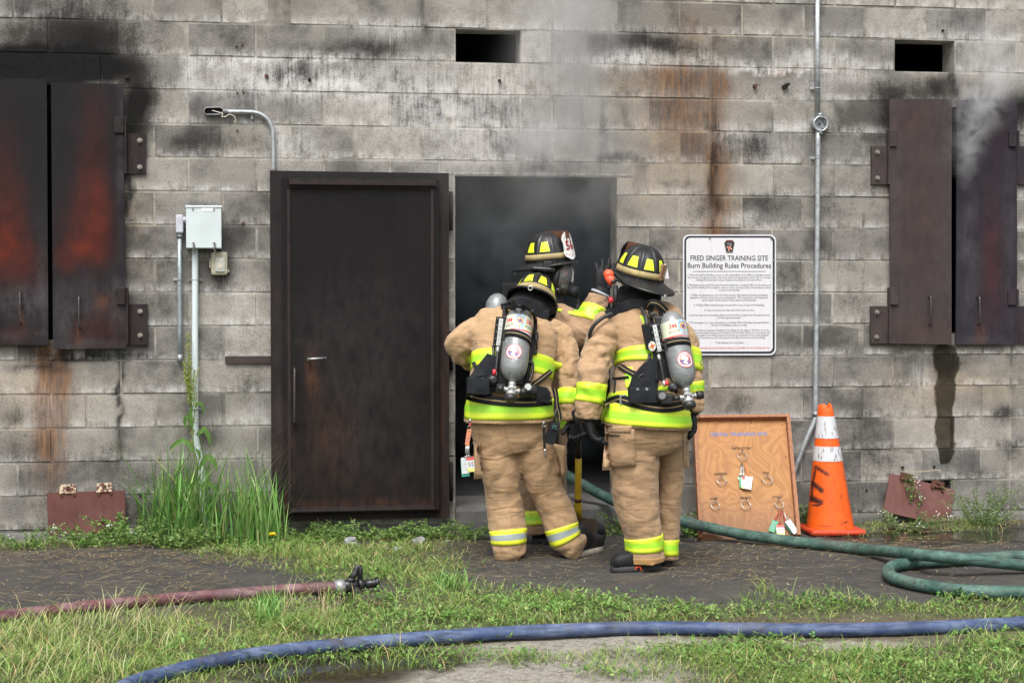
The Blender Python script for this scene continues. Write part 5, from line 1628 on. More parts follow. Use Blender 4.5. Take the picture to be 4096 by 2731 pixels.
def band(name, parent, bvh, frames, i0, i1, mat, off=.004, n=64, a0=0, a1=2 * PI, rows=7):
    """reflective trim: shell wrapped round a sleeve, leg or the coat between two of its rings"""
    P, U, Vv = [], [], []
    full = abs(a1 - a0 - 2 * PI) < 1e-6
    m_ = n if full else n + 1
    for r in range(-1, rows + 1):
        rr = min(max(r, 0), rows - 1)
        t = i0 + (i1 - i0) * rr / (rows - 1)
        k = int(t); fr = t - k
        k2 = min(k + 1, len(frames) - 1)
        c = frames[k][0].lerp(frames[k2][0], fr)
        u = frames[k][1].lerp(frames[k2][1], fr); w = frames[k][2].lerp(frames[k2][2], fr)
        row, last = [], .1
        for j in range(m_):
            a = a0 + (a1 - a0) * j / n
            d = (u * math.cos(a) + w * math.sin(a)).normalized()
            h, nrm, _, dist = bvh.ray_cast(c, d, .6)
            if h is None: dist = last
            last = dist
            row.append(dist)
        # light smoothing keeps the tape stiff
        if full: row = [(row[j - 1] + 2 * row[j] + row[(j + 1) % m_]) / 4 for j in range(m_)]
        o_ = off if 0 <= r < rows else -.004
        P.append([c + (u * math.cos(a0 + (a1 - a0) * j / n) + w * math.sin(a0 + (a1 - a0) * j / n)).normalized() * (row[j] + o_) for j in range(m_)])
        U.append(rr / (rows - 1))
    mb = MB().grid(P, 0, True, full)
    o = mk(name, mb, mat, parent)
    at_ = o.data.attributes.new('bv', 'FLOAT', 'POINT')
    at_.data.foreach_set('value', np.repeat(np.array(U, np.float32), m_))
    at2 = o.data.attributes.new('bu', 'FLOAT', 'POINT')
    at2.data.foreach_set('value', np.tile(np.linspace(0, 1, m_, dtype=np.float32), len(U)))
    return o
def patch(name, parent, bvh, corners, mat, nx=14, ny=14, off=.006, puff=.0, band_attr=False):
    """piece sewn on the cloth: four corner points (tl,tr,br,bl) near the surface"""
    tl, tr, br, bl = corners
    P = []
    for j in range(ny + 1):
        row = []
        for i in range(nx + 1):
            q = (tl.lerp(tr, i / nx)).lerp(bl.lerp(br, i / nx), j / ny)
            h, nrm, d = cast_px(bvh, q)
            if h is None:
                h = q; nrm = -d
            e = min(i, nx - i, j, ny - j)
            ed = 0 if e == 0 else 1
            row.append(h - d * (off * ed - .004 * (1 - ed) + puff * (math.sin(PI * i / nx) * math.sin(PI * j / ny)) ** .5))
        P.append(row)
    # remove spikes where the ray missed the cloth
    for j in range(ny + 1):
        for i in range(nx + 1):
            nb = [P[b][a] for a, b in ((i - 1, j), (i + 1, j), (i, j - 1), (i, j + 1)) if 0 <= a <= nx and 0 <= b <= ny]
            my = sum(q.y for q in nb) / len(nb)
            if abs(P[j][i].y - my) > .05: P[j][i].y = my
    mb = MB().grid(P, 0, True)
    o = mk(name, mb, mat, parent)
    if band_attr:
        at_ = o.data.attributes.new('bv', 'FLOAT', 'POINT')
        at_.data.foreach_set('value', np.array([j / ny for j in range(ny + 1) for i in range(nx + 1)], np.float32))
        at2 = o.data.attributes.new('bu', 'FLOAT', 'POINT')
        at2.data.foreach_set('value', np.array([i / nx * .3 for j in range(ny + 1) for i in range(nx + 1)], np.float32))
    return o
def ribbon(name, parent, bvh, pts, width, mat, off=.008, thick=.004, n=6, line=None):
    """strap following the cloth through points on the viewing line"""
    pp = smoothpath(pts, n)
    H = []
    for p in pp:
        h, nrm, d = cast_px(bvh, Vector(p)) if bvh else (Vector(p), None, (Vector(p) - CAMV).normalized())
        if h is None: h = Vector(p)
        H.append(h - d * off)
    for k in range(2):
        H = [H[0]] + [(H[i - 1] + H[i] * 2 + H[i + 1]) / 4 for i in range(1, len(H) - 1)] + [H[-1]]
    rows, back = [], []
    for i, h in enumerate(H):
        t = (H[min(i + 1, len(H) - 1)] - H[max(i - 1, 0)]).normalized()
        d = (h - CAMV).normalized()
        s = t.cross(d).normalized() * (width / 2)
        rows.append([h - s, h - s * .8 - d * thick, h + s * .8 - d * thick, h + s, h + s + d * thick, h - s + d * thick])
    mb = MB().loft(rows, True, True, 0, False)
    mats = [mat]
    if line:
        mats.append(line)
        L2 = []
        for i, h in enumerate(H):
            t = (H[min(i + 1, len(H) - 1)] - H[max(i - 1, 0)]).normalized()
            d = (h - CAMV).normalized()
            s = t.cross(d).normalized() * (width * .06)
            L2.append([h - s - d * (thick + .0008), h + s - d * (thick + .0008)])
        mb.grid(L2, 1)
    return mk(name, mb, mats, parent, fix=False)
def cap_tube(pts, rad, n=20):
    mb = MB()
    mb.tube(pts, rad, n)
    return mb
# ------------------------------------------------------------------ cloth, trim and gear materials
def cloth(name, col, dirt=.5):
    m, N = newmat(name)
    P = N.coord()
    n1, n2, n3 = N.noise(P, 5, 5, .65), N.noise(P, 26, 5, .65), N.noise(P, 330, 2, .5)
    c = N.mix(1, col, N.ramp(N.mix(.5, n1, n2), [(.3, (.80, .79, .78)), (.7, (1.14, 1.13, 1.12))]), 'MULTIPLY')
    c = N.mix(N.math('MULTIPLY', N.mr(N.noise(P, 8, 6, .72), .54, .72), dirt), c, (.095, .07, .05))
    z = N.wave(N.mapping(P, (1, 1, 1)), 95, .3, 1, dr='Z')
    x = N.wave(N.mapping(P, (1, 1, 1)), 95, .3, 1, dr='X')
    rip = N.math('MAXIMUM', N.mr(z, .9, 1), N.mr(x, .9, 1))
    h = N.math('ADD', N.math('MULTIPLY', n3, .25), N.math('ADD', N.math('MULTIPLY', rip, .12), N.math('MULTIPLY', n2, .45)))
    wrk = N.noise(N.mapping(P, (6, 6, 15), rot=(.2, .5, 0)), 1, 2, .5, .8)
    wk = N.math('ABSOLUTE', N.math('SUBTRACT', wrk, .5))
    nb = N.bump(N.math('MULTIPLY', wk, 1), .42, .035)
    N.fin(c, .86, N.bump(h, .45, .004, nb), spec=.2, Sheen_Weight=.15)
    return m
MTAN = cloth('tan_turnout_cloth', (.425, .282, .160))
MTAN2 = cloth('worn_tan_cloth', (.385, .255, .148), .6)
MTAN3 = cloth('dusty_tan_cloth', (.325, .215, .13), .6)
MHEM = cloth('ochre_hem_leather', (.36, .215, .085), .35)
def trim_mat(name, edge, mid, hatch=True):
    m, N = newmat(name)
    v, u = N.attr('bv', 'Fac'), N.attr('bu', 'Fac')
    P = N.coord()
    inm = N.math('MULTIPLY', N.mr(v, .30, .33), N.mr(v, .69, .66))
    e = edge
    if hatch:
        vv = N.math('PINGPONG', N.math('MULTIPLY', v, 14), 1)
        w = N.math('SINE', N.math('ADD', N.math('MULTIPLY', u, 420), N.math('MULTIPLY', vv, 4)))
        e = N.mix(N.mr(w, .1, .7, 0, .45), edge, tuple(a * b for a, b in zip(edge, (.62, .72, .6))))
    c = N.mix(inm, e, mid)
    c = N.mix(N.math('MULTIPLY', N.mr(N.noise(P, 18, 4, .65), .56, .75), .3), c, (.25, .26, .06))
    N.fin(c, .42, N.bump(N.noise(P, 60, 3), .2, .003), spec=.5)
    return m
MLIME = trim_mat('lime_reflective_trim', (.64, .79, .04), (.35, .72, .035))
MSILV = trim_mat('yellow_silver_trim', (.78, .84, .05), (.34, .40, .40), False)
MBLACK = simple('black_webbing', (.014, .014, .0155), .75, 0, .3, 60, .2, spec=.2)
MNYL = simple('black_nylon', (.0125, .0145, .018), .62, 0, .35, 25, .35, spec=.22)
MSTITCH = simple('tan_stitching', (.33, .25, .12), .8)
MGLOVE = simple('black_leather_glove', (.013, .0135, .0155), .55, 0, .35, 45, .35, spec=.2)
MHOOD = simple('black_knit_hood', (.010, .010, .012), .9, 0, .3, 120, .4)
MBOOT = simple('black_rubber_boot', (.014, .0145, .016), .55, 0, .4, 30, .3, spec=.25, dirt=.35, dirtcol=(.06, .054, .045))
MSOLE = simple('boot_sole', (.022, .022, .023), .7, 0, .3, 40, .3)
MSKIN = simple('skin', (.50, .27, .19), .5, 0, .1, 20)
MCYL_, N = newmat('carbon_wrap')
P = N.coord()
sw = N.noise(N.mapping(P, (24, 24, 70), rot=(.4, .3, 0)), 1, 5, .7, 1.5)
sw2 = N.noise(P, 9, 4, .6)
cc = N.ramp(N.mix(.45, sw, sw2), [(.3, (.10, .11, .11)), (.5, (.20, .215, .215)), (.7, (.33, .345, .345))])
cc = N.mix(N.mr(N.noise(N.mapping(P, (60, 60, 8), rot=(.6, .2, 0)), 1, 3), .66, .72), cc, (.5, .52, .52))
N.fin(cc, .28, None, .15, .6)
MCYL = MCYL_
MHEL = simple('black_helmet', (.011, .011, .0125), .36, 0, .3, 14, .12, .5, dirt=.25, dirtcol=(.035, .032, .03))
MHBAND = simple('khaki_helmet_band', (.34, .27, .12), .7, 0, .25, 30, .2, dirt=.4)
MLIMEP = simple('lime_reflector', (.72, .90, .03), .35, 0, .06, 40)
MLEA = simple('brown_leather', (.10, .035, .016), .55, 0, .35, 25, .2, dirt=.3)
MWOOD = simple('wooden_wedge', (.30, .17, .10), .7, 0, .15, 40)
MWHT = simple('white_leather_front', (.66, .655, .64), .5, 0, .06, 30, dirt=.15)
MMAR = simple('maroon_lettering', (.26, .015, .02), .5)
MALU = simple('cast_aluminium', (.45, .46, .46), .38, .6, .1, 40)
MORAN = simple('orange_torch', (.86, .105, .04), .4, 0, .06, 40)
# ------------------------------------------------------------------ helmet
def helmet(parent, M, shield=True, wedge_at=(), k=1.0):
    """traditional fire helmet in its own frame: y front, x right, z up, origin in the brim plane"""
    def T(p): return M @ (Vector(p) * k)
    rx, ry, h = .117, .138, .172
    NA, NP = 96, 22
    def dome(a, f, off=0.0, rib=True):
        """a azimuth (0 = front), f 0..1 from rim to top"""
        ph = f * PI / 2
        cr, sz = math.cos(ph) ** .80, math.sin(ph) ** .92
        q = 0
        if rib:
            s = (a / (PI / 4)) % 1
            dd = min(s, 1 - s) * PI / 4 * max(cr, .05)
            q = .0062 * math.exp(-(dd / .035) ** 2) * min(1, (1 - f) * 6 + .35) + .0030 * math.exp(-(dd / .10) ** 2)
        r = off + q
        return Vector((math.sin(a) * (rx * cr + r * cr), math.cos(a) * (ry * cr + r * cr), h * sz + r * (1 - cr) + off * .0))
    P = [[T(dome(2 * PI * j / NA, i / NP)) for j in range(NA)] for i in range(NP + 1)]
    hm = mk('helmet', MB().grid(P, 0, True, True), MHEL, parent)
    # brim
    def ext(a):
        c = math.cos(a)
        return .030 + .018 * max(0, c) ** 2 + .082 * max(0, -c) ** 1.7
    def brim(a, t, z0):
        e = ext(a)
        x, y = math.sin(a), math.cos(a)
        drop = -.30 * e * t - .10 * e * t * t + .020 * t * (abs(math.sin(a)) ** 4) * -1
        return Vector((x * (rx - .004 + e * t), y * (ry - .004 + e * t), z0 + drop))
    rows = [[T(brim(2 * PI * j / NA, t, z)) for j in range(NA)] for t, z in ((0, .006), (.3, .004), (.6, .003), (.85, .003), (.96, .006), (1.0, .003), (1.0, -.005), (.94, -.007), (.8, -.005), (.4, -.004), (0, -.003))]
    mk('brim', MB().grid(rows, 0, True, True), MHEL, hm)
    rows = [[T(dome(2 * PI * j / NA, f, o_, False)) for j in range(NA)] for f, o_ in ((.05, .002), (.05, .0085), (.10, .009), (.165, .0085), (.165, .002))]
    mk('helmet_band', MB().grid(rows, 0, True, True), MHBAND, hm)
    for q in range(8):
        a = (q + .5) * PI / 4
        if q in (0, 7): continue
        g = []
        for i in range(6):
            f = .215 + .245 * i / 5
            w = .245 - .085 * i / 5
            g.append([T(dome(a + w * (j / 4 - 1), f, .003)) for j in range(9)])
        mk('reflector', MB().grid(g, 0, True), MLIMEP, hm)
    # leather comb from the crown to the front piece
    top = Vector((0, .0, h + .006)); f0 = Vector((0, ry + .010, h - .002)); f1 = Vector((0, ry + .016, .085)); f2 = Vector((0, ry * .72, h * .80))
    cs = []
    for s in (-1, 1): cs.append([T(p + Vector((s * w_, 0, 0))) for p, w_ in ((top, .006), (f0, .016), (f1, .022), (f2, .016))])
    mb = MB().add(cs[0] + cs[1], [(0, 1, 2, 3), (4, 7, 6, 5), (0, 4, 5, 1), (1, 5, 6, 2), (2, 6, 7, 3), (3, 7, 4, 0)])
    mk('shield_holder', mb, MLEA, hm)
    if shield:
        ol = [(-.012, .162), (.012, .162), (.03, .150), (.043, .135), (.050, .115), (.046, .09), (.048, .06), (.054, .035), (.046, .018), (.038, .012), (.02, .002), (0, -.004), (-.02, .002), (-.038, .012), (-.046, .018), (-.054, .035), (-.048, .06), (-.046, .09), (-.050, .115), (-.043, .135), (-.03, .150)]
        def SP(x, z, l=0): return T((x, ry + .034 + l - .17 * z - 4.5 * x * x, z + .006))
        mb = MB()
        fr = [SP(x, z, .0) for x, z in ol]
        bk_ = [SP(x, z, -.004) for x, z in ol]
        n_ = len(ol)
        cf, cbk = SP(0, .08, 0), SP(0, .08, -.004)
        mb.add(fr + [cf], [(i, (i + 1) % n_, n_) for i in range(n_)], 0, False)
        mb.add(bk_ + [cbk], [((i + 1) % n_, i, n_) for i in range(n_)], 1)
        mb.add(fr + bk_, [(i, (i + 1) % n_, n_ + (i + 1) % n_, n_ + i) for i in range(n_)])
        sh = mk('front_shield', mb, [MWHT if shield == 'white' else MBLACK, MBLACK], hm, fix=False)
        if shield == 'white':
            mb = MB()
            put_text(mb, '56', None or (0, 0, 0), (1, 0, 0), (0, 0, 1), .074, fn=lambda x, y: SP(-x, .078 + y, .0015), bold=.0016)
            def arc(t, r, zc, size, sgn):
                L_ = len(t)
                for i, ch in enumerate(t):
                    a = (i - (L_ - 1) / 2) * size * .80 / r
                    v_, f_ = text_mesh(ch, size)
                    ca, sa = math.cos(-a * sgn), math.sin(-a * sgn)
                    cx_, cz_ = r * math.sin(a), zc + sgn * r * math.cos(a) - sgn * r
                    if v_: mb.add([SP(-(cx_ + p.x * ca - p.y * sa), cz_ + p.x * sa + p.y * ca, .0015) for p in v_], f_)
            arc('LIEUTENANT', .052, .140, .0125, 1)
            arc('EAST MAINE', .09, .022, .0125, -1)
            mk('shield_lettering', mb, MMAR, sh if False else hm, fix=False)
    for a in wedge_at:
        c = dome(a, .16, .018, False)
        d = Vector((math.sin(a), math.cos(a), 0)); s = Vector((math.cos(a), -math.sin(a), 0))
        v = []
        for z, th, w_ in ((-.03, .004, .010), (.055, .016, .016)):
            for sd, so_ in ((-1, -1), (1, -1), (1, 1), (-1, 1)): v.append(T(c + d * (th * so_ * .6) + s * (w_ * sd) + Vector((0, 0, z))))
        mk('wooden_wedge', MB().add(v, [(0, 1, 2, 3), (4, 7, 6, 5), (0, 4, 5, 1), (1, 5, 6, 2), (2, 6, 7, 3), (3, 7, 4, 0)]), MWOOD if a > 0 else MLEA, hm)
    # hanging ring at the back of the brim
    b = brim(PI, 1.0, 0)
    mb = MB().box((0, 0, 0), (.016, .03, .004), bev=.001)
    mb.v = [tuple(T(Vector(p) + b + Vector((0, .008, .004)))) for p in mb.v]
    e = MB().torus((0, 0, 0), .012, .002, (0, 1, .3), 18, 6)
    e.v = [tuple(T(Vector(p) + b + Vector((0, -.004, -.009)))) for p in e.v]
    mb.add(e.v, e.f, 0, True)
    mk('hanger_ring', mb, msteel, hm)
    return hm
def frame_M(o, front, up):
    f = Vector(front).normalized()
    u = Vector(up)
    u = (u - f * u.dot(f)).normalized()
    r = f.cross(u)
    M = Matrix(((r.x, f.x, u.x), (r.y, f.y, u.y), (r.z, f.z, u.z))).to_4x4()
    return Matrix.Translation(Vector(o)) @ M
# ------------------------------------------------------------------ hands (gloved)
def glove(parent, wrist, d, side, curls, mat=MGLOVE, k=1.0, spread=.09, thumb=(.55, .5), name='glove', cuff=.055, thumb_curl=.5, left=False):
    """wrist point, d towards the fingers, side towards the thumb; curls = bend per joint for four fingers (radians)"""
    d = Vector(d).normalized(); side = Vector(side); side = (side - d * side.dot(d)).normalized()
    nrm = d.cross(side) * (-1 if left else 1)   # fingers bend towards -nrm
    parts = [cap_tube([wrist - d * cuff * k, wrist - d * .01, wrist + d * .012 * k], [.046 * k, .043 * k, .036 * k])]
    def flat(cs):
        rg = []
        for c, w_, t_ in cs: rg.append([c + side * (w_ * math.cos(2 * PI * j / 18)) + nrm * (t_ * math.sin(2 * PI * j / 18)) for j in range(18)])
        return rg
    parts.append(flat([(wrist - d * .005 * k, .030 * k, .022 * k), (wrist + d * .03 * k, .042 * k, .024 * k), (wrist + d * .07 * k, .049 * k, .023 * k), (wrist + d * .10 * k, .046 * k, .018 * k), (wrist + d * .112 * k, .038 * k, .012 * k)]))
    for i, (ln, off) in enumerate(((.078, .036), (.088, .012), (.082, -.013), (.066, -.036))):
        p = wrist + d * (.092 - .006 * abs(i - 1)) * k + side * off * k
        fd = (d + side * spread * (1.3 - i)).normalized()
        pts, rad = [p - fd * .02 * k], [.0145 * k]
        cc_ = curls[i]
        for s_, fr in enumerate((.44, .32, .24)):
            fd = Quaternion(side, cc_ * (1.0 if s_ else .8) * (-1 if left else 1)) @ fd
            pts.append(p)
            rad.append((.0140 - .0006 * s_) * k)
            p = p + fd * ln * fr * k
        pts.append(p); rad.append(.0115 * k)
        pts.append(p + fd * .005 * k); rad.append(.007 * k)
        parts.append(cap_tube(pts, rad, 12))
    p = wrist + d * .030 * k + side * .036 * k
    td = (d * thumb[0] + side * (1 - thumb[0]) - nrm * thumb[1]).normalized()
    pts, rad = [p - td * .022 * k, p], [.017 * k, .0175 * k]
    for s_, ln in enumerate((.040, .032)):
        p = p + td * ln * k
        pts.append(p); rad.append((.0155 - .002 * s_) * k)
        td = (td + d * thumb_curl * .6 - nrm * .25).normalized()
    pts.append(p + td * .012 * k); rad.append(.009 * k)
    parts.append(cap_tube(pts, rad, 12))
    me = remesh(parts, .0045, 3)
    return link(name, me, mat, parent)
# ------------------------------------------------------------------ boots
def boot(parent, heel, toe_dir, L=.31, name='boot', sole_mat=None, accent=False):
    t = Vector(toe_dir); t.z = 0; t.normalize()
    s = Vector((-t.y, t.x, 0))
    b = Vector((heel.x, heel.y, 0))
    rg = []
    for x, w_, h0, h1 in ((.0, .030, .02, .10), (.02, .041, .02, .17), (.07, .045, .02, .19), (.12, .046, .02, .17), (.17, .050, .02, .122), (.22, .056, .02, .110), (.265, .054, .02, .104), (.295, .043, .02, .086), (.310, .025, .022, .060)):
        c = b + t * (x / .31 * L)
        rg.append([c + s * (w_ * math.copysign(abs(math.cos(a)) ** .7, math.cos(a))) + Vector((0, 0, (h0 + h1) / 2 + (h1 - h0) / 2 * math.copysign(abs(math.sin(a)) ** .8, math.sin(a)))) for a in [2 * PI * j / 20 for j in range(20)]])
    bo = link(name, remesh([rg], .006, 3), MBOOT, parent)
    ol = []
    n = 40
    for j in range(n):
        a = 2 * PI * j / n
        x = .155 - .158 * math.cos(a)
        w_ = .050 * (abs(math.sin(a)) ** .7) * (1.08 if x > .16 else .92)
        tr_ = .004 if j % 2 else 0
        ol.append(b + t * (x / .31 * L) + s * (math.copysign(w_ + tr_, math.sin(a))))
    rr_ = [[p + Vector((0, 0, z)) for p in ol] for z in (.002, .014, .036)]
    so = mk('sole', MB().loft(rr_, True), sole_mat or MSOLE, bo)
    if accent:
        c = b + t * .16 * L / .31 + s * .047
        mb = MB()
        for a0 in (0,):
            q = [c + s * .010 + t * x + Vector((0, 0, z)) for x, z in ((-.02, .014), (-.014, .034), (.014, .036), (.022, .02), (.014, .02), (.01, .03), (-.008, .029), (-.012, .014))]
            mb.prism(q, None, -s * .012)
        mk('sole_accent', mb, MORAN, bo)
    return bo
# ------------------------------------------------------------------ a plain human figure under the clothes
def figure(name, loc, J, label):
    """J: joints. One continuous body: legs, trunk, arms, neck, head with nose and ears"""
    parts = []
    def lim(*a): parts.append(cap_tube([p for p, r in a], [r for p, r in a], 16))
    for s in 'lr':
        lim((J['hip_' + s], .085), (J['hip_' + s].lerp(J['knee_' + s], .5), .075), (J['knee_' + s], .056), (J['knee_' + s].lerp(J['foot_' + s], .35), .058), (J['foot_' + s] + Vector((0, 0, .10)), .038), (J['foot_' + s] + Vector((0, 0, .03)), .036))
        lim((J['sh_' + s].lerp(J['neck'], .25), .060), (J['sh_' + s], .058), (J['el_' + s], .042), (J['wr_' + s], .028), (J['wr_' + s] + (J['wr_' + s] - J['el_' + s]).normalized() * .06, .026))
    hp = (J['hip_l'] + J['hip_r']) / 2
    rg, _ = tube_rings([(hp - Vector((0, 0, .06)), .12, .09), (hp + (J['neck'] - hp) * .15, .155, .105), (hp.lerp(J['neck'], .45), .135, .10), (hp.lerp(J['neck'], .75), .165, .115), (hp.lerp(J['neck'], .93), .12, .075), (J['neck'], .065, .06)], 24, 3)
    parts.append(rg)
    h, hf, hu = J['head'], J['face'], J['hup']
    M = frame_M(h, hf, hu)
    lim((J['neck'] - Vector((0, 0, .04)), .058), (J['neck'].lerp(h, .5), .055), (h - hu * .03, .055))
    parts.append(MB().sphere((0, 0, 0), (.076, .095, .112), 20, 14, 0, None))
    parts[-1].v = [tuple(M @ Vector(p)) for p in parts[-1].v]
    e = MB().sphere((0, 0, 0), (.052, .06, .055), 14, 10)          # jaw
    e.v = [tuple(M @ (Vector(p) + Vector((0, .030, -.075)))) for p in e.v]
    parts.append(e)
    e = MB().sphere((0, 0, 0), (.014, .026, .026), 10, 8)           # nose
    e.v = [tuple(M @ (Vector(p) + Vector((0, .100, -.020)))) for p in e.v]
    parts.append(e)
    for sx in (-1, 1):
        e = MB().sphere((0, 0, 0), (.008, .020, .032), 10, 8)       # ears
        e.v = [tuple(M @ (Vector(p) + Vector((sx * .078, -.005, -.01)))) for p in e.v]
        parts.append(e)
        e = MB().sphere((0, 0, 0), (.020, .012, .008), 10, 8)       # brows
        e.v = [tuple(M @ (Vector(p) + Vector((sx * .030, .090, .016)))) for p in e.v]
        parts.append(e)
    me = remesh(parts, .011, 2)
    o = link(name, me, MSKIN, origin=loc)
    for sx in (-1, 1):
        mb = MB().sphere(M @ Vector((sx * .030, .088, -.001)), .011, 10, 8)
        mk('eye', mb, mblk, o)
    mk('mouth', MB().sphere(M @ Vector((0, .092, -.066)), (.02, .007, .006), 10, 6), MMAR, o)
    tag(o, label, 'person')
    return o
# ================================================================== three firefighters
FOLD = (.006, 6.0, 1.1)
def hemmed(spec, dz=.02, k=.86):
    """close a garment end with a short inward lip"""
    c, rx, ry = spec[-1]
    t = (spec[-1][0] - spec[-2][0]).normalized()
    return spec + [(c - t * dz, rx * k, ry * k)]
def garment(name, parent, specs, mat, voxel=.0075, wr=(.0044, (6, 6, 12)), seed=0, refs=None, folds=None, extra=()):
    parts, frames = [], []
    for i, sp in enumerate(specs):
        rg, fr = tube_rings(sp, 44, 6, refs[i] if refs else (1, 0, 0), 1.0 if i else 1.25, (folds[i] if folds else FOLD), seed + i * 3.3)
        parts.append(rg)
        frames.append(fr)
    parts += list(extra)
    me = remesh(parts, voxel, 3, wr, seed)
    bvh = bvh_of(me)
    o = link(name, me, mat, parent)
    return o, bvh, frames
def seam(name, parent, bvh, pts, mat, r=.0022, off=.001):
    H = []
    for p in smoothpath(pts, 5):
        h, nr, d = cast_px(bvh, Vector(p))
        if h is not None: H.append(h - d * off)
    return mk(name, MB().tube(H, r, 6), mat, parent)
def blob(c, r, M=None): return MB().sphere(c, r, 20, 14)
def sectors(i, n=6): return i * n
E1 = (0, 1, 0)
# ------------------------------------------------------------------ C: lieutenant in the doorway, in profile
YC = -.62
def c1(u, v, d=0): return r1(u, v, YC + d)
def c2(u, v, d=0): return r2(u, v, YC + d)
headC = c1(835, 420, .0)
fC = Vector((.70, -.71, -.01)); fC.normalize()
J = dict(hip_l=c2(700, 260, .06), hip_r=c2(860, 260, -.06), knee_l=c2(705, 660, .08), knee_r=c2(860, 640, 0), foot_l=c2(705, 1060, .06), foot_r=c2(872, 1010, .1), neck=c1(800, 640, .0), head=headC, face=fC, hup=Vector((0, 0, 1)),
         sh_l=c1(720, 800, .20), sh_r=c1(900, 790, -.13), el_l=c1(740, 1080, .24), el_r=c1(1045, 900, -.24), wr_l=c1(850, 1250, .1), wr_r=c1(1180, 640, -.19))
for k_ in ('foot_l', 'foot_r'): J[k_].z = .04
PC = figure('person', (c2(780, 1100).x, YC, 0), J, 'firefighter in white-fronted helmet and clear face mask, standing sideways in the doorway')
sC = scl(YC)
torso = hemmed([(c1(800, 650, .0), .075, .075), (c1(795, 690, 0), .12, .10), (c1(790, 740, .0), .17, .15), (c1(780, 860, .0), .185, .19), (c1(765, 1050, 0), .185, .20), (c1(750, 1300, 0), .185, .20), (c1(740, 1480, 0), .19, .20), (c2(730, 300, 0), .195, .20)])
armr = [(c1(865, 770, -.08), .085, .085), (c1(930, 800, -.15), .088, .088), (c1(1000, 868, -.21), .084, .084), (c1(1052, 905, -.24), .080, .080), (c1(1095, 870, -.235), .078, .078), (c1(1125, 790, -.22), .076, .076), (c1(1160, 700, -.20), .068, .068), (c1(1187, 618, -.19), .060, .060)]
arml = [(c1(760, 790, .12), .08, .08), (c1(730, 950, .2), .08, .08), (c1(745, 1080, .22), .075, .075), (c1(860, 1220, .1), .065, .065)]
jkC, bC, frC = garment('jacket', PC, [torso, hemmed(armr, .015), arml], MTAN3, seed=3, refs=[(1, 0, 0), (.6, 0, .8), (0, 1, 0)], folds=[FOLD, (.012, 14, 1.3), FOLD])
band('reflective_trim', jkC, bC, frC[1], 28.5, 36.2, MLIME)
band('reflective_trim', jkC, bC, frC[0], 36, 40, MLIME)
trC, bC2, frC2 = garment('trousers', PC, [hemmed([(c2(745, 140, 0), .165, .17), (c2(745, 300, 0), .17, .175), (c2(760, 420, 0), .16, .165)]),
    hemmed([(c2(690, 330, .05), .10, .115), (c2(695, 500, .06), .095, .11), (c2(700, 700, .07), .082, .095), (c2(708, 900, .06), .075, .088), (c2(712, 1010, .05), .078, .088), (c2(715, 1068, .05), .084, .09)]),
    hemmed([(c2(845, 330, -.05), .085, .105), (c2(850, 500, -.04), .08, .10), (c2(860, 700, 0), .075, .09), (c2(870, 880, .06), .072, .085), (c2(875, 985, .09), .075, .085)])], MTAN3, seed=5)
band('reflective_trim', trC, bC2, frC2[1], 18.2, 23.8, MLIME)
patch('pocket', trC, bC2, (c2(850, 245, -.05), c2(955, 250, -.05), c2(945, 505, -.05), c2(865, 440, -.05)), MTAN3, 8, 10, .012, .012)
boot(PC, c2(700, 1130, .05), Vector((1, -.15, 0)), .30)
boot(PC, c2(880, 1080, .14), Vector((1, .1, 0)), .30)
mk('hood', MB().add(*(lambda m_: ([v.co + Vector((0, 0, 0)) for v in m_.vertices], [tuple(p.vertices) for p in m_.polygons]))(remesh([cap_tube([c1(800, 690, .0), c1(808, 600, .0), c1(822, 520, .0), c1(828, 440, .0), c1(825, 370, .0)], [.115, .098, .094, .102, .095], 24)], .01, 3, (.004, (12, 12, 12)))), 0, True), MHOOD, PC)
helmet(PC, frame_M(c1(822, 362, .0), fC + Vector((0, 0, .06)), Vector((.0, -.13, 1))), 'white', (PI + .25,), 1.0)
# face mask
MF_ = frame_M(c1(945, 492, -.06), Vector((.86, -.42, -.22)), Vector((.18, -.06, 1)))
def fm(x, y, z): return MF_ @ Vector((x, y, z))
mk('mask_seal', MB().add(*(lambda e: ([fm(p[0] * 1.0, p[1] - .035, p[2]) for p in e.v], e.f))(MB().torus((0, 0, 0), .078, .020, (0, 1, 0), 36, 10)), 0, True), mblk, PC)
m, N = newmat('mask_lens')
N.fin((.35, .36, .37), .08, spec=.6, Transmission_Weight=.0)
tb = N.n('ShaderNodeBsdfTransparent')
mx = N.n('ShaderNodeMixShader')
mx.inputs[0].default_value = .30
N.l.new(tb.outputs[0], mx.inputs[1]); N.l.new(N.b.outputs[0], mx.inputs[2]); N.l.new(mx.outputs[0], N.out.inputs['Surface'])
MLENS = m
P = []
for i in range(9):
    t = i / 8
    row = []
    for j in range(25):
        a = 2 * PI * j / 24
        rr = .086 * math.cos(t * PI / 2 * .92)
        row.append(fm(rr * math.cos(a), -.03 + .062 * math.sin(t * PI / 2) + .012 * math.sin(a) * 0, rr * math.sin(a) * 1.08 + .01))
    P.append(row)
mk('mask_lens', MB().grid(P, 0, True), MLENS, PC)
P = [[fm(x, .038 + .005 * math.cos(x * 20), z) for x in (-.004, .004)] for z in (.07, .04, 0, -.04)]
mk('mask_rib', MB().tube([fm(.0, .012, .085), fm(0, .034, .05), fm(0, .042, .0), fm(0, .036, -.045)], .006, 8), simple('clear_edge', (.45, .45, .42), .25), PC)
mk('nose_cup', MB().sphere(fm(0, .0, -.055), (.052, .045, .04), 16, 10).sphere(fm(-.05, -.02, -.072), (.022, .03, .020), 14, 10).sphere(fm(.05, -.02, -.072), (.022, .03, .020), 14, 10), mblk, PC)
q = fm(0, .055, -.055)
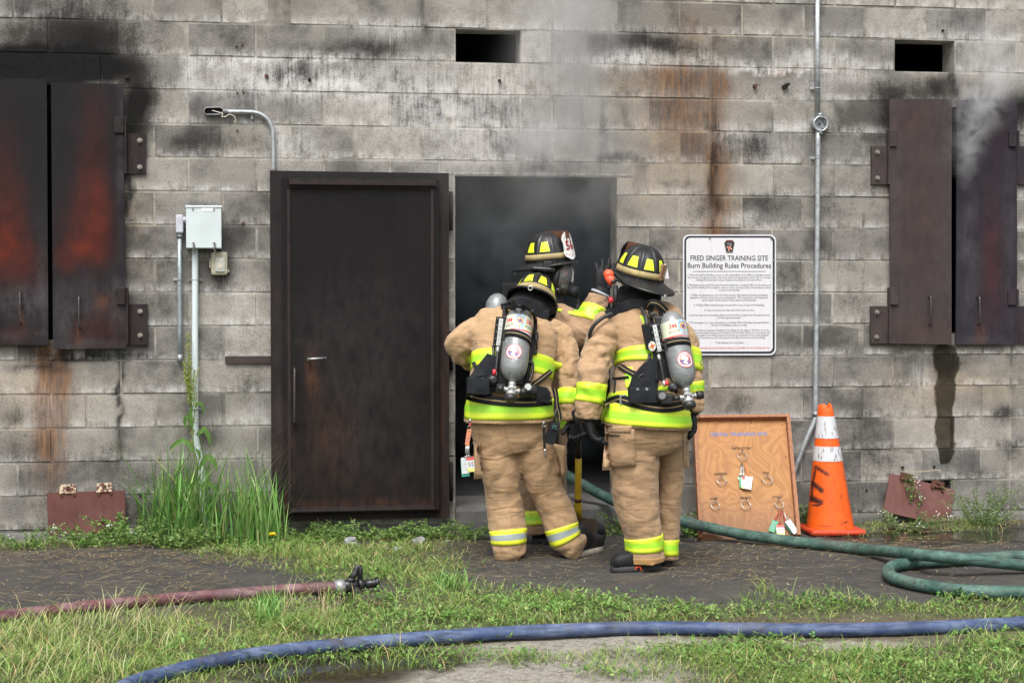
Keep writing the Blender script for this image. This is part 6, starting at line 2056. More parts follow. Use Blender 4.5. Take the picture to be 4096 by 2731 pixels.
dd = (fm(0, 1, -.35) - fm(0, 0, 0)).normalized()
mk('regulator', MB().tube([q - dd * .03, q - dd * .005, q, q + dd * .028, q + dd * .032, q + dd * .05], [.028, .030, .037, .037, .030, .024], 20).box(q + Vector((.0, 0, .035)), (.03, .03, .03), bev=.006), MNYL, PC)
mk('regulator_hose', MB().tube([Vector(p) for p in smoothpath([q + dd * .03, q + Vector((.03, -.01, -.07)), c1(1035, 690, -.1), c1(1000, 740, -.16), c1(930, 760, -.2)], 6)], .010, 10), mblk, PC)
# torch on the helmet
mb = MB().tube([c1(700, 412, -.14), c1(706, 412, -.14), c1(760, 416, -.14), c1(764, 416, -.14), c1(830, 421, -.14), c1(866, 424, -.14)], [.010, .0125, .0125, .014, .0145, .016], 14)
mb.box(c1(812, 398, -.135), (.05, .03, .062), bev=.005)
mk('helmet_torch', mb, mblk, PC)
glove(PC, c1(1205, 578, -.19), (.22, .05, 1), (.92, .1, -.2), (.12, .10, .18, .25), spread=.13, thumb=(.6, .55), left=True, k=1.08)
a, b = c1(1160, 588, -.245), c1(1262, 622, -.235)
mb = MB().tube([c1(1196, 606, -.19), c1(1204, 588, -.19)], [.058, .056], 24)
mk('glove_cuff', mb, simple('grey_cuff', (.32, .34, .36), .6), PC)
# his air cylinder shows over the other man's shoulder
ap = empty('air_pack', c1(440, 900, .02))
tag(ap, 'air pack of the firefighter in the doorway, only its bottle dome showing', 'air pack', 'breathing apparatus packs')
def bottle(parent, top, bot, r, n=32):
    ax = (bot - top).normalized()
    L = (bot - top).length
    prof_ = [(0, .12), (.010, .42), (.03, .70), (.06, .90), (.09, .985), (.12, 1)]
    pts = [(x * r / .085, q_) for x, q_ in prof_] + [(L - .12 * r / .085, 1), (L - .09 * r / .085, .975), (L - .055 * r / .085, .85), (L - .03 * r / .085, .66), (L - .012 * r / .085, .42), (L - .004, .28), (L + .02, .26)]
    mb = MB().tube([top + ax * x for x, q_ in pts], [q_ * r for x, q_ in pts], n)
    return mk('cylinder', mb, MCYL, parent), ax
cyC, axC = bottle(ap, c1(448, 596, -.02), c1(400, 1130, -.10), .068)
MLAB = simple('cream_label', (.58, .60, .46), .4, 0, .05, 40)
M3R = simple('label_red', (.60, .04, .05), .4)
MLBL = simple('label_blue', (.33, .48, .60), .4)
MLOR = simple('label_orange', (.70, .33, .07), .4)
MNAVY = simple('label_navy', (.06, .06, .28), .4)
def wrap(name, parent, top, ax, r, t0, t1, mat, a0=0, a1=2 * PI, off=.0012, n=40):
    u = (Vector((1, 0, 0)) - ax * ax.x).normalized()
    w = ax.cross(u)
    rows = [[top + ax * t + (u * math.cos(a0 + (a1 - a0) * j / n) + w * math.sin(a0 + (a1 - a0) * j / n)) * (r + off) for j in range(n + 1)] for t in (t0, t1)]
    return mk(name, MB().grid(rows, 0, True), mat, parent)
def on_cyl(top, ax, r, off=.002):
    """(arc length from the camera-facing line, distance down the axis) -> point"""
    vd = (top - CAMV); vd = (vd - ax * vd.dot(ax)).normalized()
    s = ax.cross(vd).normalized()
    if s.x < 0: s = -s
    return lambda x, t: top + ax * t + (-vd * math.cos(x / r) + s * math.sin(x / r)) * (r + off)
wrap('bottle_label', cyC, c1(455, 605, -.02), axC, .068, .105, .2, MLAB)
mb = MB().box(c1(545, 800, -.0), (.12, .04, .45), bev=.015)
mk('harness', mb.tube([c1(500, 560, .02), c1(530, 640, -.05), c1(620, 700, -.1)], .016, 8), MBLACK, ap)

# ------------------------------------------------------------------ air packs (built on the cloth)
def air_pack(S, bvh, off, label, R1, parent_loc):
    ap = empty('air_pack', parent_loc)
    tag(ap, label, 'air pack', 'breathing apparatus packs')
    top, bot, r = S['top'], S['bot'], S['r']
    cyl, ax = bottle(ap, top, bot, r)
    L = (bot - top).length
    t0, t1 = S['lab']
    wrap('bottle_label', cyl, top, ax, r, t0, t1, MLAB)
    wrap('red_stripe', cyl, top, ax, r, t1 - .006, t1 + .002, M3R, off=.0016)
    wrap('white_stripe', cyl, top, ax, r, t1 + .002, t1 + .024, mwhite, off=.0013)
    sx = S.get('shift', 0)
    f = on_cyl(top, ax, r, .0024)
    tm = (t0 + t1) / 2
    mb, mbk = MB(), MB()
    for cx_ in S['logos']:
        put_text(mb, '3M', (0, 0, 0), RX, UZ, .034, fn=lambda x, y: f(x + cx_, tm - .012 - y), bold=.0004)
        put_text(mbk, 'SCOTT', (0, 0, 0), RX, UZ, .019, fn=lambda x, y: f(x + cx_ + .004, tm + .018 - y))
    mk('label_print', mb, M3R, cyl, fix=False)
    mk('label_print', mbk, mblk, cyl, fix=False)
    # octagonal town badge
    mats = [MLBL, MLOR, MNAVY, mwhite]
    mb = MB()
    f2, f3, f4 = on_cyl(top, ax, r, .003), on_cyl(top, ax, r, .0036), on_cyl(top, ax, r, .0042)
    bx_ = S['badge']
    oc = [(-.018, -.047), (.018, -.047), (.031, -.030), (.031, -.005), (.016, .043), (-.016, .043), (-.031, -.005), (-.031, -.030)]
    def poly(ff, pts, mi, c_=None):
        n_ = len(pts)
        cx2, cy2 = c_ or (sum(p[0] for p in pts) / n_, sum(p[1] for p in pts) / n_)
        mb.add([ff(bx_ + a, tm + b_) for a, b_ in pts] + [ff(bx_ + cx2, tm + cy2)], [(i, (i + 1) % n_, n_) for i in range(n_)], mi)
    poly(f2, oc, 0)
    poly(f3, [(.021 * math.cos(a), -.010 + .019 * math.sin(a)) for a in [2 * PI * i / 16 for i in range(16)]], 1)
    poly(f4, [((.015 if i % 4 in (0, 1) else .008) * math.cos(2 * PI * (i + .5) / 16), -.008 + (.013 if i % 4 in (0, 1) else .007) * math.sin(2 * PI * (i + .5) / 16)) for i in range(16)], 2)
    poly(f3, [(0, .016), (.006, .028), (0, .036), (-.006, .028)], 1)
    mk('town_badge', mb, mats, cyl, fix=False)
    mb = MB()
    put_text(mb, 'EAST MAINE', (0, 0, 0), RX, UZ, .0105, fn=lambda x, y: f4(bx_ + x, tm - .033 - y - 9 * x * x * -1), width=.044)
    mk('label_print', mb, MNAVY, cyl, fix=False)
    # round flag sticker
    st, sxx = S['sticker']
    mb = MB()
    def disc(ff, rr, mi, n_=24, cx2=0, cy2=0, hole=0):
        if hole: mb.add([ff(sxx + cx2 + q_ * math.cos(2 * PI * i / n_), st + cy2 + q_ * math.sin(2 * PI * i / n_)) for q_ in (hole, rr) for i in range(n_)], [(i, (i + 1) % n_, n_ + (i + 1) % n_, n_ + i) for i in range(n_)], mi)
        else: mb.add([ff(sxx + cx2 + rr * math.cos(2 * PI * i / n_), st + cy2 + rr * math.sin(2 * PI * i / n_)) for i in range(n_)] + [ff(sxx + cx2, st + cy2)], [(i, (i + 1) % n_, n_) for i in range(n_)], mi)
    disc(f2, .044, 0)
    disc(f3, .044, 1, hole=.0405)
    disc(f3, .032, 1, hole=.0295)
    for i in range(4):                       # red stripes over a navy field with white stars
        y0 = -.024 + .0095 * i
        h_ = math.sqrt(max(.029 ** 2 - (y0) ** 2, 0)) * .9
        mb.add([f3(sxx + a, st + b_) for a, b_ in ((-.002, y0), (h_, y0 + .003), (h_, y0 + .0075), (-.002, y0 + .0045))], [(0, 1, 2, 3)], 1)
    mb.add([f3(sxx + .0285 * math.cos(a), st + .0285 * math.sin(a)) for a in [.25 + (PI - .1) * i / 12 for i in range(13)]] + [f3(sxx - .004, st + .004)], [tuple(range(14))], 2)
    for a, rr in ((.6, .022), (1.1, .024), (1.6, .023), (2.1, .024), (2.6, .022), (1.3, .015), (1.9, .015)):
        disc(f4, .0022, 0, 8, rr * math.cos(a), rr * math.sin(a))
    mb.add([f4(sxx + a, st + b_) for a, b_ in ((-.018, -.004), (-.010, -.014), (.004, -.016), (.016, -.006), (.010, .008), (-.002, .011), (-.010, .002))], [tuple(range(7))], 0)
    mb.add([f4(sxx + a, st + b_) for a, b_ in ((-.027, -.001), (-.018, -.007), (-.011, -.001), (-.020, .003))], [(0, 1, 2, 3)], 3)
    mk('flag_sticker', mb, [mwhite, M3R, MNAVY, MLOR], cyl, fix=False)
    f5 = on_cyl(top, ax, r, .001)
    mk('small_label', MB().add([f5(S['tag'] + a, L - .105 + b_) + Vector((0, -.002, 0)) for a, b_ in ((-.013, -.006), (.013, -.006), (.013, .004), (-.013, .004))], [(0, 1, 2, 3)]), mwhite, cyl, fix=False)
    # strap round the bottle with its buckle
    ts = S['strap']
    u_ = (Vector((1, 0, 0)) - ax * ax.x).normalized(); w_ = ax.cross(u_)
    def rg(q_, t): return [top + ax * (t + S.get('stilt', 0) * math.cos(2 * PI * j / 40)) + (u_ * math.cos(2 * PI * j / 40) + w_ * math.sin(2 * PI * j / 40)) * q_ for j in range(40)]
    mk('bottle_strap', MB().loft([rg(r, ts), rg(r + .005, ts), rg(r + .005, ts + .042), rg(r, ts + .042)], False), MBLACK, ap)
    mk('strap_stitching', MB().loft([rg(r + .0055, ts + .019), rg(r + .0058, ts + .0195), rg(r + .0055, ts + .0225)], False), MSTITCH, ap)
    c = on_cyl(top, ax, r, .008)(S['buckle'], ts + .021)
    mk('buckle', MB().box(c, (.012, .01, .062), bev=.002).box(c + Vector((.022, .004, 0)), (.008, .01, .062), bev=.002).box(c + Vector((.011, .0, .028)), (.03, .008, .006)).box(c + Vector((.011, .0, -.028)), (.03, .008, .006)), mblk, ap)
    # valve under the bottle
    b = bot + ax * .02
    mb = MB().tube([b - ax * .015, b, b + ax * .004, b + ax * .04, b + ax * .045, b + ax * .062], [.020, .021, .018, .018, .027, .027], 16)
    for sg in (-1, 1):
        mb.cyl(b + ax * .03, b + ax * .03 + u_ * (sg * .05), .011, n=12)
        mb.cyl(b + ax * .03 + u_ * (sg * .035), b + ax * .03 + u_ * (sg * .045), .015, n=8)
    mb.box(b + ax * .015 + Vector((0, -.018, 0)), (.045, .012, .014), bev=.003)
    mk('valve', mb, MALU, ap)
    kb = b + ax * .06
    mk('valve_knob', MB().tube([kb, kb + ax * .004, kb + ax * .03, kb + ax * .034], [.028, .033, .032, .026], 18), mblk, ap)
    for sg, q_ in S['knobs']:
        c = b + ax * .03 + u_ * (sg * .062)
        mk('side_knob', MB().cyl(c - u_ * .014, c + u_ * .02, q_, n=16), mblk, ap)
    return ap, cyl, ax
def on(bvh, R, u, v, d=0.0, fb=None):
    p = R(u, v)
    h, nr, dr = cast_px(bvh, p)
    if h is None: h = p
    return h - dr * d
def slab(name, parent, bvh, R, poly, d0, th, mat, bev=True, depth=None):
    """flat-ish padded piece standing d0 in front of the cloth, outline in photo units"""
    pts = [on(bvh, R, u, v, d0) for u, v in poly]
    if depth is None: depth = sorted(p.y for p in pts)[len(pts) // 4]
    Q = []
    for (u, v), p in zip(poly, pts):
        y = .12 * p.y + .88 * depth
        q = R(u, v)
        d = (q - CAMV).normalized()
        t = (y - CAMV.y) / d.y
        Q.append(CAMV + d * t)
    c = sum(Q, Vector()) / len(Q)
    n = len(Q)
    dv = Vector((0, th, 0))
    fr = [c + (q - c) * .95 - Vector((0, 0, 0)) for q in Q]
    md = [q + Vector((0, th * .25, 0)) for q in Q]
    bk_ = [q + dv for q in Q]
    mb = MB().loft([bk_, md, fr], False, True, 0, False)
    mb.add(fr + [c - Vector((0, th * .12, 0))], [(i, (i + 1) % n, n) for i in range(n)], 0, False)
    return mk(name, mb, mat, parent), Q
def regulator_box(parent, c, w, h, dp, tilt, big=None):
    """black alarm box with its white lettered strip, tilt about the viewing axis"""
    Mr = Matrix.Translation(c) @ Matrix.Rotation(tilt, 4, 'Y')
    bx_ = MB().box((0, 0, 0), (w, dp, h), bev=.006, M=Mr)
    if big: bx_.box((-w * .75, .004, h * .1), (w * 1.05, dp * .8, h * .85), bev=.006, M=Mr)
    o = mk('alarm_box', bx_, MNYL, parent)
    st = MB().box((0, -dp / 2 - .0005, 0), (w * .44, .002, h * .9), bev=.0005, M=Mr)
    s_ = mk('name_strip', st, mwhite, o)
    mb = MB()
    for i, ch in enumerate('SCOTT'):
        v_, f_ = text_mesh(ch, .0215)
        mb.add([Mr @ Vector((-p.y * -0 + p.x * .95, -dp / 2 - .0022, h * (.34 - .155 * i) + p.y * .95)) for p in v_], f_)
    v_, f_ = text_mesh('4.5', .014)
    mb.add([Mr @ Vector((p.x, -dp / 2 - .0022, -h * .40 + p.y)) for p in v_], f_)
    mk('strip_lettering', mb, mblk, o, fix=False)
    mb = MB()
    for sx in (-1, 1):
        for i in range(5):
            q_ = Mr @ Vector((sx * w * .38, -dp / 2, h * (.44 - .22 * i)))
            mb.cyl(q_, q_ + Vector((0, -.003, 0)), .0035, n=8)
    mk('screw', mb, mbolt, o)
    return o

# ------------------------------------------------------------------ A: firefighter leaning in, seen from behind
YA = -1.12
def a1(u, v, d=0): return r1(u, v, YA + d)
def a2(u, v, d=0): return r2(u, v, YA + d)
headA = a1(700, 665, .27)
fA = Vector((.30, .82, -.48)); fA.normalize()
J = dict(hip_l=a2(430, 260), hip_r=a2(670, 260), knee_l=a2(475, 740, .04), knee_r=a2(800, 740, .04), foot_l=a2(530, 1200, .02), foot_r=a2(950, 1150, .03), neck=a1(650, 740, .15), head=headA, face=fA, hup=Vector((.12, -.1, 1)),
         sh_l=a1(350, 900, .12), sh_r=a1(800, 910, .12), el_l=a1(175, 1020, .14), el_r=a1(965, 1120, .05), wr_l=a1(290, 1070, .40), wr_r=a1(978, 1470, -.02))
for k_ in ('foot_l', 'foot_r'): J[k_].z = .05
PA = figure('person', (a2(640, 1200).x, YA, 0), J, 'firefighter seen from behind on the left, leaning in, trousers with silver bands')
torso = hemmed([(a1(612, 706, .14), .085, .075), (a1(606, 736, .14), .135, .095), (a1(596, 786, .135), .205, .125), (a1(580, 860, .115), .240, .155), (a1(565, 1000, .08), .238, .175), (a1(550, 1150, .04), .230, .18), (a1(532, 1300, .01), .232, .18), (a1(530, 1430, 0), .242, .19), (a1(530, 1540, 0), .254, .20)], .02, .9)
# hem dips to the right as in the photo: shear the lower rings
arml = [(a1(385, 860, .12), .080, .086), (a1(292, 880, .12), .086, .09), (a1(208, 930, .13), .086, .09), (a1(175, 990, .15), .080, .080), (a1(196, 1045, .20), .070, .070), (a1(245, 1068, .30), .062, .062), (a1(290, 1075, .42), .058, .058)]
armr = [(a1(800, 878, .12), .086, .086), (a1(890, 940, .11), .088, .088), (a1(948, 1060, .07), .078, .078), (a1(968, 1180, .03), .068, .068), (a1(968, 1300, .0), .058, .058), (a1(962, 1420, -.02), .052, .052), (a1(977, 1528, -.03), .042, .042)]
jkA, bA, frA = garment('jacket', PA, [torso, arml, hemmed(armr, .012)], MTAN, seed=11, folds=[(.006, 7, 1.2), (.013, 13, 1.2), (.011, 13, 1.2)])
band('reflective_trim', jkA, bA, frA[0], 27.4, 32.2, MLIME)
band('reflective_trim', jkA, bA, frA[0], 39.2, 45.6, MLIME)
band('reflective_trim', jkA, bA, frA[2], 24.2, 29.6, MLIME)
tA = [[(a2(545, 120), .205, .155), (a2(545, 260), .232, .165), (a2(560, 400), .205, .155), (a2(575, 470), .17, .13)],
      hemmed([(a2(425, 320), .105, .135), (a2(440, 450), .112, .13), (a2(466, 600, .0), .114, .12), (a2(478, 760, .02), .100, .112), (a2(496, 880, .02), .104, .112), (a2(515, 1000, .01), .103, .11), (a2(525, 1100), .099, .105), (a2(530, 1180), .096, .10), (a2(532, 1235), .085, .09), (a2(540, 1268), .058, .07)], .01, .8),
      hemmed([(a2(672, 320), .108, .135), (a2(708, 450), .112, .13), (a2(756, 600, .0), .112, .12), (a2(806, 760, .02), .096, .11), (a2(866, 890, .02), .098, .108), (a2(905, 1000, .01), .097, .106), (a2(932, 1085), .092, .10), (a2(962, 1150), .092, .10), (a2(968, 1210), .075, .085), (a2(950, 1245), .05, .06)], .01, .8)]
trA, bA2, frA2 = garment('trousers', PA, tA, MTAN, seed=17, wr=(.0034, (6, 6, 13)), folds=[(.004, 6, 1.0), (.006, 8, .9), (.006, 8, .9)], extra=[MB().sphere(a2(1030, 1120, .02), (.055, .07, .055), 16, 12)])
band('reflective_trim', trA, bA2, frA2[1], 32.6, 38.8, MSILV)
band('reflective_trim', trA, bA2, frA2[2], 31.6, 38.6, MSILV)
for pts in (((345, 765), (480, 762), (605, 725)), ((365, 915), (500, 880), (640, 872)), ((685, 772), (800, 765), (905, 700)), ((740, 920), (860, 885), (985, 868))):
    seam('seam', trA, bA2, [a2(u, v, -.1) for u, v in pts], MHEM, .0017)
seam('seam', trA, bA2, [a2(u, v, -.12) for u, v in ((492, 255), (500, 330), (530, 430), (575, 510))], MHEM, .0017)
seam('seam', jkA, bA, [a1(u, v, -.1) for u, v in ((905, 800), (915, 900), (905, 1010), (885, 1110))], MTAN2, .0022)
patch('pocket', trA, bA2, (a2(850, 410, -.1), a2(945, 430, -.1), a2(938, 665, -.1), a2(880, 640, -.1)), MTAN2, 8, 12, .014, .014)
patch('pocket', trA, bA2, (a2(268, 400, -.1), a2(318, 400, -.1), a2(325, 670, -.1), a2(268, 675, -.1)), MTAN2, 8, 12, .012, .012)
boot(PA, a2(530, 1240, -.03), Vector((.05, 1, 0)), .30)
boot(PA, a2(1010, 1200, -.02), Vector((.62, .78, 0)), .31, sole_mat=simple('pale_sole', (.40, .36, .29), .7, 0, .25, 40))
hood = remesh([cap_tube([a1(655, 770, .14), a1(672, 720, .19), a1(690, 670, .23), a1(702, 625, .26)], [.120, .122, .118, .105], 24), MB().sphere(a1(570, 690, .17), (.05, .05, .045)), MB().sphere(a1(800, 690, .2), (.07, .06, .06))], .01, 3, (.005, (10, 10, 14)), 4)
link('hood', hood, MHOOD, PA)
col_ = remesh([cap_tube([a1(640, 790, .13), a1(650, 735, .145), a1(656, 682, .155)], [.122, .104, .086], 28)], .009, 3, (.004, (10, 10, 14)), 6)
link('collar', col_, MTAN, jkA)
helmet(PA, frame_M(a1(706, 662, .27), Vector((.16, .84, -.50)), Vector((.20, 0, 1))), False, (), 1.0)
glove(PA, a2(1002, 232, -.03), (.16, .02, -1), (-1, 0, 0), (.95, 1.0, 1.0, .95), k=1.0, thumb=(.35, .7))
# air pack
ap_loc = a1(560, 1400, -.25)
def A1(u, v): return a1(u, v, -.2)
top_ = a1(612, 704, -.10); bot_ = a1(552, 1246, -.28)
SA = dict(top=top_, bot=bot_, r=.0745, lab=(.072, .165), logos=(-.058, .062), badge=.004, sticker=(.295, -.010), tag=.0, strap=.170, stilt=.012, buckle=-.078, knobs=((-1, .018), (1, .02)))
apA, cyA, axA = air_pack(SA, bA, 0, 'air pack with grey bottle worn upright by the leaning firefighter at left', A1, ap_loc)
# frame behind the bottle, belt, pads
mb = MB()
for pts in (((500, 700), (492, 800), (470, 960), (440, 1150), (420, 1320)), ((700, 720), (722, 800), (715, 900), (690, 1050), (650, 1290))):
    mb.tube([Vector(p) for p in smoothpath([on(bA, A1, u, v, .03) for u, v in pts], 5)], .011, 8)
mb.tube([Vector(p) for p in smoothpath([on(bA, A1, u, v, .03) for u, v in ((500, 705), (600, 690), (700, 725))], 5)], .012, 8)
mk('back_frame', mb, MNYL, apA)
slab('lumbar_pad', apA, bA, A1, ((372, 1040), (440, 1060), (445, 1230), (400, 1350), (240, 1330), (232, 1225), (300, 1130)), .02, .03, MNYL)
slab('belt_pouch', apA, bA, A1, ((222, 1218), (385, 1225), (385, 1335), (365, 1345), (218, 1335)), .05, .035, MNYL)
slab('back_plate', apA, bA, A1, ((500, 760), (700, 770), (690, 1050), (640, 1280), (430, 1280), (470, 1000)), .012, .02, mblk)
c = on(bA, A1, 350, 1160, .034)
mk('grommet', MB().torus(c, .018, .005, (0, 1, .1), 22, 8), mblk, apA)
mb = MB()
for u in (278, 328):
    q_ = on(bA, A1, u, 1226, .058)
    mb.cyl(q_ + Vector((0, .004, 0)), q_ + Vector((0, -.006, 0)), .007, n=10)
mk('stud', mb, MGD, apA)
ribbon('waist_belt', apA, bA, [A1(210, 1345), A1(330, 1375), A1(520, 1395), A1(680, 1400), A1(845, 1385)], .050, MBLACK, .012, .006, 6, MSTITCH)
slab('hip_pad', apA, bA, A1, ((722, 1275), (810, 1290), (838, 1330), (828, 1405), (725, 1400)), .03, .03, MNYL)
ribbon('shoulder_strap', apA, bA, [A1(470, 705), A1(540, 690), A1(610, 655), A1(680, 675), A1(760, 745), A1(820, 755)], .05, MNYL, .02, .010, 6)
ribbon('grab_strap', apA, None, [a1(555, 690, -.10), a1(590, 660, -.13), a1(650, 665, -.14), a1(690, 690, -.13), a1(712, 730, -.10)], .034, MBLACK, .0, .003, 6, MSTITCH)
ribbon('side_strap', apA, bA, [A1(840, 1165), A1(780, 1215), A1(720, 1260), A1(690, 1290)], .028, MBLACK, .014, .004, 6, MSTITCH)
ribbon('side_strap', apA, bA, [A1(268, 1100), A1(290, 1145), A1(320, 1170)], .03, MBLACK, .014, .004, 6)
regulator_box(apA, on(bA, A1, 455, 880, .055), .050, .165, .040, R(7))
mk('air_hose', MB().tube([Vector(p) for p in smoothpath([on(bA, A1, 445, 985, .05), on(bA, A1, 440, 1080, .05), on(bA, A1, 428, 1190, .055)], 5)], .0075, 10), mblk, apA)
mk('air_hose', MB().tube([Vector(p) for p in smoothpath([on(bA, A1, 495, 700, .04), on(bA, A1, 490, 780, .05), on(bA, A1, 478, 860, .05)], 5)], .011, 10), mblk, apA)
mk('air_hose', MB().tube([Vector(p) for p in smoothpath([on(bA, A1, 410, 985, .03), on(bA, A1, 415, 1040, .03), on(bA, A1, 400, 1090, .03)], 5)], .008, 10), mblk, apA)
mk('air_hose', MB().tube([Vector(p) for p in smoothpath([on(bA, A1, 665, 1105, .05), on(bA, A1, 700, 1110, .05), on(bA, A1, 700, 1180, .05), on(bA, A1, 675, 1250, .06)], 5)], .0085, 10), mblk, apA)
mk('hose_ferrule', MB().cyl(on(bA, A1, 445, 990, .052), on(bA, A1, 443, 1035, .052), .0095, n=12), MALU, apA)
mk('hose_ferrule', MB().cyl(on(bA, A1, 428, 1180, .057), on(bA, A1, 426, 1215, .057), .0095, n=12), MALU, apA)
c = on(bA, A1, 410, 1235, .06)
mk('reducer', MB().sphere(c, (.032, .026, .030), 16, 12).box(c + Vector((.045, .01, -.045)), (.06, .04, .05), bev=.008).cyl(c + Vector((.0, -.02, 0)), c + Vector((0, -.036, 0)), .012, n=12), mblk, apA)
mk('red_collar', MB().cyl(c + Vector((.004, -.01, .028)), c + Vector((.006, -.01, .058)), .010, n=12), M3R, apA)
c0_, c1_ = on(bA, A1, 610, 1318, .055), on(bA, A1, 725, 1320, .055)
mk('alarm_cylinder', MB().tube([c0_, c0_.lerp(c1_, .05), c0_.lerp(c1_, .95), c1_], [.026, .032, .032, .026], 18), mblk, apA)
c = on(bA, A1, 665, 1285, .10)
mk('gauge', MB().cyl(c, c + Vector((0, -.012, 0)), .020, n=20), MALU, apA)
mk('gauge_face', MB().cyl(c + Vector((0, -.012, 0)), c + Vector((0, -.0135, 0)), .016, n=20), mwhite, apA)
c = on(bA, A1, 728, 915, .05)
mk('strap_bracket', MB().box(c, (.022, .03, .05), bev=.004).box(c + Vector((-.012, 0, -.075)), (.03, .03, .045), bev=.004).cyl(c + Vector((0, -.01, -.07)), c + Vector((0, -.01, .02)), .006, n=8), mblk, apA)
# things hanging from the belt of A
rd = empty('handheld_radio', a2(845, 330, -.2))
tag(rd, 'black hand radio in a holster at the right hip of the leaning firefighter', 'radio')
def RA(u, v): return a2(u, v, -.25)
Yr = -.24
def ra(u, v, d=0): return a2(u, v, Yr + d)
mb = MB().prism([ra(808, 410), ra(800, 380), ra(825, 300), ra(838, 245), ra(895, 262), ra(885, 330), ra(868, 395), ra(850, 425)], None, (0, .045, 0))
mk('holster', mb, MNYL, rd)
mk('radio_body', MB().prism([ra(842, 250, -.006), ra(898, 266, -.006), ra(888, 318, -.006), ra(835, 305, -.006)], None, (0, .035, 0)), mblk, rd)
mk('speaker_trim', MB().tube([ra(848, 305, -.008), ra(855, 282, -.009), ra(868, 279, -.009), ra(874, 288, -.009), ra(868, 310, -.008)], .0018, 6), simple('teal_trim', (.05, .34, .27), .5), rd)
mk('antenna', MB().tube([ra(858, 250), ra(868, 215), ra(878, 150)], [.007, .006, .005], 8).cyl(ra(880, 250), ra(882, 236), .006, n=8), mblk, rd)
ribbon('radio_strap', rd, None, [ra(862, 0), ra(876, 60), ra(880, 130), ra(896, 190), ra(898, 240)], .026, MBLACK, 0, .003, 5, MSTITCH)
mk('side_tail', MB().tube([ra(897, 250, .01), ra(890, 330, .01), ra(882, 412, .01)], .008, 8), mblk, rd)
mk('lanyard', MB().prism([ra(774, 285), ra(796, 285), ra(800, 450), ra(782, 452)], None, (0, .005, 0)), MBLACK, rd)
mk('lanyard_clip', MB().torus(ra(786, 275), .010, .002, (0, 1, 0), 16, 6).sphere(ra(785, 258), .007, 8, 6).tube([ra(790, 452), ra(796, 470), ra(793, 482), ra(798, 500), ra(800, 516)], [.004, .006, .003, .006, .003], 8), msilver, rd)
def on_a(u, v, lift): return a2(u, v, -.17 - lift)
sv_bx, sv_bu, sv_bn = bx, bu, bn
bx, bu, bn = RX, UZ, Vector((0, -1, 0))
kt = empty('tag_strap', a2(230, 330, -.17))
tag(kt, 'orange lettered tag strap with clips hanging at the left hip of the leaning firefighter', 'tag strap')
mb = MB().prism([a2(219, 305, -.17), a2(252, 307, -.17), a2(233, 426, -.17), a2(203, 420, -.17)], None, (0, .003, 0))
mk('strap', mb, simple('orange_strap', (.68, .24, .10), .6), kt)
mb = MB()
for i, ch in enumerate('FIRE'):
    v_, f_ = text_mesh(ch, .024)
    q_ = a2(234 - 5 * i, 322 + 24 * i, -.1715)
    mb.add([q_ + Vector((p.y * .9, 0, -p.x * .9)) for p in v_], f_)
mk('strap_lettering', mb, simple('faded_blue_print', (.22, .25, .40), .6), kt, fix=False)
mk('snap_ring', MB().torus(a2(236, 294, -.17), .011, .0018, (0, 1, .2), 18, 6).tube([a2(241, 228, -.17), a2(241, 262, -.17)], .005, 8).tube([a2(241, 262, -.17), a2(239, 285, -.17)], .005, 8, mi=1), [msilver, M3R], kt)
e = MB()
for i, u in enumerate((212, 222, 232)):
    e.tube([a2(u, 425, -.172), a2(u - 2, 455, -.175), a2(u - 3, 475, -.175), a2(u + 3, 490, -.175), a2(u - 2, 506, -.175)], [.0035, .003, .006, .003, .003], 8)
mk('snap_clip', e, msilver, kt)
id_card(on_a, 'teal edged card at the back of the bunch on the left firefighter hip', 214, 500, (200, 530), 62, 130, 4, .004, simple('teal_card', (.06, .40, .31), .4), 'plain', msilver)
id_card(on_a, 'white printed card in the bunch on the left firefighter hip', 216, 500, (203, 515), 62, 125, 3, .010, mwhite, 'text', msilver)
id_card(on_a, 'photo card with red and yellow in the bunch on the left firefighter hip', 226, 498, (240, 508), 56, 118, 5, .016, mwhite, 'photo', msilver)
bx, bu, bn = sv_bx, sv_bu, sv_bn
# axe held upside down, its head by the boot
ax_ = empty('fire_axe', r2(1040, 1050, -.80))
tag(ax_, 'yellow-handled axe held head down between the two firefighters', 'axe')
def xa(u, v): return r2(u, v, -1.185 + (v - 240) / 860 * .36)
mk('handle_grip', MB().tube([xa(1030, 190), xa(1034, 260), xa(1038, 400), xa(1040, 516)], [.019, .0185, .018, .018], 14), mblk, ax_)
myh = simple('axe_yellow', (.62, .42, .03), .45, 0, .12, 30, .05, dirt=.35, dirtcol=(.2, .12, .03))
mk('handle', MB().tube([xa(1040, 514), xa(1038, 640), xa(1037, 800), xa(1036, 880), xa(1037, 952)], [.0185, .0185, .0205, .0225, .025], 16), myh, ax_)
mk('handle_stripe', MB().tube([xa(1037, 811), xa(1037, 836)], [.0212, .0218], 16), MLEA, ax_)
def xh(u, v, d=0): return xa(u, v) + Vector((0, d, 0))
mb = MB()
ol = ((1003, 955), (1070, 953), (1100, 962), (1165, 966), (1178, 985), (1184, 1040), (1176, 1100), (1150, 1085), (1105, 1068), (1060, 1050), (1005, 1050))
th = (.022, .022, .014, .006, .004, .003, .004, .006, .014, .022, .022)
f_ = [xh(u, v, -t) for (u, v), t in zip(ol, th)]
b_ = [xh(u, v, t) for (u, v), t in zip(ol, th)]
n = len(ol)
mb.add(f_ + b_, [tuple(range(n)), tuple(range(2 * n - 1, n - 1, -1))] + [(i, (i + 1) % n, n + (i + 1) % n, n + i) for i in range(n)])
mk('axe_head', mb, simple('worn_axe_steel', (.27, .22, .17), .42, .65, .3, 14, .1), ax_)

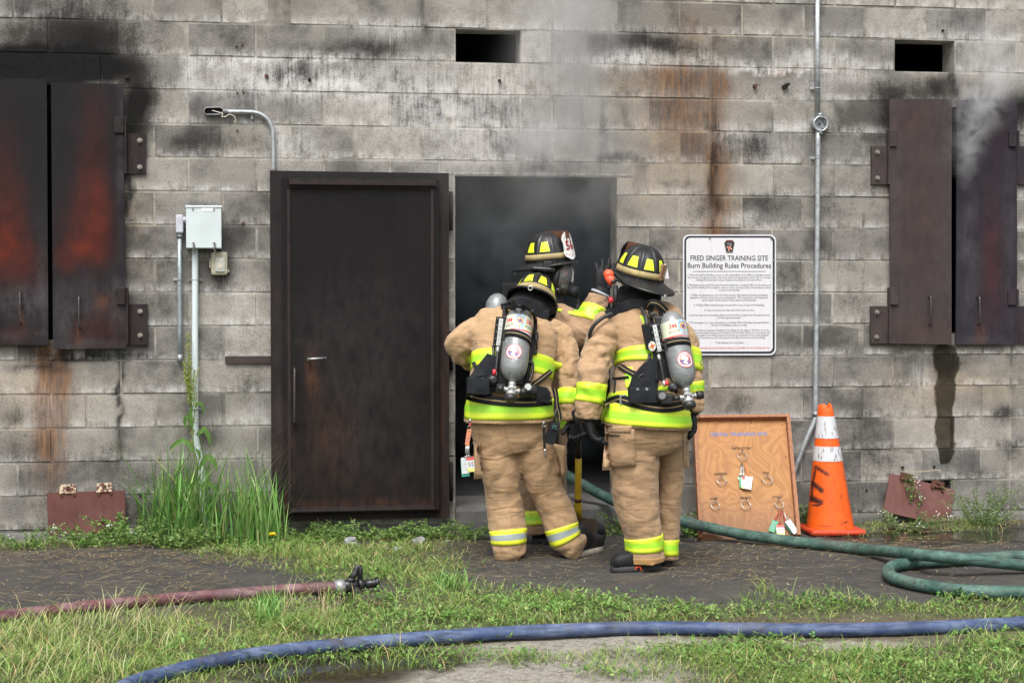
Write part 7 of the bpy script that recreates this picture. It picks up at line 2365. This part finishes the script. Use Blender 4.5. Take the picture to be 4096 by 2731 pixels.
# ------------------------------------------------------------------ B: firefighter at right, back to us, turned left
YB_ = -1.63
def b1(u, v, d=0): return r1(u, v, YB_ + d)
def b2(u, v, d=0): return r2(u, v, YB_ + d)
headB = b1(1470, 520, .16)
fB = Vector((-.42, .88, .16)); fB.normalize()
J = dict(hip_l=b2(1450, 280), hip_r=b2(1640, 280, .08), knee_l=b2(1460, 760, .03), knee_r=b2(1690, 760, .14), foot_l=b2(1520, 1260, 0), foot_r=b2(1690, 1240, .14), neck=b1(1480, 690, .14), head=headB, face=fB, hup=Vector((.1, -.1, 1)),
         sh_l=b1(1320, 840, .08), sh_r=b1(1720, 850, .12), el_l=b1(1155, 1180, -.02), el_r=b1(1860, 1150, .06), wr_l=b1(1108, 1470, -.05), wr_r=b1(1893, 1440, .04))
for k_ in ('foot_l', 'foot_r'): J[k_].z = .05
PB = figure('person', (b2(1540, 1300).x, YB_, 0), J, 'firefighter seen from behind on the right, turned left, with large thigh pocket')
torso = hemmed([(b1(1490, 660, .15), .088, .085), (b1(1492, 705, .15), .140, .11), (b1(1508, 765, .13), .190, .135), (b1(1535, 850, .11), .212, .16), (b1(1580, 1000, .07), .206, .17), (b1(1588, 1150, .04), .200, .175), (b1(1568, 1300, .02), .204, .18), (b1(1552, 1430, 0), .218, .19), (b1(1540, 1578, 0), .240, .20)], .02, .9)
arml = [(b1(1330, 820, .09), .085, .085), (b1(1250, 870, .07), .088, .088), (b1(1190, 1000, .03), .084, .084), (b1(1158, 1110, 0), .084, .084), (b1(1148, 1210, -.03), .081, .081), (b1(1136, 1330, -.04), .077, .077), (b1(1118, 1440, -.05), .066, .066), (b1(1110, 1520, -.05), .058, .058)]
armr = [(b1(1720, 840, .12), .08, .08), (b1(1810, 930, .11), .076, .076), (b1(1850, 1080, .08), .068, .068), (b1(1868, 1200, .06), .062, .062), (b1(1885, 1330, .05), .056, .056), (b1(1893, 1470, .04), .046, .046)]
jkB, bB, frB = garment('jacket', PB, [torso, hemmed(arml, .014), hemmed(armr, .012)], MTAN2, seed=23, folds=[(.008, 7, 1.2), (.012, 13, 1.2), (.009, 12, 1.2)])
band('reflective_trim', jkB, bB, frB[0], 25.0, 29.6, MLIME, .007)
band('reflective_trim', jkB, bB, frB[0], 42.3, 46.6, MLIME)
band('reflective_trim', jkB, bB, frB[1], 26.6, 34.0, MLIME)
band('reflective_trim', jkB, bB, frB[2], 20.4, 24.2, MLIME, .007)
patch('reflective_trim', jkB, bB, (b1(1372, 1130, -.1), b1(1450, 1130, -.1), b1(1428, 1300, -.1), b1(1385, 1300, -.1)), MLIME, 6, 10, .006, 0, True)
patch('reflective_trim', jkB, bB, (b1(1483, 750, -.1), b1(1560, 770, -.1), b1(1556, 830, -.1), b1(1520, 832, -.1)), MLIME, 6, 6, .006, 0, True)
tB = [[(b2(1540, 160), .215, .165), (b2(1543, 290), .222, .17), (b2(1545, 400, .02), .205, .16), (b2(1550, 450, .03), .18, .14)],
      hemmed([(b2(1440, 340), .138, .145), (b2(1440, 460), .140, .14), (b2(1452, 600), .134, .132), (b2(1466, 800, .0), .123, .125), (b2(1490, 950), .113, .118), (b2(1520, 1080), .103, .108), (b2(1528, 1180), .100, .104), (b2(1532, 1285), .105, .108)], .02, .85),
      hemmed([(b2(1690, 360, .08), .105, .13), (b2(1705, 500, .11), .085, .12), (b2(1708, 650, .13), .078, .11), (b2(1702, 800, .14), .075, .105), (b2(1690, 1000, .15), .072, .10), (b2(1685, 1110, .15), .068, .095), (b2(1685, 1265, .14), .066, .09)], .02, .85)]
trB, bB2, frB2 = garment('trousers', PB, tB, MTAN2, seed=29, wr=(.0034, (6, 6, 13)), folds=[(.004, 6, 1.0), (.006, 8, .9), (.006, 8, .9)])
band('reflective_trim', trB, bB2, frB2[1], 30.6, 37.0, MLIME)
band('reflective_trim', trB, bB2, frB2[2], 30.2, 34.4, MLIME)
patch('pocket', trB, bB2, (b2(1240, 290, -.1), b2(1462, 290, -.1), b2(1470, 585, -.1), b2(1215, 612, -.1)), MTAN2, 14, 14, .022, .016)
patch('pocket_flap', trB, bB2, (b2(1232, 280, -.1), b2(1450, 268, -.1), b2(1436, 345, -.1), b2(1236, 335, -.1)), MTAN2, 12, 6, .034, .006)
patch('pocket_lining', trB, bB2, (b2(1238, 338, -.1), b2(1375, 344, -.1), b2(1330, 360, -.1), b2(1270, 368, -.1)), mblk, 8, 3, .040, 0)
patch('pocket', trB, bB2, (b2(1812, 320, .1), b2(1850, 300, .1), b2(1858, 590, .1), b2(1806, 600, .1)), MTAN2, 6, 12, .012, .01)
seam('seam', trB, bB2, [b2(u, v, -.1) for u, v in ((1270, 640), (1320, 800), (1345, 950), (1372, 1090))], MHEM, .003)
band('hem_tape', trB, bB2, frB2[1], 39.0, 41.8, MHEM, .003)
boot(PB, b2(1640, 1340, .0), Vector((-1, -.12, 0)), .275, accent=True)
boot(PB, b2(1690, 1310, .10), Vector((.1, 1, 0)), .29)
hood = remesh([cap_tube([b1(1490, 740, .12), b1(1488, 690, .14), b1(1478, 620, .16), b1(1470, 540, .17)], [.128, .118, .112, .10], 24), MB().sphere(b1(1560, 640, .1), (.07, .06, .06))], .01, 3, (.005, (10, 10, 14)), 14)
link('hood', hood, MHOOD, PB)
col_ = remesh([cap_tube([b1(1500, 760, .13), b1(1495, 705, .14), b1(1492, 668, .14)], [.145, .132, .112], 28)], .009, 3, (.004, (10, 10, 14)), 16)
link('collar', col_, MTAN2, jkB)
hB = helmet(PB, frame_M(b1(1488, 478, .13), Vector((-.40, .88, .22)), Vector((.24, -.30, 1))), 'black', (PI - .22,), 1.0)
mb = MB().tube([b1(1262, 470, -.02), b1(1300, 450, .0), b1(1350, 490, .02), b1(1410, 560, 0)], [.010, .009, .009, .009], 10)
mk('torch_bracket', mb, mblk, PB)
mb = MB().sphere(b1(1262, 455, -.04), (.028, .026, .026), 16, 12).tube([b1(1258, 460, -.04), b1(1285, 510, -.04), b1(1296, 520, -.04)], [.024, .023, .021], 16)
mk('orange_torch', mb, MORAN, PB)
mk('torch_lens', MB().tube([b1(1290, 505, -.045), b1(1302, 520, -.05)], [.021, .020], 16), mblk, PB)
mb = MB().tube([b1(1315, 540, .06), b1(1312, 620, .05), b1(1305, 700, .04)], .014, 10).cyl(b1(1262, 645, .0), b1(1292, 645, .0), .016, n=14, mi=1)
mk('face_mask', mb, [mblk, M3R], PB)
glove(PB, b2(1112, 225, -.05), (.30, -.04, -1), (.35, .85, 0), (.55, .45, .45, .5), k=1.02, left=True, thumb=(.5, .35))
glove(PB, b2(1880, 190, .04), (.05, .0, -1), (0, 1, 0), (.4, .45, .5, .5), k=.95)
mk('glove_cuff', MB().tube([b2(1108, 205, -.05), b2(1110, 232, -.05)], [.040, .039], 20), simple('grey_knit_cuff', (.24, .27, .28), .8), PB)
# his pack
def B1(u, v): return b1(u, v, -.2)
top_ = b1(1712, 730, -.10); bot_ = b1(1832, 1290, -.24)
SB = dict(top=top_, bot=bot_, r=.0690, lab=(.070, .160), logos=(.0, -.11), badge=.058, sticker=(.290, .030), tag=.018, strap=.165, stilt=.004, buckle=-.055, knobs=((1, .022), (-1, .013)))
apB, cyB, axB = air_pack(SB, bB, 0, 'air pack with grey bottle slanting right, worn by the firefighter nearest the sign', B1, b1(1700, 1400, -.25))
mb = MB()
for pts in (((1640, 690), (1660, 800), (1690, 960), (1730, 1150), (1760, 1330)), ((1560, 690), (1580, 800), (1600, 1000), (1620, 1250))):
    mb.tube([Vector(p) for p in smoothpath([on(bB, B1, u, v, .03) for u, v in pts], 5)], .011, 8)
mk('back_frame', mb, MNYL, apB)
slab('back_plate', apB, bB, B1, ((1600, 760), (1760, 780), (1800, 1050), (1820, 1290), (1620, 1290), (1610, 1100), (1660, 1000)), .012, .02, mblk)
slab('lumbar_pad', apB, bB, B1, ((1590, 1075), (1625, 1085), (1630, 1290), (1600, 1400), (1415, 1400), (1418, 1290), (1450, 1200), (1530, 1110)), .025, .03, MNYL)
slab('belt_pouch', apB, bB, B1, ((1412, 1290), (1600, 1285), (1628, 1310), (1630, 1405), (1420, 1405)), .055, .035, MNYL)
c = on(bB, B1, 1513, 1222, .04)
mk('grommet', MB().torus(c, .019, .005, (0, 1, .1), 22, 8), mblk, apB)
mb = MB()
for u in (1475, 1543):
    q_ = on(bB, B1, u, 1302, .064)
    mb.cyl(q_ + Vector((0, .004, 0)), q_ + Vector((0, -.006, 0)), .008, n=10)
mk('stud', mb, MGD, apB)
ribbon('waist_belt', apB, bB, [B1(1235, 1420), B1(1330, 1375), B1(1420, 1395), B1(1560, 1430), B1(1720, 1440), B1(1880, 1400)], .048, MBLACK, .012, .006, 6, MSTITCH)
c = on(bB, B1, 1350, 1380, .024)
mk('belt_buckle', MB().box(c, (.008, .006, .052), bev=.002).box(c + Vector((.028, 0, 0)), (.006, .006, .052), bev=.002).box(c + Vector((.014, 0, .022)), (.03, .006, .007), bev=.002).box(c + Vector((.014, 0, -.022)), (.03, .006, .007), bev=.002), MALU, apB)
ribbon('shoulder_strap', apB, bB, [B1(1600, 700), B1(1530, 672), B1(1450, 668), B1(1380, 695), B1(1310, 725), B1(1250, 760)], .055, MNYL, .02, .012, 6)
ribbon('side_strap', apB, bB, [B1(1338, 1125), B1(1400, 1165), B1(1460, 1195)], .032, MBLACK, .012, .004, 6, MSTITCH)
ribbon('side_strap', apB, bB, [B1(1290, 1225), B1(1340, 1222), B1(1410, 1212)], .014, MBLACK, .012, .004, 6)
ribbon('side_strap', apB, bB, [B1(1312, 1230), B1(1305, 1330)], .014, MBLACK, .012, .004, 6)
ribbon('grab_strap', apB, None, [b1(1545, 700, -.05), b1(1570, 665, -.08), b1(1620, 670, -.09), b1(1660, 700, -.08), b1(1690, 730, -.07)], .034, MBLACK, .0, .003, 6, MSTITCH)
regulator_box(apB, on(bB, B1, 1612, 925, .06), .048, .158, .045, R(-12), True)
o_ = on(bB, B1, 1584, 985, .09)
mb = MB()
n = 8
mb.add([o_ + Vector((.021 * math.cos(2 * PI * (i + .5) / 8), 0, .027 * math.sin(2 * PI * (i + .5) / 8))) for i in range(8)], [tuple(range(8))], 0)
mb.add([o_ + Vector(((.018 if i % 4 in (0, 1) else .008) * math.cos(2 * PI * (i + .5) / 16), -.001, (.021 if i % 4 in (0, 1) else .009) * math.sin(2 * PI * (i + .5) / 16))) for i in range(16)], [tuple(range(16))], 1)
mb.add([o_ + Vector((.006 * math.cos(2 * PI * i / 10), -.0016, .007 * math.sin(2 * PI * i / 10))) for i in range(10)], [tuple(range(10))], 2)
mk('cross_sticker', mb, [mwhite, MLOR, M3R], apB, fix=False)
mk('air_hose', MB().tube([Vector(p) for p in smoothpath([on(bB, B1, 1632, 1050, .05), on(bB, B1, 1650, 1130, .055), on(bB, B1, 1672, 1250, .06)], 5)], .0075, 10), mblk, apB)
mk('air_hose', MB().tube([Vector(p) for p in smoothpath([on(bB, B1, 1500, 700, .03), on(bB, B1, 1535, 760, .05), on(bB, B1, 1545, 830, .06)], 5)], .011, 10), mblk, apB)
mk('air_hose', MB().tube([Vector(p) for p in smoothpath([on(bB, B1, 1565, 1040, .03), on(bB, B1, 1560, 1075, .03), on(bB, B1, 1540, 1100, .03)], 5)], .008, 10), mblk, apB)
mk('air_hose', MB().tube([Vector(p) for p in smoothpath([b1(1290, 745, -.02), b1(1220, 775, -.03), b1(1160, 825, -.03), b1(1128, 880, -.02), b1(1125, 930, .0)], 6)], .011, 10), mblk, apB)
mk('air_hose', MB().tube([Vector(p) for p in smoothpath([on(bB, B1, 1560, 790, .05), on(bB, B1, 1580, 750, .07), on(bB, B1, 1620, 760, .07), on(bB, B1, 1640, 800, .06)], 5)], .009, 10), mblk, apB)
mk('hose_ferrule', MB().cyl(on(bB, B1, 1630, 1048, .052), on(bB, B1, 1639, 1090, .052), .0095, n=12), MALU, apB)
mk('hose_ferrule', MB().cyl(on(bB, B1, 1670, 1240, .062), on(bB, B1, 1676, 1280, .062), .0095, n=12), MALU, apB)
c = on(bB, B1, 1735, 1288, .09)
mk('reducer', MB().sphere(c, (.026, .026, .026), 16, 12).box(c + Vector((-.03, .01, -.06)), (.07, .05, .055), bev=.010).cyl(c + Vector((0, -.02, 0)), c + Vector((0, -.034, .004)), .012, n=12), mblk, apB)
c = on(bB, B1, 1654, 1348, .07)
mk('gauge', MB().cyl(c + Vector((0, .04, 0)), c + Vector((0, -.012, 0)), .026, n=22), mblk, apB)
mk('gauge_face', MB().cyl(c + Vector((0, -.012, 0)), c + Vector((0, -.014, 0)), .019, n=20), MGD, apB)
mk('red_collar', MB().cyl(on(bB, B1, 1688, 1240, .075), on(bB, B1, 1694, 1275, .075), .010, n=12), M3R, apB)
# ================================================================== weeds by the wall
def blades_thing(name, px0, px1, py0, py1, n, hr, wr_, cols, wts, label, cat, lean=(.15, .8), seg=5, centre=None):
    X, Y = [], []
    for i in range(n):
        t = rng.random()
        if centre: t = np.clip(rng.normal(centre, .22), 0, 1)
        p = gnd(px0 + (px1 - px0) * t, rng.uniform(py0, py1))
        X.append(p.x); Y.append(min(p.y, -.03))
    X, Y = np.array(X), np.array(Y)
    hh = rng.uniform(*hr, n) * (.45 + .55 * rng.random(n))
    me = blade_mesh(name, np.stack([X, Y, 0 * X], -1), hh, rng.uniform(*wr_, n), hh * rng.uniform(*lean, n), rng.uniform(0, 2 * PI, n), rng.uniform(-.4, .4, n), pal(n, cols, wts), seg)
    o = link(name, me, MF, origin=(float(X.mean()), float(Y.mean()), 0))
    return tag(o, label, cat)
GR = [(.12, .27, .06), (.18, .34, .09), (.26, .40, .13), (.38, .38, .17)]
blades_thing('tall_grass_clump', 330, 520, 1222, 1252, 300, (.45, .95), (.007, .014), GR, [4, 4, 2, .6], 'lush tall green grass clump around the foot of the pale riser pipe', 'grass clump', (.1, .75), 6, .5)
blades_thing('tall_grass_clump', 500, 655, 1222, 1256, 250, (.34, .75), (.006, .013), GR, [4, 4, 2, .8], 'tall green grass clump against the left foot of the black door', 'grass clump', (.1, .55), 6, .55)
blades_thing('grass_tuft', 590, 660, 1395, 1440, 220, (.08, .20), (.003, .006), GR, [4, 4, 1.5, .6], 'dense green grass tuft in front of the maroon hose', 'grass tuft', (.2, .9), 4, .4)
blades_thing('grass_tuft', 985, 1075, 1335, 1362, 160, (.06, .15), (.004, .007), GR, [3, 4, 2, .4], 'bushy green grass tuft between nozzle and the boots', 'grass tuft', (.4, 1.2), 4, .5)
blades_thing('dry_grass_tuft', 700, 790, 1400, 1450, 90, (.10, .24), (.0018, .003), [(.42, .36, .20), (.5, .45, .28), (.3, .28, .12)], [3, 2, 1], 'wispy dry straw-coloured grass tuft beneath the nozzle', 'grass tuft', (.1, .8), 4, .5)
def weed(name, px, py, h, nst, sp, label, leaf=.02, col=None, flowers=0, lean=0, cat='weed', yoff=0):
    """branching stems with many small leaves"""
    b = gnd(px, py)
    b.y = min(b.y, -.05)
    V_, C_, S = [], [], MB()
    fl = MB()
    col = col or [(.10, .20, .045), (.16, .27, .07), (.24, .33, .11)]
    for i in range(nst):
        a = rng.uniform(0, 2 * PI)
        r = sp * math.sqrt(rng.random())
        st = b + Vector((math.cos(a) * r * .3, math.sin(a) * r * .2, 0))
        hh = h * rng.uniform(.45, 1)
        pts = [st]
        tip = st + Vector((math.cos(a) * r + lean * hh, math.sin(a) * r * .5 - .02, hh))
        mid = st.lerp(tip, .5) + Vector((rng.normal(0, .02), rng.normal(0, .02), hh * .12))
        pts = [Vector(p) for p in smoothpath([st, mid, tip], 6)]
        for p in pts: p.y = min(p.y, -.02)
        S.tube(pts, [.0022 * (1 - .6 * k / len(pts)) for k in range(len(pts))], 5, False)
        for k, p in enumerate(pts[1:]):
            for q in range(4):
                az, el = rng.uniform(0, 2 * PI), rng.uniform(-.3, .7)
                d = Vector((math.cos(az) * math.cos(el), math.sin(az) * math.cos(el), math.sin(el)))
                s = d.cross(Vector((rng.normal(), rng.normal(), rng.normal()))).normalized()
                L = leaf * rng.uniform(.5, 1.3) * (1.2 - .6 * k / len(pts))
                o = p + Vector(rng.normal(0, .006, 3))
                c = np.array(col[rng.integers(len(col))]) * rng.uniform(.8, 1.2)
                for u, w in ((0, 0), (.5, .34), (1.1, 0), (.5, -.34)):
                    V_.append(o + d * (u * L) + s * (w * L))
                    C_.append(c)
        if i < flowers:
            for q in range(4): fl.sphere(pts[-1] + Vector(rng.normal(0, .012, 3)) + Vector((0, -.01, .01)), .0045, 6, 4)
    e = empty(name, b)
    tag(e, label, cat)
    me = np_mesh('foliage', np.array([list(p) for p in V_]), np.arange(len(V_)).reshape(-1, 4))
    set_attr(me, 'gcol', np.concatenate([np.clip(np.array(C_), 0, 1), np.ones((len(C_), 1))], -1))
    link('foliage', me, MF, e)
    mk('stem', S, mstem, e)
    if flowers: mk('flower', fl, simple('tiny_white_flower', (.62, .62, .60), .7), e)
    return e
mstem = simple('green_stem', (.14, .21, .07), .7)
weed('wall_weed', 300, 1246, .17, 22, .26, 'leafy green weed mat at the foot of the left cover plate', .026)
weed('wall_weed', 400, 1258, .13, 24, .26, 'leafy green weed mat left of the tall grass, beside the asphalt', .024)
weed('wall_weed', 210, 1255, .12, 18, .20, 'thin straggling weed under the left end of the rusty plate', .020, None, 3)
weed('wall_weed', 60, 1258, .14, 16, .30, 'sparse flowering weed at the wall foot in the lower left corner', .016, None, 4)
for i, (x, lab) in enumerate(((720, 'low weed under the left half of the black door'), (850, 'low weed under the right half of the black door'), (960, 'weed by the scrap pipe below the doorway edge'), (1070, 'clover-like weed in front of the step, left of the boots'))):
    weed('wall_weed', x, 1236, .11, 20, .28, lab, .019)
weed('wall_weed', 1440, 1226, .16, 30, .16, 'weed behind the right firefighter by the end of the step', .020)
weed('wall_weed', 1590, 1232, .15, 16, .10, 'weed peeping out left of the plywood board', .020)
weed('wall_weed', 1858, 1212, .16, 22, .14, 'weed squeezed between plywood board and cone', .020)
weed('wall_weed', 2075, 1216, .11, 16, .28, 'sprawling weed with tiny white flowers under the crooked plate', .020, [(.13, .19, .075), (.18, .24, .10), (.22, .26, .13)], 5, -.1)
weed('wall_weed', 2055, 1190, .36, 7, .10, 'single tall flowering weed between cone and crooked plate', .018, None, 4, -.25)
weed('wall_weed', 2262, 1206, .27, 40, .28, 'fine upright weed right of the crooked plate', .014, [(.12, .19, .07), (.17, .25, .09), (.23, .29, .13)])
# tall dock plant in seed
base = at(466, 1200, -.12); base.z = 0
o = empty('dock_plant', base)
tag(o, 'tall dock plant with yellow-green seed spikes beside the pale riser pipe', 'plant')
spine = [base, at(455, 1100, -.13), at(446, 1030, -.13), at(440, 960, -.12), at(436, 890, -.11), at(434, 820, -.10), at(432, 766, -.09)]
sp_ = [Vector(p) for p in smoothpath(spine, 6)]
mb = MB().tube(sp_, [.005 - .0035 * k / len(sp_) for k in range(len(sp_))], 7)
V_, C_ = [], []
def seeds(a, b, n, r):
    for i in range(n):
        t = rng.random()
        p = a.lerp(b, t) + Vector(rng.normal(0, r * (1.1 - .6 * t), 3))
        s = rng.uniform(.003, .006)
        d, e = Vector(rng.normal(0, 1, 3)).normalized(), Vector(rng.normal(0, 1, 3)).normalized()
        c = np.array([(.30, .36, .07), (.38, .42, .10), (.22, .32, .06)][rng.integers(3)])
        for u, w in ((-1, 0), (0, .8), (1, 0), (0, -.8)):
            V_.append(p + d * (u * s) + e * (w * s))
            C_.append(c)
seeds(at(434, 880, -.12), at(432, 764, -.10), 520, .012)
for x0, y0, x1, y1, n in ((438, 940, 424, 845, 300), (440, 930, 447, 850, 260), (438, 930, 436, 830, 240), (446, 1000, 428, 955, 160), (443, 985, 452, 900, 200), (440, 905, 421, 830, 200), (441, 950, 455, 845, 140), (452, 1080, 440, 1010, 110), (440, 900, 428, 870, 150)):
    a, b = at(x0, y0, -.12), at(x1, y1, -.13)
    mb.tube([a, a.lerp(b, .5) + Vector((0, 0, .005)), b], .0018, 5)
    seeds(a.lerp(b, .1), b, n, .008)
mk('stem', mb, mstem, o)
me = np_mesh('seed_spike', np.array([list(p) for p in V_]), np.arange(len(V_)).reshape(-1, 4))
set_attr(me, 'gcol', np.concatenate([np.array(C_), np.ones((len(C_), 1))], -1))
link('seed_spike', me, MF, o)
for pts, w in (([(446, 1040), (425, 1012), (402, 1020), (388, 1035)], .03), ([(452, 1000), (468, 985), (478, 1000), (482, 1022)], .032), ([(446, 965), (430, 955), (424, 970), (432, 985)], .022), ([(449, 935), (458, 925), (466, 935), (467, 955)], .018), ([(455, 1080), (475, 1050), (492, 1060), (500, 1085)], .034), ([(456, 1100), (440, 1115), (420, 1112), (400, 1125)], .03), ([(440, 930), (437, 960), (444, 985)], .026), ([(458, 1120), (480, 1110), (500, 1130)], .036), ([(450, 1030), (457, 1040), (460, 1055)], .02)):
    pp = [Vector(p) for p in smoothpath([at(a, b, -.15) for a, b in pts], 6)]
    g_ = []
    n = len(pp)
    for k, p in enumerate(pp):
        t_ = (pp[min(k + 1, n - 1)] - pp[max(k - 1, 0)]).normalized()
        s = t_.cross(Vector((.3, -1, .3))).normalized()
        ww = w * (math.sin(PI * min(1, .08 + k / n)) ** .7) * .5
        wob = .004 * math.sin(k * 2.3)
        g_.append([p - s * ww + Vector((0, wob, wob)), p + Vector((0, .004, -.003)), p + s * ww + Vector((0, -wob, -wob))])
    me_ = MB().grid(g_, 0, True)
    lf = mk('leaf', me_, MF, o, fix=False)
    set_attr(lf.data, 'gcol', np.tile([.11, .22, .05, 1.], (len(lf.data.vertices), 1)))
# ================================================================== smoke
def smoke(name, lo, hi, build, label, tint=False):
    m = bpy.data.materials.new(name)
    m.use_nodes = True
    N = NT(m)
    N.t.nodes.remove(N.b)
    pv = N.n('ShaderNodeVolumePrincipled')
    pv.inputs['Color'].default_value = (.88, .89, .91, 1)
    pv.inputs['Anisotropy'].default_value = .1
    P_ = N.pos()
    if tint: N.l.new(N.mix(N.mr(N.sep(P_)[1], .0, .25), (.90, .905, .92), (.70, .84, .97)), pv.inputs['Color'])
    N.l.new(build(N, P_), pv.inputs['Density'])
    N.l.new(pv.outputs[0], N.out.inputs['Volume'])
    lo, hi = Vector(lo), Vector(hi)
    mb = MB().box((lo + hi) / 2, hi - lo)
    o = mk(name, mb, m)
    tag(o, label, 'smoke', kind='stuff')
def gauss(N, v, c, w):
    d = N.math('DIVIDE', N.math('SUBTRACT', v, c), w)
    return N.math('EXPONENT', N.math('MULTIPLY', N.math('MULTIPLY', d, d), -1))
def door_smoke(N, P):
    s = N.sep(P)
    warp = N.noise(P, 1.9, 4, .6, 0, True)
    w3 = N.sepc(warp)
    x = N.math('ADD', s[0], N.math('MULTIPLY', N.math('SUBTRACT', w3[0], .5), .75))
    z = s[2]
    nz = N.noise(N.mapping(P, (1, 1, .7)), 3.0, 4, .52, .5)
    cl = N.mr(nz, .36, .68, .25, 1.2)
    up = N.math('SUBTRACT', z, 2.1)
    cx = N.math('ADD', 2.46, N.math('MULTIPLY', up, .10))
    wd = N.mr(z, 2.1, 2.75, .42, .25)
    yo = gauss(N, s[1], N.math('SUBTRACT', -.10, N.math('MULTIPLY', up, .02)), N.math('ADD', .10, N.math('MULTIPLY', up, .03)))
    out = N.math('MULTIPLY', gauss(N, x, cx, wd), yo)
    out = N.math('MULTIPLY', out, N.mr(z, 1.85, 2.35))
    out = N.math('MULTIPLY', out, N.mr(z, 2.6, 4.2, 2.9, 1.6))
    ins = N.math('MULTIPLY', N.math('MULTIPLY', N.mr(s[1], .10, .3), N.mr(z, 1.15, 2.2, .05, 1.0)), N.mr(z, 2.5, 2.35))
    n2 = N.mr(N.noise(N.mapping(P, (1.3, 1, .9)), 3.4, 4, .55, .6), .43, .60, .10, 1.7)
    ins = N.math('MULTIPLY', N.math('MULTIPLY', ins, n2), .56)
    spill = N.math('MULTIPLY', N.math('MULTIPLY', gauss(N, s[1], .08, .16), N.mr(z, 1.5, 2.1)), N.math('MULTIPLY', N.mr(z, 2.35, 2.2), .7))
    return N.math('ADD', ins, N.math('MULTIPLY', cl, N.math('ADD', N.math('MULTIPLY', out, 1.45), spill)))
smoke('doorway_smoke', (1.45, -.45, .4), (3.25, 1.3, 4.35), door_smoke, 'pale grey smoke filling the doorway and rising up the wall above it', True)
p0, p1 = at(2196, 440, -.12), at(2318, 200, -.16)
def window_smoke(N, P):
    s = N.sep(P)
    nz = N.noise(P, 8.0, 5, .58, .9)
    wr3 = N.sepc(N.noise(P, 5, 2, .5, 0, True))
    t = N.mr(s[2], p0.z, p1.z)
    cx = N.math('ADD', p0.x + .045, N.math('MULTIPLY', N.math('MULTIPLY', t, t), .17))
    cx = N.math('ADD', cx, N.math('MULTIPLY', N.math('SUBTRACT', wr3[0], .5), .16))
    wd = N.math('ADD', .028, N.math('MULTIPLY', t, .12))
    d = N.math('MULTIPLY', gauss(N, s[0], cx, wd), gauss(N, s[1], -.13, N.math('ADD', .05, N.math('MULTIPLY', t, .06))))
    d = N.math('MULTIPLY', d, N.mr(s[2], p0.z, p0.z + .25))
    d = N.math('MULTIPLY', d, N.mr(s[2], p1.z + .45, p1.z - .05))
    return N.math('MULTIPLY', N.math('MULTIPLY', d, N.mr(nz, .40, .60, .04, 1)), 7.5)
smoke('window_smoke', (p0.x - .12, -.36, p0.z - .03), (p1.x + .30, -.035, p1.z + .48), window_smoke, 'billowing pale smoke puffing out between the right window shutters')
